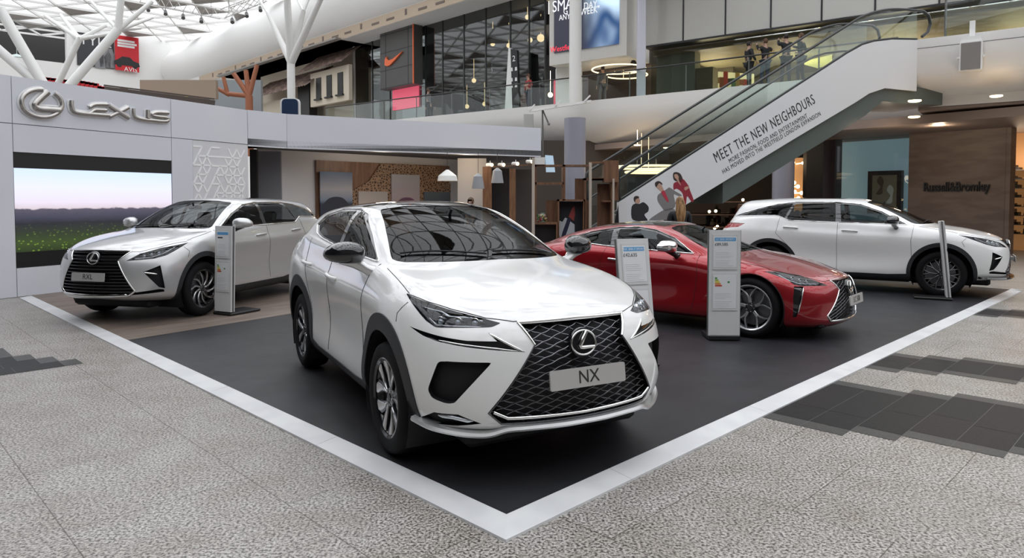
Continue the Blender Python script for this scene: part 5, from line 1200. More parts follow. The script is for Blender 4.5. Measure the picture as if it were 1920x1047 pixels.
LC_ROOF = dict(xr=-.95, zr=1.295, xf=-.12, zf=1.34, zm=1.35)

def add_ridge(rings, R):
    r10 = rings[-1]; x0 = r10[0][0]; x1 = r10[15][0]
    r12 = []
    for x, y, z in r10:
        t = (x-x0)/(x1-x0); xx = R['xr']+(R['xf']-R['xr'])*t
        zz = R['zr']+(R['zf']-R['zr'])*t; zz += (R['zm']-max(R['zr'], R['zf'])+.012)*4*t*(1-t)*.9
        r12.append((xx, 0.0, zz))
    r11 = []
    for (a, b) in zip(r10, r12):
        s = .5
        x = a[0]*(1-s)+b[0]*s; y = a[1]*.56; z = a[2]+(b[2]-a[2])*.78
        r11.append((x, y, z))
    return rings+[r11, r12]

def cr_weights(n, sub):
    """dense Catmull-Rom sampling matrix, one row per sample"""
    rows = []
    for i in range(n-1):
        for k in range(sub):
            t = k/sub; w = np.zeros(n+2)
            w[i] += .5*(-t+2*t*t-t**3); w[i+1] += .5*(2-5*t*t+3*t**3)
            w[i+2] += .5*(t+4*t*t-3*t**3); w[i+3] += .5*(-t*t+t**3)
            rows.append(w)
    w = np.zeros(n+2); w[n] = 1; rows.append(w)
    W = np.array(rows); out = W[:, 1:n+1].copy()
    out[:, 0] += 2*W[:, 0]; out[:, 1] -= W[:, 0]
    out[:, n-1] += 2*W[:, n+1]; out[:, n-2] -= W[:, n+1]
    return out

def body_grid(rings, subu=8, subv=6):
    A = np.array(rings)                       # ring, station, xyz
    # symmetric end conditions: mirror across y = 0 at both ends
    def ext(A):
        a = A[:, 1:2]*np.array([1, -1, 1]); b = A[:, -2:-1]*np.array([1, -1, 1])
        return np.concatenate([a, A, b], 1)
    E = ext(A); n = A.shape[1]; rows = []
    for i in range(n-1):
        for k in range(subu):
            t = k/subu
            p0, p1, p2, p3 = E[:, i], E[:, i+1], E[:, i+2], E[:, i+3]
            rows.append(.5*(2*p1+(p2-p0)*t+(2*p0-5*p1+4*p2-p3)*t*t+(3*p1-p0-3*p2+p3)*t**3))
    rows.append(A[:, -1])
    U = np.stack(rows, 1)
    W = cr_weights(A.shape[0], subv)
    G = np.einsum('vr,ruc->vuc', W, U)
    for _ in range(12):                        # fair the surface so highlights run clean
        Gu = np.concatenate([G[:, 1:2]*np.array([1, -1, 1]), G, G[:, -2:-1]*np.array([1, -1, 1])], 1)
        Lu = (Gu[:, :-2]+Gu[:, 2:])/2-G
        Lv = np.zeros_like(G); Lv[1:-1] = (G[:-2]+G[2:])/2-G[1:-1]
        k = np.ones((G.shape[0], 1, 1)); k[0] = 0; k[-1] = 0
        G = G+.5*k*Lu+.5*Lv
    G[:, 0, 1] = 0; G[:, -1, 1] = 0; G[-1, :, 1] = 0
    G[:, :, 1] = np.maximum(G[:, :, 1], 0)
    return G

def body_bm(rings, subu=8, subv=6):
    G = body_grid(rings, subu, subv); V, U, _ = G.shape
    bm = bmesh.new(); vs = [[bm.verts.new(G[v, u]) for u in range(U)] for v in range(V)]
    for v in range(V-1):
        for u in range(U-1):
            q = [vs[v][u], vs[v+1][u], vs[v+1][u+1], vs[v][u+1]]
            bm.faces.new(q)
    bmesh.ops.remove_doubles(bm, verts=bm.verts, dist=1e-4)
    bmesh.ops.dissolve_degenerate(bm, dist=1e-5, edges=bm.edges)
    bm.faces.layers.int.new('tag')
    return bm
# ---------------------------------------------------------------- cutting and fitting parts on a body
def basis(d):
    d = Vector(d).normalized()
    if abs(d.z) > .9: return d, Vector((1, 0, 0)), Vector((0, 1, 0))
    b = Vector((0, 0, 1)); a = d.cross(b).normalized()
    return d, a, b

class Shell:
    def __init__(s, rings, roof, subu=8, subv=6):
        s.bm = body_bm(add_ridge(rings, roof), subu, subv)
        s.lay = s.bm.faces.layers.int['tag']
        h2 = s.bm.copy()
        for v in h2.verts: v.co.y *= -1
        me = bpy.data.meshes.new('x'); h2.to_mesh(me)
        full = s.bm.copy(); full.from_mesh(me); bpy.data.meshes.remove(me)
        s.tree = BVHTree.FromBMesh(full); full.free(); h2.free()
        s.n = 0
    def on(s, p, d, off=0.0):
        """the point of the shell met when coming in along -d towards p"""
        d = Vector(d).normalized(); p = Vector(p)
        h = s.tree.ray_cast(p+d*1.6, -d)
        if h[0] is None: return p+d*off
        n = h[1]
        if n.dot(d) < 0: n = -n
        return h[0]+n*off
    def to2(s, pts, d):
        d, a, b = basis(d); return [(Vector(p).dot(a), Vector(p).dot(b)) for p in pts]
    def cut(s, pts, d, sel, r=0.0, n=4, only=0):
        """cut the outline pts (3D, seen along d) into the shell; returns the region's id"""
        s.n += 1; t = s.n
        d, A, B = basis(d)
        P = s.to2(pts, d)
        if r: P = rpoly(P, r, n)
        s.last = P
        N = len(P); bm = s.bm
        for i in range(N):
            p, q = P[i], P[(i+1) % N]
            e = (q[0]-p[0], q[1]-p[1]); L = math.hypot(*e)
            if L < 1e-5: continue
            nn = A*(-e[1])+B*e[0]; co = A*p[0]+B*p[1]
            lo = (min(p[0], q[0])-1e-4, min(p[1], q[1])-1e-4); hi = (max(p[0], q[0])+1e-4, max(p[1], q[1])+1e-4)
            fs = []
            for f in bm.faces:
                if f[s.lay] != only: continue
                c = f.calc_center_median()
                if not sel(c): continue
                xs = [v.co.dot(A) for v in f.verts]; ys = [v.co.dot(B) for v in f.verts]
                if min(xs) > hi[0] or max(xs) < lo[0] or min(ys) > hi[1] or max(ys) < lo[1]: continue
                fs.append(f)
            if not fs: continue
            es = {e for f in fs for e in f.edges}; vs = {v for f in fs for v in f.verts}
            bmesh.ops.bisect_plane(bm, geom=list(fs)+list(es)+list(vs), plane_co=co, plane_no=nn, dist=2e-5)
        for f in bm.faces:
            if f[s.lay] != only: continue
            c = f.calc_center_median()
            if sel(c) and inpoly(c.dot(A), c.dot(B), P): f[s.lay] = t
        return t
    def faces(s, t): return [f for f in s.bm.faces if f[s.lay] == t]
    def part(s, t, name, m, parent, side='both', off=0.0, smooth=40, depth=None, d=None, walls=True, lip=None):
        """make the region its own object(s). off: shift along normals; depth,d: shift inwards with walls"""
        fs = s.faces(t)
        if not fs: return []
        sh = Vector((0, 0, 0)) if depth is None else Vector(d).normalized()*(-depth)
        nrm = {}
        if off:
            for f in fs:
                for v in f.verts: nrm[v] = nrm.get(v, Vector())+f.normal*f.calc_area()
            for v in nrm: nrm[v] = nrm[v].normalized()
            
        def make(sgn, mb):
            idx = {}; vs = []; F = []
            for f in fs:
                q = []
                for v in f.verts:
                    if v not in idx:
                        c = v.co+sh+(nrm[v]*off if off else Vector())
                        idx[v] = len(vs); vs.append((c.x, c.y*sgn, c.z))
                    q.append(idx[v])
                F.append(q if sgn > 0 else q[::-1])
            if walls and (depth is not None or off):
                for f in fs:
                    for l in f.loops:
                        e = l.edge
                        o = [g for g in e.link_faces if g is not f]
                        if o and o[0][s.lay] == t: continue
                        if abs(e.verts[0].co.y) < 1e-4 and abs(e.verts[1].co.y) < 1e-4: continue
                        a, b = l.vert, l.link_loop_next.vert
                        k = len(vs)
                        vs.extend([(a.co.x, a.co.y*sgn, a.co.z), (b.co.x, b.co.y*sgn, b.co.z)])
                        w = [idx[b], idx[a], k, k+1]
                        F.append(w if sgn > 0 else w[::-1])
            mb.add(vs, F)
        out = []
        if side == 'both':
            mb = MB(); make(1, mb); make(-1, mb)
            me = bpy.data.meshes.new(name); me.from_pydata(mb.v, [], mb.f)
            bm = bmesh.new(); bm.from_mesh(me); bmesh.ops.remove_doubles(bm, verts=bm.verts, dist=2e-4); bm.to_mesh(me); bm.free()
            out.append(finish(me, name, m, parent, smooth))
        else:
            for sg in ((1, -1) if side == 'pair' else ((1,) if side == 'left' else (-1,))):
                mb = MB(); make(sg, mb)
                me = bpy.data.meshes.new(name); me.from_pydata(mb.v, [], mb.f)
                bm = bmesh.new(); bm.from_mesh(me); bmesh.ops.remove_doubles(bm, verts=bm.verts, dist=2e-5); bm.to_mesh(me); bm.free()
                out.append(finish(me, name, m, parent, smooth))
        for o in out:
            wn = o.modifiers.new('weighted_normals', 'WEIGHTED_NORMAL'); wn.keep_sharp = True; wn.mode = 'FACE_AREA'; wn.weight = 80
        return out
    def path(s, pts, d, off=0.0, step=.03, closed=False):
        pts = [Vector(p) for p in pts]
        if closed: pts = pts+[pts[0]]
        out = []
        for a, b in zip(pts[:-1], pts[1:]):
            k = max(1, int((b-a).length/step))
            for i in range(k): out.append(s.on(a.lerp(b, i/k), d, off))
        if not closed: out.append(s.on(pts[-1], d, off))
        return out

def mir(pts): return [Vector((p[0], -p[1], p[2])) for p in pts]

def wheel(Rt, Rr, W, style, M, parent):
    """wheel about the y axis, outer face towards -y; an Empty with tyre, rim, brake disc"""
    wh = empty('wheel', (0, 0, 0)); wh.parent = parent
    T = Matrix.Rotation(PI/2, 4, 'X')        # local z -> -y
    h = W/2
    prof = [(Rr-.02, -h*.8), (Rr+.005, -h*.92), (Rr+.03, -h), (Rt-.045, -h), (Rt-.015, -h*.88), (Rt-.002, -h*.62), (Rt, 0), (Rt-.002, h*.62), (Rt-.015, h*.88), (Rt-.045, h), (Rr+.03, h), (Rr+.005, h*.92), (Rr-.02, h*.8)]
    mb = MB(); mb.lathe(prof, 64, T)
    for k in range(3):                        # tread grooves read as thin rings
        z = (-.4+.4*k)*h
        mb.lathe([(Rt+.001, z-.006), (Rt+.0015, z), (Rt+.001, z+.006)], 64, T)
    mb.build('tyre', M['rubber'], wh, smooth=50)
    rm = MB()
    rm.lathe([(Rr-.022, -h*.8), (Rr-.03, h*.55), (Rr-.012, h*.80), (Rr+.004, h*.86), (Rr+.006, h*.92), (Rr-.004, h*.93), (Rr-.018, h*.84)], 64, T, m=0 if style != 'y5' else 1)
    def fr(a, b, t): return T @ Vector((a, b, t))
    def blade(th, th2, r0, r1, w0, w1, z0, z1, dep, m, kink=0.0, nseg=5, w_mid=None):
        """tapering spoke from angle th at r0 to th2 at r1"""
        L = []; R = []
        for i in range(nseg+1):
            t = i/nseg; r = r0+(r1-r0)*t; a = th+(th2-th)*(t**(1+kink)); w = w0+(w1-w0)*t; z = z0+(z1-z0)*t**1.5
            if w_mid is not None: w = w+(w_mid-(w0+w1)/2)*4*t*(1-t)
            c = Vector((r*math.cos(a), r*math.sin(a), 0)); s_ = Vector((-math.sin(a), math.cos(a), 0))*(w/2)
            L.append((c+s_, z)); R.append((c-s_, z))
        vs = []
        for (l, z), (r_, _) in zip(L, R):
            c = (l+r_)*.5
            vs += [T @ Vector((l.x, l.y, z-dep)), T @ Vector((l.x, l.y, z-.004)), T @ Vector((c.x+(l.x-c.x)*.7, c.y+(l.y-c.y)*.7, z)),
                   T @ Vector((c.x+(r_.x-c.x)*.7, c.y+(r_.y-c.y)*.7, z)), T @ Vector((r_.x, r_.y, z-.004)), T @ Vector((r_.x, r_.y, z-dep))]
        fs = []
        for i in range(nseg):
            for k in range(6):
                l = (k+1) % 6
                fs.append((i*6+k, i*6+l, i*6+6+l, i*6+6+k))
        fs += [tuple(range(5, -1, -1)), tuple(nseg*6+k for k in range(6))]
        rm.add(vs, fs, m)
    zo = h*.80; zc = h*.62; R1 = Rr-.012
    if style == 'v5':
        for k in range(5):
            a = 2*PI*k/5+PI/2
            for sg in (-1, 1):
                blade(a+sg*.10, a+sg*.33, .05, R1, .030, .10, zc, zo-.004, .03, 0)
                blade(a+sg*.12, a+sg*.385, .07, R1-.004, .006, .085, zc+.004, zo+.001, .008, 1)
    elif style == 'turbine':
        for k in range(10):
            a = 2*PI*k/10
            blade(a, a+.50, .045, R1, .030, .034, zc, zo, .03, 0, kink=.6, nseg=8)
            blade(a+.02, a+.52, .045, R1, .022, .012, zc+.004, zo+.004, .006, 1, kink=.6, nseg=8, w_mid=.026)
            blade(a+.12, a+.66, .09, R1, .004, .010, zc+.002, zo+.002, .02, 1, kink=.4, nseg=8)
    elif style == 'y5':
        for k in range(5):
            a = 2*PI*k/5+PI/2+.2
            for sg in (-1, 1):
                blade(a+sg*.12, a+sg*.08, .04, .135, .026, .020, zc, zc+.012, .03, 1, nseg=4)
                blade(a+sg*.08, a+sg*.42, .125, R1, .020, .020, zc+.012, zo+.002, .03, 1, kink=.1, nseg=5, w_mid=.024)
            blade(a, a, .05, .13, .018, .02, zc-.01, zc, .02, 0, nseg=3)
    else:
        for k in range(10):
            a = 2*PI*k/10
            blade(a, a, .04, .15, .018, .012, zc, zc+.01, .03, 0, nseg=3)
            blade(a, a, .045, .15, .010, .008, zc+.003, zc+.014, .006, 1, nseg=3)
            for sg in (-1, 1):
                blade(a, a+sg*.16, .14, R1, .014, .016, zc+.01, zo, .025, 0, nseg=4)
                blade(a, a+sg*.16, .145, R1, .007, .008, zc+.013, zo+.003, .005, 1, nseg=4)
    rm.lathe([(.001, zc+.012), (.028, zc+.012), (.034, zc+.006), (.060, zc+.002), (.068, zc-.02), (.07, -h*.2)], 32, T, m=0)
    for k in range(5):
        a = 2*PI*k/5
        c = T @ Vector((.048*math.cos(a), .048*math.sin(a), zc)); c2 = T @ Vector((.048*math.cos(a), .048*math.sin(a), zc+.008))
        rm.cyl(c, c2, .009, n=8, m=1)
    rm.build('rim', [M['rim_dark'], M['rim_bright']], wh, smooth=35)
    b = MB(); b.lathe([(.07, -.01), (Rr-.055, -.01), (Rr-.055, .012), (.07, .012), (.07, .05), (.001, .05)], 40, T)
    b.M = Matrix(); b.build('brake_disc', M['disc'], wh, smooth=30)
    c = MB(); cp = [(-.115, .15), (-.115, Rr-.05), (0, Rr-.035), (.115, Rr-.05), (.115, .15), (0, .11)]
    c.prism(cp, lambda a, b_, t: T @ Vector((-b_, a, t)), -.03, .04); c.build('brake_caliper', M['disc'], wh)
    return wh

def copy_tree(o, parent=None):
    c = o.copy(); COL.objects.link(c); c.parent = parent
    for ch in list(o.children): copy_tree(ch, c)
    return c

def emblem_mesh(mb, c, X, Y, Z, rx, ry, th, dp):
    """oval ring with the slanted L, drawn in plane X,Y, raised along Z"""
    c = Vector(c); X = Vector(X); Y = Vector(Y); Z = Vector(Z)
    n = 40
    def ringpt(a): return c+X*(rx*math.cos(a))+Y*(ry*math.sin(a))
    arc = [ringpt(2*PI*i/n) for i in range(n)]
    mb.tube(arc, th, 8, closed=True, up=Z, flat=.8)
    fr = lambda a, b, t: c+X*(a*rx)+Y*(b*ry)+Z*(t)
    L = [(.30, .93), (.02, .80), (-.42, -.22), (-.30, -.42), (.80, -.42), (.92, -.20), (-.02, -.20), (.42, .90)]
    L = [(.12, .96), (-.50, -.18), (-.50, -.38), (-.36, -.50), (.82, -.50), (.92, -.28), (-.12, -.28), (.42, .90)]
    def q(a, b): return c+X*(a*rx)+Y*(b*ry)+Z*(dp*.5)
    mb.tube([q(.26, .90), q(-.05, .35), q(-.36, -.22), q(-.30, -.36), q(-.1, -.40), q(.84, -.40)], [th*1.9, th*2.3, th*2.1, th*1.9, th*1.9, th*1.4], 8, up=Z, flat=.8)

def build_car(K, M, label, group='cars on the showroom platform'):
    root = empty(K['name'], (K['pos'][0], K['pos'][1], K['z0']), K['pos'][2], label, 'car', group)
    S = Shell(K['rings'], K['roof'])
    WB = K['WB']; Rt = K['Rt']; ST = S
    FR = (1, 0, 0); SD = (0, 1, 0)
    side = lambda c: c.y > .45 and c.z < 1.7
    lowside = lambda c: c.y > .6 and c.z < 1.15
    P3 = lambda q: [(x, .9, z) for x, z in q]            # side-view outline
    Q3 = lambda q: [(2.2, y, z) for y, z in q]           # front-view outline
    # --- wheel openings
    for sx in (1, -1):
        for (R, nm) in ((K['Ra'], 'open'),):
            pl = [(sx*WB+R*math.cos(a), K['az']+R*math.sin(a)) for a in np.linspace(0, 2*PI, 41)[:-1]]
            S.cut(P3(pl), SD, lowside); op = S.n
            for f in S.faces(op): f[S.lay] = -1
            # straight cut below the opening
            pl2 = [(sx*WB-R*.985, K['az']-.05), (sx*WB+R*.985, K['az']-.05), (sx*WB+R*.985, 0), (sx*WB-R*.985, 0)]
            S.cut(P3(pl2), SD, lambda c: c.z < .6 and c.y > .3)
            for f in S.faces(S.n): f[S.lay] = -1
    if K.get('Rc'):
        for sx in (1, -1):
            R = K['Rc']; a0 = -.35
            pl = [(sx*WB+R*math.cos(a), K['az']+R*math.sin(a)*K.get('cy', 1)) for a in np.linspace(a0, PI-a0, 36)]
            t = S.cut(P3(pl), SD, lowside)
            S.part(t, 'wheel_arch_trim', M['clad'], root, 'pair', off=.008)
            for f in S.faces(t): f[S.lay] = -1
    if K.get('sill'):
        t = S.cut(P3(K['sill']), SD, lambda c: c.y > .6 and c.z < .6)
        S.part(t, 'sill_trim', M['clad'], root, 'pair', off=.006)
        for f in S.faces(t): f[S.lay] = -1
    # --- glass
    for nm, pl, r in K['windows']:
        t = S.cut(P3(pl), SD, side, r)
        S.part(t, nm, M['glass'] if 'panel' not in nm else M['piano'], root, 'pair', off=-.004, walls=False)
        for f in S.faces(t): f[S.lay] = -1
    if K.get('dlo'):       # black surround of the glasshouse
        t = S.cut(P3(K['dlo'][0]), SD, side, K['dlo'][1])
        S.part(t, 'window_surround', M['piano'], root, 'pair', off=-.002, walls=False)
        loop = rpoly([(x, z) for x, z in K['dlo'][0]], K['dlo'][1])
        for f in S.faces(t): f[S.lay] = -1
        for sg in (1, -1):
            p = S.path([(x, .9, z) for x, z in loop], SD, .002, .05, closed=True)
            if sg < 0: p = mir(p)
            mb = MB(); mb.tube(p, K.get('chr', .008), 6, closed=True)
            mb.build('window_trim', M[K.get('trim', 'chrome')], root, smooth=60)
    wsp = K['windscreen']
    t = S.cut([(.5, y, z) for y, z in wsp], FR, lambda c: c.x > K['wsx'] and c.z > wsp[0][1]-.1, .04)
    S.part(t, 'windscreen', M['glass'], root, 'both', off=-.003, walls=False)
    for f in S.faces(t): f[S.lay] = -1
    rw = K['rearglass']
    t = S.cut([(-1.9, y, z) for y, z in rw], (-1, 0, 0), lambda c: c.x < K['rgx'] and c.z > .9, .03)
    S.part(t, 'rear_window', M['glass'], root, 'both', off=-.003, walls=False)
    for f in S.faces(t): f[S.lay] = -1
    if K.get('toppanel'):
        t = S.cut([(x, y, 1.6) for x, y in K['toppanel'][0]], (0, 0, 1), lambda c: c.z > K['topz'], K['toppanel'][1])
        S.part(t, K['toppanel'][2], M['piano'], root, 'both', off=.001, walls=False)
        for f in S.faces(t): f[S.lay] = -1
    # --- front
    g = K['grille']
    t = S.cut(Q3(g), FR, lambda c: c.x > 1.9 and c.z < 1.05)
    S.part(t, 'grille', M['matte'], root, 'both', depth=.07, d=FR)
    for f in S.faces(t): f[S.lay] = -1
    G2 = g+[(-y, z) for y, z in g[::-1]]
    def front(y, z, off): return S.on((2.2, y, z), FR, off)
    # lattice
    mb = MB(); zt = max(z for y, z in g); zb = min(z for y, z in g)
    def runs(pts):
        run = []
        for p in pts:
            if inpoly(p[0], p[1], G2): run.append(p)
            else:
                if len(run) > 1: yield run
                run = []
        if len(run) > 1: yield run
    if K['lattice'] == 'mesh':
        sp = K.get('pitch', .062); sl = .36
        for sg in (1, -1):
            c0 = zb-1.0
            while c0 < zt+1.0:
                pts = [(y, c0+sg*sl*y+.0022*math.sin(y*2*PI/.09*1.0)) for y in np.arange(-.75, .751, .012)]
                for r_ in runs(pts):
                    q = [front(y, z, 0) for y, z in r_]
                    q = [Vector((p.x-.022-(.0 if sg > 0 else .004), p.y, p.z)) for p in q]
                    mb.tube(q, K.get('wire', .0042), 5)
                c0 += sp
    else:
        z = zb+.03
        while z < zt-.01:
            pts = [(y, z) for y in np.arange(-.75, .751, .02)]
            for r_ in runs(pts):
                q = [front(y, zz, 0) for y, zz in r_]
                for k in range(len(q)-1):
                    a, b = q[k], q[k+1]
                    mb.obox((a.x-.02, a.y, a.z), (b.x-.02, b.y, b.z), .03, .012, up=(0, 0, 1))
            z += .042
        mb.obox(front(0, zb+.02, -.035), front(0, zt-.02, -.035), .02, .02, up=(1, 0, 0))
    mb.build('grille_mesh', M['darkchrome'], bpy.data.objects.get(root.name) and [c for c in root.children if c.name.startswith('grille')][0], smooth=40)
    gs = MB()
    gp = [(y, z) for y, z in G2]
    for seg, mi, rr in K['surround']:
        for sg in (1, -1):
            q = S.path([(2.2, y*sg, z) for y, z in seg], FR, .002, .03)
            gs.tube([Vector((p.x-.004, p.y, p.z)) for p in q], rr, 8, m=mi)
    gs.build('grille_surround', [M['chrome'], M['darkchrome'], M['silver']], root, smooth=60)
    # headlights
    hd = Vector(K['hd']).normalized(); hs = lambda c: c.x > 1.3 and c.y > .15 and c.z > .3
    t = S.cut(K['headlight'], hd, hs, .012, 2)
    hl = S.part(t, 'headlight', M['housing'], root, 'pair', depth=.055, d=hd)
    lens = S.part(t, 'lens', M['clear'], None, 'pair', off=.001, walls=False)
    for f in S.faces(t): f[S.lay] = -1
    for i, sg in enumerate((1, -1)):
        lens[i].parent = hl[i]
        mb = MB()
        for p in K['lamps']:
            c = S.on(p, hd, 0)-hd*.040; r = K.get('lr', .026)
            c = Vector((c.x, c.y*sg, c.z)); D = Vector((hd.x, hd.y*sg, 0))
            mb.sphere(c+D*.008, r*.75, 12, m=0)
            Lz = frameM(c, D.cross(Vector((0, 0, 1))), (0, 0, 1))
            mb.M = Matrix(); fz = Lz
            if (fz.to_3x3() @ Vector((0, 0, 1))).dot(D) < 0: fz = Lz @ Matrix.Rotation(PI, 4, 'Y')
            mb.lathe([(r*.8, 0), (r*1.0, .012), (r*1.12, .02), (r*1.2, .012), (r*1.2, -.01)], 20, fz, m=1)
        mb.build('lamp', [M['lampglass'], M['chrome']], hl[i], smooth=50)
        mb = MB()
        for pl, rr in K['strips']:
            q = [p-hd*.018 for p in S.path(pl, hd, 0, .025)]
            if sg < 0: q = mir(q)
            mb.tube(q, rr, 6)
        mb.build('light_strip', M['chrome'], hl[i], smooth=60)
    for nm, pl, mt, dep, rr, dd in K['recess']:
        dv = Vector(dd).normalized()
        t = S.cut(pl, dv, (lambda c: c.x > 1.2 and c.y > .2) if dv.x > 0 else (lambda c: c.x < -1.2 and c.y > .2 and c.z > .9), rr, 3)
        S.part(t, nm, M[mt], root, 'pair', depth=dep, d=dv)
        for f in S.faces(t): f[S.lay] = -1
    for nm, pl, mt, rr, dd, off in K['front_bars']:
        for sg in (1, -1):
            q = S.path(pl, Vector(dd), off, .03)
            if sg < 0: q = mir(q)
            mb = MB(); rl = [rr]*len(q)
            rl[0] = rr*.3; rl[-1] = rr*.3
            mb.tube(q, rl, 8, flat=1.0); mb.build(nm, M[mt], root, smooth=60)
    if K.get('lip'):
        l = K['lip']; mb = MB()
        P = crom([(x, y, z) for x, y, z in l['p']], 5)
        P = P+[(x, -y, z) for x, y, z in P[::-1][1:]]
        hh, dd = l['h'], l['d']
        vs = []; fs = []
        n = len(P)
        for i, p in enumerate(P):
            a = Vector(P[max(i-1, 0)]); b = Vector(P[min(i+1, n-1)]); tg = (b-a); tg.z = 0; tg.normalize()
            o = Vector((-tg.y, tg.x, 0))
            if o.dot(Vector((1, 0, 0))*1.0+Vector((0, p[1], 0))) < 0: o = -o
            p = Vector(p)
            vs += [p-o*dd+Vector((0, 0, hh)), p+o*.012+Vector((0, 0, hh*.7)), p+o*.02+Vector((0, 0, 0)), p+o*.012-Vector((0, 0, .012)), p-o*dd-Vector((0, 0, .012))]
        for i in range(n-1):
            for k in range(5):
                q = (k+1) % 5
                fs.append((i*5+k, i*5+q, i*5+5+q, i*5+5+k))
        fs += [(0, 1, 2, 3, 4), tuple((n-1)*5+k for k in (4, 3, 2, 1, 0))]
        mb.add(vs, fs); mb.build('front_lip', M[l['m']], root, smooth=50)
    # badge and plate
    ex, ez, er = K['badge']
    c = front(0, ez, 0); nrm = Vector((1, 0, K.get('bt', .15))).normalized(); up = Vector((-nrm.z, 0, nrm.x))
    mb = MB(); fm = frameM(c+nrm*.0, (0, 1, 0), up)
    mb.lathe([(.001, .004), (er*.98, .004), (er*1.04, -.004), (er*1.04, -.03)], 36, fm)
    bd = mb.build('badge', M['piano'], root, smooth=50)
    mb = MB(); emblem_mesh(mb, c+nrm*.008, (0, 1, 0), up, nrm, er*.97, er*.82, er*.07, .012)
    mb.build('emblem', M['chrome'], bd, smooth=60)
    px, pz, txt = K['plate']
    c = Vector((px, 0, pz)); tilt = Vector((1, 0, K.get('pt', .12))).normalized(); up = Vector((-tilt.z, 0, tilt.x))
    fm = frameM(c, (0, 1, 0), up)
    mb = MB(); mb.prism(rpoly([(-.26, -.056), (.26, -.056), (.26, .056), (-.26, .056)], .012, 3), lambda a, b, t: fm @ Vector((a, b, t)), -.012, 0)
    mb.box((px-.06, -.1, pz-.03), (px-.008, .1, pz+.03))
    pl = mb.build('number_plate', M['plate'], root)
    if txt:
        text_obj('plate_text', txt, .105 if len(txt) < 3 else .095, fm @ Matrix.Translation((0, 0, .0012)), M['ink'], pl, .0006, sx=.95)
    # seams, handles
    bodymb = []
    for pl, dd in K['seams']:
        dv = Vector(dd)
        for sg in (1, -1):
            q = S.path(pl, dv, .0006, .035)
            if sg < 0: q = mir(q)
            bodymb.append(q)
    sm = MB()
    for q in bodymb: sm.tube(q, .0028, 4)
    if K.get('crease'):
        pass
    # body = whatever is left
    for f in S.bm.faces:
        if f[S.lay] == 0: f[S.lay] = 9999
    body = S.part(9999, 'body', M['paint'], root, 'both', walls=False, smooth=33)[0]
    # add the shut lines to the body mesh
    bm = bmesh.new(); bm.from_mesh(body.data); nf = len(bm.faces)
    me = bpy.data.meshes.new('s'); me.from_pydata(sm.v, [], sm.f); bm.from_mesh(me)
    bm.faces.ensure_lookup_table()
    for f in bm.faces[nf:]: f.material_index = 1
    bm.to_mesh(body.data); bm.free(); body.data.materials.append(M['gap'])
    body.data.set_sharp_from_angle(angle=math.radians(33))
    for hx, hz in K['handles']:
        for sg in (1, -1):
            a = S.on((hx-.10, .9, hz), SD, .028); b = S.on((hx+.10, .9, hz-.01), SD, .026); m_ = (a+b)/2+Vector((0, .006, 0))
            q = crom([S.on((hx-.125, .9, hz+.002), SD, -.004), a, m_, b, S.on((hx+.125, .9, hz-.01), SD, -.004)], 4)
            q = [Vector(p) for p in q]
            if sg < 0: q = mir(q)
            mb = MB(); mb.tube(q, [.012]+[.016]*(len(q)-2)+[.012], 8, flat=1.0, up=(0, 0, 1))
            mb.build('door_handle', M[K.get('handle', 'paint')], root, smooth=60)
    # mirrors
    for sg in (1, -1):
        mx, my, mz = K['mirror']
        mb = MB(); n = 18; vs = []; fs = []; R = 12
        for i in range(R+1):
            t = PI*i/R
            for k in range(n):
                a = 2*PI*k/n
                sx_ = abs(math.cos(a))**.7*math.copysign(1, math.cos(a)); sy_ = abs(math.sin(a))**.8*math.copysign(1, math.sin(a))
                x = .120*math.sin(t)*sx_; z = .088*math.sin(t)*sy_; y = .140*math.cos(t)
                if x < -.03: x = -.03
                if z < -.05: z = -.05+(z+.05)*.5
                z *= (1-.25*(y/.125)*1.0*.6)
                vs.append((mx+x+y*-.25, sg*(my+y), mz+z))
        for i in range(R):
            for k in range(n):
                l = (k+1) % n; fs.append((i*n+k, (i+1)*n+k, (i+1)*n+l, i*n+l))
        mb.add(vs, fs)
        mi = mb.build('wing_mirror', M[K.get('mirror_m', 'paint')], root, smooth=60)
        mb = MB(); y0 = S.on((mx+.02, .9, mz-.12), SD, -.02).y
        mb.tube([(mx+.07, sg*y0, mz-.13), (mx+.06, sg*(y0+.05), mz-.105), (mx+.03, sg*(my-.07), mz-.055), (mx+.02, sg*(my+.04), mz-.045)], [.045, .032, .045, .02], 8, flat=1.1)
        mb.build('mirror_arm', M[K.get('arm_m', 'piano')], mi, smooth=60)
        mb = MB(); mb.prism(rpoly([(-.10, -.05), (.095, -.05), (.09, .06), (-.10, .065)], .03), lambda a, b, t: (mx-.036+t+a*-.25*sg*0, sg*(my+a), mz+b), -.002, .002)
        mb.build('mirror_glass', M['mirrorglass'], mi)
    # wheels
    proto = wheel(Rt, K['Rr'], K['tw'], K['wheel'], M, root)
    first = True
    for sx in (1, -1):
        for sg in (1, -1):
            o = proto if first else copy_tree(proto, root); first = False
            yo = K['yw']-K['tw']/2
            st = K.get('steer', 0) if sx > 0 else 0
            o.location = (sx*WB, sg*yo, Rt)
            o.rotation_euler = (0, .3*sx+.2*sg, (PI if sg > 0 else 0)+st)
    for sx in (1, -1):
        for sg in (1, -1):
            R = K['Ra']+.012; ys = K['yw']-.01
            arc = [(sx*WB+R*math.cos(a), K['az']+R*math.sin(a)) for a in np.linspace(-.5, PI+.5, 25)]
            vs = [(x, sg*ys, z) for x, z in arc]+[(x, sg*.50, z) for x, z in arc]; n = len(arc)
            wl = MB(); wl.add(vs, [(i, i+1, n+i+1, n+i) for i in range(n-1)])
            wl.add([(x, sg*.50, z) for x, z in arc], [tuple(range(n))])
            wl.build('wheel_liner', M['matte'], root)
    # floor pan, dash, seats
    fp = MB(); zf = K['pan']
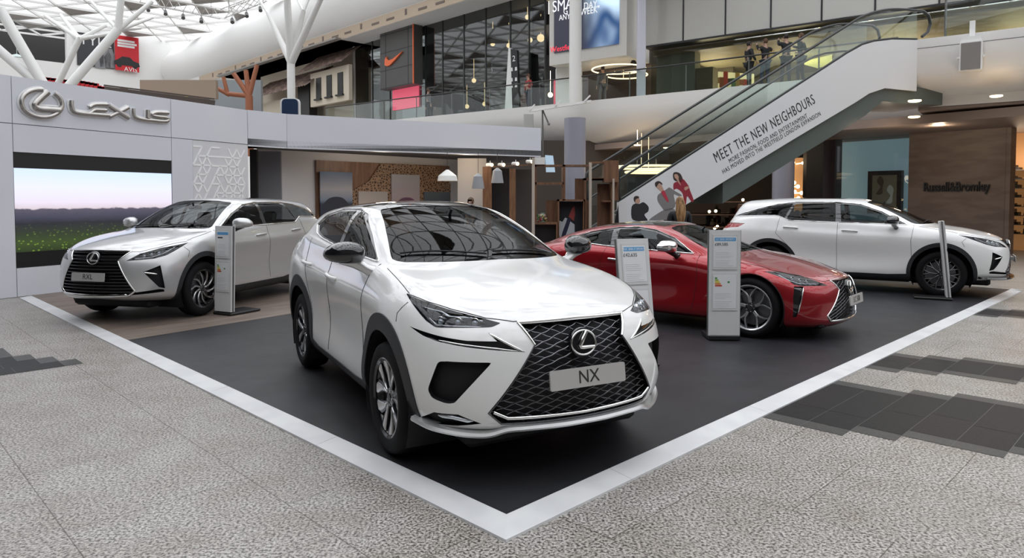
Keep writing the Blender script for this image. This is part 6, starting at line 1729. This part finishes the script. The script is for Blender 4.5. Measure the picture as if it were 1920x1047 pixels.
    fp.rbox((-2.0*WB/1.33*.98, -.62, zf), (2.05*WB/1.33*.98, .62, zf+.12), .03)
    fp.rbox((-WB+K['Ra'], -.80, zf+.01), (WB-K['Ra'], .80, zf+.14), .02)
    fp.build('underbody', M['matte'], root)
    hz = K['H']-1.645
    dm = MB(); xd = K['dash']
    dm.rbox((xd-.05, -.68, .75+hz), (xd+.42, .68, 1.13+hz+K.get('dz', 0)), .06)
    dm.rbox((xd-.18, -.10, .70+hz), (xd, .10, .98+hz), .04)
    dm.build('dashboard', M['matte'], root, smooth=40)
    st = MB(); T = Matrix.Translation((xd-.20, -.37, 1.02+hz)) @ Matrix.Rotation(math.radians(-65), 4, 'Y')
    st.lathe([(.185+.014*math.cos(a), .014*math.sin(a)) for a in np.linspace(0, 2*PI, 9)[:-1]], 32, T, close=True)
    st.lathe([(.001, .0), (.06, .0), (.065, -.02), (.06, -.04), (.001, -.04)], 20, T)
    st.M = T
    for a in (0, PI, -PI/2): st.obox((0, 0, -.01), (.18*math.sin(a), .18*math.cos(a), 0), .035, .012)
    st.M = Matrix(); st.tube([T @ Vector((0, 0, -.02)), (xd+.05, -.37, .92+hz)], .03, 8)
    st.build('steering_wheel', M['leather'], root, smooth=50)
    for x0, w_, ns in ((xd-.72, .25, (-.37, .37)), (xd-1.55, .30, (-.33, .33))):
        for sy in ns:
            s_ = MB()
            s_.M = Matrix.Translation((x0, sy, .62+hz*.8)) @ Matrix.Rotation(math.radians(-14), 4, 'Y')
            s_.rbox((-.07, -w_, 0), (.06, w_, .56), .05); s_.rbox((-.04, -w_, .02), (.10, -w_+.08, .50), .03); s_.rbox((-.04, w_-.08, .02), (.10, w_, .50), .03)
            s_.rbox((-.04, -.13, .60), (.06, .13, .80), .035); s_.cyl((0, -.06, .52), (0, -.06, .64), .008, n=6); s_.cyl((0, .06, .52), (0, .06, .64), .008, n=6)
            s_.M = Matrix(); s_.rbox((x0-.02, sy-w_, .42+hz*.8), (x0+.48, sy+w_, .62+hz*.8), .05)
            s_.build('seat', M['leather'], root, smooth=40)
    im = MB(); xm, zm = K['inmirror']; im.rbox((xm-.02, -.12, zm-.035), (xm+.02, .12, zm+.03), .015); im.tube([(xm, 0, zm), (xm+.06, 0, zm+.07)], .012, 6)
    im.build('interior_mirror', M['matte'], root, smooth=40)
    # wipers
    for (a, b) in K['wipers']:
        q = S.path([a, b], (.5, 0, 1), .012, .05); mb = MB(); mb.tube(q, .007, 5); mb.build('wiper', M['matte'], root)
    return root, S
# ---------------------------------------------------------------- the four cars
def car_materials(paint, **kw):
    M = dict(CM); M['paint'] = paint; M.update(kw); return M

CM = dict(
    housing=mat('lamp_housing', (.008, .008, .01), .32), clad=mat('arch_plastic', (.022, .023, .026), .5, spec=.35), glass=glassy('car_glass', (.50, .54, .55), refl=.42, ior=1.5),
    piano=mat('gloss_black', (.008, .008, .01), .06, coat=1, coat_r=.02), matte=mat('black_plastic', (.010, .010, .012), .6, spec=.3),
    chrome=mat('chrome', (.85, .85, .84), .10, 1), darkchrome=mat('dark_chrome', (.13, .13, .14), .25, 1), silver=mat('satin_silver', (.62, .62, .62), .3, .6, coat=.5),
    clear=glassy('lamp_cover', (.55, .57, .60), ior=1.4), lampglass=mat('lamp_lens', (.75, .8, .85), .05, .6, coat=1),
    gap=mat('shut_line', (.006, .006, .007), .9), mirrorglass=mat('mirror_glass', (.8, .8, .82), .02, 1),
    plate=mat('plate_grey', (.50, .49, .48), .35, .3), ink=mat('plate_ink', (.015, .015, .016), .5),
    rubber=mat('tyre_rubber', (.006, .006, .007), .75, spec=.2), disc=mat('brake_steel', (.16, .16, .17), .4, .9),
    rim_dark=mat('rim_black', (.018, .018, .02), .2, .2, coat=.8), rim_bright=mat('rim_machined', (.62, .62, .63), .22, 1),
    leather=mat('seat_leather', (.016, .015, .017), .5), taillamp=mat('tail_lamp_red', (.35, .012, .015), .08, coat=1))
WHITE = car_paint('pearl_white_paint', (.76, .76, .755), rough=.3, cr=.07)
SILVER = car_paint('silver_paint', (.56, .565, .57), .55, .30)
RED = car_paint('metallic_red_paint', (.30, .003, .009), .55, .32)


nx = dict(name='white_crossover_car', pos=(-.66, 6.04, -1.08), z0=PLZ, rings=NX, roof=NX_ROOF, WB=1.33, Rt=.363, Rr=.255, tw=.235, yw=.905, H=1.645,
    Ra=.435, az=.37, Rc=.515, cy=1.06, wheel='v5', pan=.19, dash=.52, inmirror=(.28, 1.50),
    sill=[(.95, .15), (.95, .37), (.6, .345), (-.6, .345), (-.95, .39), (-.95, .15)],
    windows=[('front_window', [(.70, 1.205), (.10, 1.245), (-.17, 1.262), (-.20, 1.545), (0, 1.505), (.35, 1.37)], .02),
             ('rear_side_window', [(-.26, 1.268), (-.80, 1.31), (-1.02, 1.345), (-1.16, 1.41), (-1.05, 1.49), (-.75, 1.54), (-.28, 1.55)], .03)],
    dlo=([(.77, 1.195), (.10, 1.232), (-.30, 1.253), (-.82, 1.293), (-1.06, 1.325), (-1.24, 1.40), (-1.10, 1.505), (-.76, 1.562), (-.25, 1.568), (.02, 1.525), (.40, 1.375)], .04),
    windscreen=[(-.3, 1.222), (.64, 1.205), (.69, 1.215), (.60, 1.40), (.505, 1.565), (.30, 1.592), (-.3, 1.60)], wsx=-.12,
    rearglass=[(-.2, 1.24), (.58, 1.26), (.46, 1.49), (-.2, 1.50)], rgx=-1.6,
    toppanel=([(-.3, -.2), (.12, -.2), (.10, .30), (.05, .50), (-.2, .545), (-.5, .56), (-1.1, .555), (-1.5, .53), (-1.5, -.2)], .01, 'roof_glass'), topz=1.53,
    grille=[(-.3, .938), (.36, .932), (.306, .82), (.565, .45), (.50, .385), (.3, .375), (-.3, .375)], lattice='mesh', pitch=.044, wire=.0035,
    surround=[([(0, .945), (.372, .938)], 0, .011), ([(.368, .938), (.306, .82)], 0, .009), ([(.306, .82), (.57, .45), (.50, .385), (0, .378)], 1, .006), ([(0, .408), (.47, .418), (.545, .455)], 0, .010)],
    hd=(1, .9, 0), headlight=[(1.55, .83, 1.06), (1.76, .77, 1.032), (1.91, .68, 1.0), (2.07, .54, .962), (2.15, .48, .94), (2.14, .53, .92), (1.95, .80, .91), (1.87, .83, .94)],
    lamps=[(1.95, .78, .937), (2.02, .70, .937), (2.08, .62, .935)],
    strips=[([(1.80, .82, 1.0), (1.90, .74, .985), (1.95, .71, .965), (2.03, .62, .962), (2.09, .57, .945)], .006), ([(1.88, .82, .95), (1.94, .79, .918), (2.10, .58, .918)], .005)],
    recess=[('side_intake', [(2.02, .81, .73), (2.06, .77, .735), (2.20, .555, .735), (2.09, .74, .50), (2.05, .77, .495), (1.98, .83, .515), (1.96, .85, .56)], 'matte', .05, .02, (1, .8, 0)),
            ('fog_lamp', [(1.83, .86, .36), (1.98, .82, .43), (2.10, .72, .435), (2.17, .61, .385), (2.07, .71, .36), (1.89, .83, .345)], 'matte', .035, .008, (1, .8, 0)),
            ('daytime_light', [(1.75, .88, .895), (1.91, .83, .878), (2.02, .76, .862), (2.10, .67, .85), (2.19, .52, .848), (2.15, .56, .895), (2.265, .38, .785), (2.20, .53, .80), (2.11, .67, .815), (1.98, .80, .838), (1.88, .85, .86)], 'piano', .022, 0, (1, .8, 0))],
    front_bars=[('light_bar', [(2.155, .55, .888), (2.26, .392, .79)], 'chrome', .007, (1, .8, 0), .0), ('light_bar', [(2.265, .39, .788), (2.20, .52, .81), (2.10, .67, .828), (1.98, .79, .846)], 'chrome', .005, (1, .8, 0), -.008),
                ('fog_lamp_glass', [(1.98, .80, .405), (2.06, .74, .405), (2.14, .65, .385)], 'lampglass', .014, (1, .8, 0), -.016)],
    lip=dict(p=[(1.82, .885, .365), (1.95, .815, .335), (2.07, .70, .318), (2.15, .60, .315), (2.19, .54, .325), (2.23, .47, .350), (2.265, .36, .354), (2.30, .15, .354), (2.305, 0, .354)], h=.022, d=.10, m='silver'),
    badge=(2.3, .812, .086), plate=(2.345, .625, 'NX'),
    seams=[([(.97, .76, 1.175), (1.3, .79, 1.125), (1.56, .81, 1.07)], (.2, .5, 1)), ([(1.55, .82, 1.065), (1.76, .76, 1.038), (1.91, .67, 1.006), (2.07, .53, .968), (2.16, .40, .957), (2.2, .2, .953), (2.2, 0, .952)], (1, .5, .8)),
           ([(.82, .9, 1.185), (.80, .9, .95), (.84, .9, .50), (.80, .9, .38)], (0, 1, 0)), ([(-.24, .9, 1.24), (-.25, .9, .80), (-.23, .9, .38)], (0, 1, 0)), ([(-1.12, .9, 1.28), (-1.05, .9, .98), (-.84, .9, .60), (-.80, .9, .40)], (0, 1, 0)),
           ([(1.62, .85, 1.02), (1.57, .9, .95), (1.58, .9, .90)], (0, 1, 0)), ([(.93, .76, 1.18), (.80, .80, 1.17)], (0, .5, 1))],
    handles=[(-.10, 1.015), (-.98, 1.06)], mirror=(.72, .995, 1.26), mirror_m='piano', arm_m='silver',
    wipers=[((1.08, -.05, 1.2), (.84, -.62, 1.24)), ((.98, .52, 1.2), (1.05, .02, 1.245))])
nx['seams'] = nx['seams'][:-1]

rx_side = dict(WB=1.395, Rt=.385, Rr=.272, tw=.235, yw=.925, H=1.69, Ra=.455, az=.395, Rc=.515, cy=1.02, pan=.20, dash=.62, inmirror=(.42, 1.53), rings=RXR, roof=RX_ROOF,
    sill=[(.98, .15), (.98, .37), (.6, .345), (-.6, .345), (-1.0, .40), (-1.0, .15)],
    windows=[('front_window', [(.80, 1.225), (.05, 1.245), (-.17, 1.252), (-.20, 1.572), (.12, 1.545), (.45, 1.42)], .015),
             ('rear_side_window', [(-.26, 1.255), (-1.00, 1.27), (-1.10, 1.30), (-.98, 1.56), (-.86, 1.58), (-.28, 1.582)], .02),
             ('quarter_window', [(-1.14, 1.31), (-1.26, 1.365), (-1.98, 1.335), (-1.62, 1.46), (-1.30, 1.545), (-1.02, 1.58)], .012)],
    dlo=([(.88, 1.212), (.05, 1.232), (-.60, 1.245), (-1.06, 1.258), (-1.28, 1.35), (-2.10, 1.325), (-1.64, 1.475), (-1.30, 1.562), (-.98, 1.602), (-.25, 1.602), (.13, 1.565), (.48, 1.435)], .012),
    windscreen=[(-.3, 1.24), (.66, 1.222), (.71, 1.232), (.62, 1.43), (.53, 1.60), (.30, 1.632), (-.3, 1.645)], wsx=.02,
    rearglass=[(-.2, 1.26), (.60, 1.27), (.50, 1.54), (-.2, 1.56)], rgx=-1.6,
    grille=[(-.3, .97), (.465, .965), (.365, .845), (.575, .455), (.51, .385), (-.3, .37)],
    hd=(1, .9, 0), headlight=[(1.64, .87, 1.055), (1.80, .85, 1.035), (2.01, .73, 1.0), (2.21, .58, .935), (2.34, .47, .845), (2.15, .75, .868), (2.03, .84, .905), (1.88, .88, .97)],
    lamps=[(2.08, .76, .935), (2.14, .70, .92), (2.20, .64, .90)], lr=.030,
    strips=[([(1.90, .86, 1.0), (2.03, .80, .93), (2.16, .72, .885), (2.28, .57, .868)], .006)],
    recess=[('fog_lamp', [(2.27, .68, .70), (2.13, .83, .78), (2.09, .86, .47), (2.15, .815, .49)], 'matte', .05, .004, (1, 1, 0)),
            ('lower_intake', [(2.10, .85, .455), (2.15, .82, .465), (2.34, .56, .43), (2.33, .56, .40), (2.10, .86, .425)], 'matte', .05, .002, (1, 1, 0)),
            ('tail_light', [(-1.88, .90, 1.19), (-2.10, .80, 1.20), (-2.36, .50, 1.18), (-2.40, .50, 1.08), (-2.20, .75, 1.09), (-1.98, .89, 1.12)], 'taillamp', .01, .004, (-.7, 1, 0))],
    front_bars=[('light_bar', [(2.27, .68, .695), (2.16, .80, .665)], 'chrome', .012, (1, 1, 0), -.01)],
    badge=(2.4, .875, .092), plate=(2.475, .64, ''), 
    seams=[([(1.05, .78, 1.19), (1.3, .81, 1.14), (1.62, .83, 1.085)], (.2, .5, 1)), ([(1.64, .84, 1.07), (2.01, .71, 1.012), (2.20, .57, .965), (2.28, .40, .975), (2.3, .2, .985), (2.3, 0, .985)], (1, .5, .8)),
           ([(.98, .9, 1.20), (.94, .9, .95), (.96, .9, .50), (.92, .9, .40)], (0, 1, 0)), ([(-.22, .9, 1.235), (-.23, .9, .80), (-.22, .9, .38)], (0, 1, 0)), ([(-1.22, .9, 1.32), (-1.28, .9, 1.02), (-1.02, .9, .75), (-.90, .9, .45)], (0, 1, 0)),
           ([(1.74, .86, 1.0), (1.68, .9, .94), (1.72, .9, .86)], (0, 1, 0))],
    handles=[(-.02, 1.09), (-1.02, 1.13)], mirror=(.64, 1.02, 1.285),
    wipers=[((1.20, .05, 1.2), (.96, .64, 1.25)), ((1.10, -.50, 1.2), (1.18, -.02, 1.26))])
rxl = dict(rx_side, name='silver_suv_car', pos=(-4.92, 11.40, -1.82), z0=PLZ, wheel='turbine', trim='chrome', chr=.011, lattice='slats', plate=(2.475, .64, 'RXL'),
    toppanel=([(-.15, -.2), (-.15, .33), (-.95, .33), (-.95, -.2)], .06, 'sunroof'), topz=1.53,
    surround=[([(0, .975), (.47, .968)], 0, .012), ([(.468, .965), (.366, .845)], 0, .010), ([(.366, .845), (.578, .455)], 0, .009), ([(.578, .455), (.51, .40), (0, .385)], 0, .022)])
rxw = dict(rx_side, name='white_suv_car', pos=(6.56, 13.22, -.55), z0=PLZ, wheel='multi', trim='chrome', chr=.006, lattice='mesh', pitch=.07,
    mirror_m='piano', toppanel=([(-.15, -.2), (-.15, .36), (-.95, .36), (-.95, -.2)], .06, 'sunroof'), topz=1.53,
    lip=dict(p=[(1.95, .93, .345), (2.10, .86, .335), (2.26, .70, .33), (2.38, .50, .33), (2.44, .2, .33), (2.46, 0, .33)], h=.03, d=.14, m='piano'),
    surround=[([(0, .975), (.47, .968)], 0, .010), ([(.468, .965), (.366, .845), (.578, .455), (.51, .39), (0, .378)], 1, .010)])
lc = dict(name='red_coupe_car', pos=(2.36, 9.86, -.72), z0=PLZ, rings=LCR, roof=LC_ROOF, WB=1.435, Rt=.36, Rr=.270, tw=.25, yw=.945, H=1.345,
    Ra=.395, az=.365, wheel='y5', pan=.14, dash=.45, dz=-.02, inmirror=(.36, 1.21),
    windows=[('front_window', [(.56, .965), (.05, .985), (-.52, 1.005), (-.56, 1.235), (-.30, 1.25), (.0, 1.215), (.28, 1.125)], .015),
             ('quarter_window', [(-.62, 1.01), (-.95, 1.03), (-1.25, 1.09), (-1.02, 1.16), (-.66, 1.228)], .015)],
    dlo=([(.64, .955), (.05, .975), (-.62, .997), (-.97, 1.018), (-1.36, 1.09), (-1.04, 1.18), (-.60, 1.255), (-.28, 1.27), (.02, 1.235), (.32, 1.135)], .02),
    windscreen=[(-.3, 1.0), (.58, .972), (.64, .98), (.60, 1.10), (.47, 1.262), (.30, 1.29), (-.3, 1.302)], wsx=-.02,
    rearglass=[(-.2, 1.02), (.50, 1.03), (.40, 1.23), (-.2, 1.24)], rgx=-1.1,
    toppanel=([(.10, -.2), (.10, .30), (.05, .47), (-.3, .52), (-.8, .50), (-1.05, .44), (-1.05, -.2)], .01, 'roof_panel'), topz=1.22,
    grille=[(-.3, .70), (.37, .69), (.30, .585), (.55, .30), (.49, .235), (-.3, .22)], lattice='mesh', pitch=.04, wire=.003,
    surround=[([(0, .705), (.375, .695)], 0, .006), ([(.375, .695), (.303, .585), (.555, .30)], 0, .009), ([(.555, .30), (.495, .235), (0, .222)], 0, .014)],
    hd=(1, 1, 0), headlight=[(1.60, .88, .80), (1.72, .80, .80), (1.94, .66, .76), (2.19, .48, .645), (1.99, .79, .65), (1.93, .83, .665), (1.85, .84, .72)],
    lamps=[(1.90, .78, .72), (1.97, .73, .70), (2.03, .68, .685)], lr=.022,
    strips=[([(1.78, .86, .76), (1.88, .82, .70), (1.98, .79, .672), (2.12, .62, .66)], .007)],
    recess=[('side_vent', [(1.93, .84, .645), (2.01, .77, .645), (2.0, .81, .52), (1.97, .86, .30), (1.94, .88, .29), (1.93, .87, .52)], 'piano', .03, .004, (1, 1, 0))],
    front_bars=[('vent_trim', [(2.01, .77, .635), (2.0, .81, .52), (1.975, .85, .33)], 'chrome', .007, (1, 1, 0), -.002)],
    badge=(2.3, .60, .085), bt=.25, plate=(2.375, .455, 'LC 500'), pt=.10,
    seams=[([(.92, .78, .93), (1.3, .80, .90), (1.62, .78, .83)], (.2, .5, 1)), ([(1.62, .80, .82), (1.94, .66, .775), (2.15, .50, .70), (2.22, .30, .712), (2.25, 0, .715)], (1, .5, .8)),
           ([(.72, .9, .945), (.74, .9, .70), (.70, .9, .35), (.66, .9, .25)], (0, 1, 0)), ([(-.66, .9, .98), (-.74, .9, .70), (-.62, .9, .30)], (0, 1, 0))],
    handles=[(-.46, .83)], handle='chrome', mirror=(.36, .99, 1.04), mirror_m='chrome',
    wipers=[((1.02, -.02, 1.0), (.84, -.55, 1.02)), ((.94, .50, 1.0), (1.02, .04, 1.02))])

build_car(nx, car_materials(WHITE), 'large white crossover car nearest the camera, with the NX plate and black mesh grille')
build_car(rxl, car_materials(SILVER), 'silver SUV with the RXL plate on the brown wood floor before the screen wall')
build_car(lc, car_materials(RED), 'low metallic red coupe between the two white cars, behind the tall price stand')
build_car(rxw, car_materials(WHITE), 'white SUV seen from the side at the far right edge of the dark platform')
# ---------------------------------------------------------------- people
def skinned(name, verts, edges, mt, parent, lev=1):
    """verts: {key: (pos, radius)}; edges between keys; first key is the root"""
    ks = list(verts); me = bpy.data.meshes.new(name)
    me.from_pydata([tuple(verts[k][0]) for k in ks], [(ks.index(a), ks.index(b)) for a, b in edges], [])
    o = finish(me, name, mt, parent)
    sk = o.modifiers.new('skin', 'SKIN'); sk.use_smooth_shade = True
    for i, k in enumerate(ks):
        r = verts[k][1]; r = r if isinstance(r, tuple) else (r, r)
        sv = me.skin_vertices[0].data[i]; sv.radius = r; sv.use_root = (i == 0)
    if lev: sb = o.modifiers.new('smooth', 'SUBSURF'); sb.levels = lev; sb.render_levels = lev
    return o
SKIN = [noise_color(mat('skin', (.45, .27, .2), .5), (.40, .24, .18), (.50, .31, .23), 9)]
HAIR = dict(dark=mat('dark_hair', (.018, .012, .01), .6), brown=mat('brown_hair', (.10, .05, .025), .6), blond=noise_color(mat('blond_hair', (.3, .16, .06), .6), (.16, .075, .028), (.38, .22, .09), 30, vec_scale=(1, 1, .15)))
CLO = dict(black=mat('black_cloth', (.014, .015, .018), .8), navy=mat('navy_cloth', (.02, .025, .045), .8), grey=mat('grey_cloth', (.12, .12, .13), .8), red=mat('red_cloth', (.35, .03, .03), .8), white=mat('white_cloth', (.55, .55, .55), .8), jean=mat('denim', (.03, .045, .08), .8), brown=mat('brown_cloth', (.10, .06, .04), .8))
def person(loc, face, label, top='black', legs='black', hair='dark', H=1.75, lh=(0.05, .0, -.27), rh=(0.05, .0, -.27), long=0.0, tilt=0.0, stride=.06, group=None):
    """lh, rh: left / right hand relative to the shoulder-elbow chain end: forward, outward, height above hip"""
    g = empty('person', loc, face, label, 'person', group)
    k = H/1.75; V = lambda x, y, z: Vector((x*k, y*k, z*k))     # x forward, y left
    J = dict(pel=V(0, 0, .95), wai=V(0, 0, 1.08), che=V(.01, 0, 1.30), nek=V(.0, 0, 1.49), hb=V(.02+tilt, 0, 1.58), ht=V(.03+tilt*1.5, 0, 1.68))
    E = [('pel', 'wai'), ('wai', 'che'), ('che', 'nek'), ('nek', 'hb'), ('hb', 'ht')]
    R = dict(pel=(.135, .11), wai=(.12, .095), che=(.15, .11), nek=(.055, .055), hb=(.072, .08), ht=(.068, .078))
    for s, hnd, sd in ((1, lh, 'l'), (-1, rh, 'r')):
        hx, hy, hz = hnd
        sh = V(0, s*.19, 1.42); ha = V(.06+hx, s*(.24+hy), 1.02+hz+.1 if hz > -.2 else .86)
        ha = V(.02+hx, s*(.26+hy), .84+max(hz, -.05) if hz > -.2 else .84)
        d = ha-sh; L_ = (.29+.26)*k; mid = (sh+ha)/2
        bend = math.sqrt(max(0, (L_/2)**2-(d.length/2)**2)); el = mid+Vector((-.6*bend, s*.5*bend, -.7*bend if d.z > -.3 else 0))
        J['sh'+sd], J['el'+sd], J['wr'+sd] = sh, el, ha
        fd = (ha-el).normalized(); pm = ha+fd*.07*k; J['pm'+sd] = pm
        for kk, r in (('sh', .062), ('el', .042), ('wr', .028)): R[kk+sd] = r
        R['pm'+sd] = (.036, .020)
        E += [('che', 'sh'+sd), ('sh'+sd, 'el'+sd), ('el'+sd, 'wr'+sd), ('wr'+sd, 'pm'+sd)]
        side = fd.cross(Vector((0, s, 0))); side = side.normalized() if side.length > .1 else Vector((1, 0, 0))
        for f in range(4):
            a = pm+side*((f-1.5)*.019*k)+fd*.03*k; b_ = a+fd*(.045-.006*abs(f-1.3))*k+Vector((0, -s*.01, 0))
            J['f%d%s' % (f, sd)] = a; J['g%d%s' % (f, sd)] = b_; R['f%d%s' % (f, sd)] = .0085; R['g%d%s' % (f, sd)] = .007
            E += [('pm'+sd, 'f%d%s' % (f, sd)), ('f%d%s' % (f, sd), 'g%d%s' % (f, sd))]
        t0 = ha+side*.03*k+fd*.025*k; t1 = t0+side*.015*k+fd*.035*k; J['t0'+sd] = t0; J['t1'+sd] = t1; R['t0'+sd] = .01; R['t1'+sd] = .008
        E += [('wr'+sd, 't0'+sd), ('t0'+sd, 't1'+sd)]
        st = s*stride
        J['hp'+sd] = V(0, s*.09, .90); J['kn'+sd] = V(.03+st*.5, s*.10, .50); J['an'+sd] = V(st, s*.105, .09); J['to'+sd] = V(st+.15, s*.12, .035)
        for kk, r in (('hp', .092), ('kn', .058), ('an', .042), ('to', .034)): R[kk+sd] = r
        E += [('pel', 'hp'+sd), ('hp'+sd, 'kn'+sd), ('kn'+sd, 'an'+sd), ('an'+sd, 'to'+sd)]
    sc = lambda r, f=1.0, a=0.0: tuple((x*f+a)*k for x in r) if isinstance(r, tuple) else (r*f+a)*k
    skinned('body', {q: (J[q], sc(R[q])) for q in J}, E, SKIN[0], g)
    def sub(keys, f, a, nm, m_, ends=()):
        vs = {q: (J[q], sc(R[q], f, a)) for q in keys}
        for q, p, r in ends: vs[q] = (p, r)
        ee = [e for e in E if e[0] in vs and e[1] in vs]
        return skinned(nm, vs, ee, m_, g)
    tk = ['che', 'pel', 'wai', 'shl', 'ell', 'wrl', 'shr', 'elr', 'wrr', 'nek']
    J2 = dict(J); oldn = J['nek']; J['nek'] = V(0, 0, 1.44); R['nek'] = .06
    sub(tk, 1.0, .016, 'top', CLO[top]); J['nek'] = oldn; R['nek'] = (.055, .055)
    sub(['pel', 'hpl', 'knl', 'anl', 'hpr', 'knr', 'anr'], 1.0, .014, 'trousers', CLO[legs])
    for sd in 'lr':
        a = J['an'+sd]-Vector((.03, 0, .045)); b_ = J['to'+sd]+Vector((.02, 0, 0))
        vs = {'a': (a, .052*k), 'b': (b_, (.046*k, .036*k)), 'c': (J['an'+sd]+Vector((0, 0, .0)), .05*k)}
        skinned('shoe', vs, [('a', 'b'), ('a', 'c')], CLO['black'], g)
    hc = (J['hb']+J['ht'])/2; mb = MB(); mb.sphere(hc+V(-.018, 0, .03), .1*k, 16, sc=(1.0, .86, 1.08)); mb2 = MB()
    keep = [i for i, f in enumerate(mb.f) if not all((mb.v[j][0] > hc.x+.045*k and mb.v[j][2] < hc.z+.075*k) or mb.v[j][2] < hc.z-.07*k for j in f)]
    mb.f = [mb.f[i] for i in keep]; mb.m = [0]*len(mb.f)
    if long:
        pts = [hc+V(-.06, 0, .05), hc+V(-.085, 0, -.08), hc+V(-.10, 0, -.08-long*.5), hc+V(-.10, 0, -.08-long)]
        mb.tube(pts, [.085*k, .105*k, .11*k, .07*k], 12, up=(1, 0, 0), flat=.55)
    mb.build('hair', HAIR[hair], g, smooth=60)
    mb = MB(); mb.sphere(hc+V(.088, 0, -.008), .016*k, 8, sc=(1, .8, 1.5)); mb.build('nose', SKIN[0], g, smooth=60)
    for s in (1, -1):
        mb = MB(); mb.sphere(hc+V(.074, s*.030, .015), .009*k, 8); mb.build('eye', CLO['black'], g)
        mb = MB(); mb.sphere(hc+V(0, s*.082, 0), .03*k, 8, sc=(.6, .35, 1)); mb.build('ear', SKIN[0], g, smooth=60)
    mb = MB(); mb.sphere(hc+V(.078, 0, -.048), .018*k, 8, sc=(.4, 1.1, .35)); mb.build('mouth', CLO['red'], g)
    return g
GP = 'people standing on the upper mezzanine'
def on_mezz(u, t=-.75): a, _ = WM.sz(u, 165); p = WM.P(a, ZM+.0, t); return p
person(on_mezz(1391), 0.2, 'person in dark suit standing sideways, leftmost of the four on the mezzanine', hair='dark', rh=(.12, 0, .15), group=GP, H=1.78)
person(on_mezz(1419, -1.0), 1.9, 'person with raised arms, second from left of the four on the mezzanine', hair='brown', legs='jean', lh=(.25, -.1, .72), rh=(.25, -.1, .72), group=GP, H=1.86)
person(on_mezz(1460, -.9), 1.7, 'broad person in black seen from behind, holding something up on the mezzanine', hair='dark', lh=(.3, -.15, .75), rh=(.3, -.15, .75), group=GP, H=1.92)
person(on_mezz(1490, -.8), 2.4, 'person in black, rightmost of the four beside the escalator handrail', hair='brown', lh=(.2, -.1, .45), rh=(.15, 0, .3), group=GP, H=1.84)
def on_mz(u, d): s_, _ = WM.sz(u, 200); return WM.P(s_, ZM, -d)
person(on_mz(757, 2.0), 1.4, 'person in black before the pink panel, left of the two there', top='black', legs='black', hair='dark', H=1.7)
person(on_mz(773, 1.2), .4, 'person with a pale top before the pink panel, right of the two there', top='grey', legs='black', hair='brown', H=1.68)
person(on_mz(963, 1.2), 3.6, 'person carrying something pale to the right of the wayfinding totem', top='red', legs='navy', hair='brown', lh=(.2, 0, .3), H=1.75)
person(on_mz(1096, 1.6), 2.0, 'person in grey behind the round white pillar', top='grey', legs='grey', hair='dark', H=1.75)
# foreground and ground floor
p = atY(1275, 370, 14.2); person((p.x, p.y, PLZ), 1.6, 'long haired blond person in black seen from behind below the printed people', hair='blond', top='black', legs='black', long=.34, H=1.70)
p = atY(883, 378, 17.5); person((p.x, p.y, PLZ), -1.9, 'brown haired person under the canopy, mostly hidden by the white crossover roof', hair='brown', top='grey', legs='black', H=1.70)
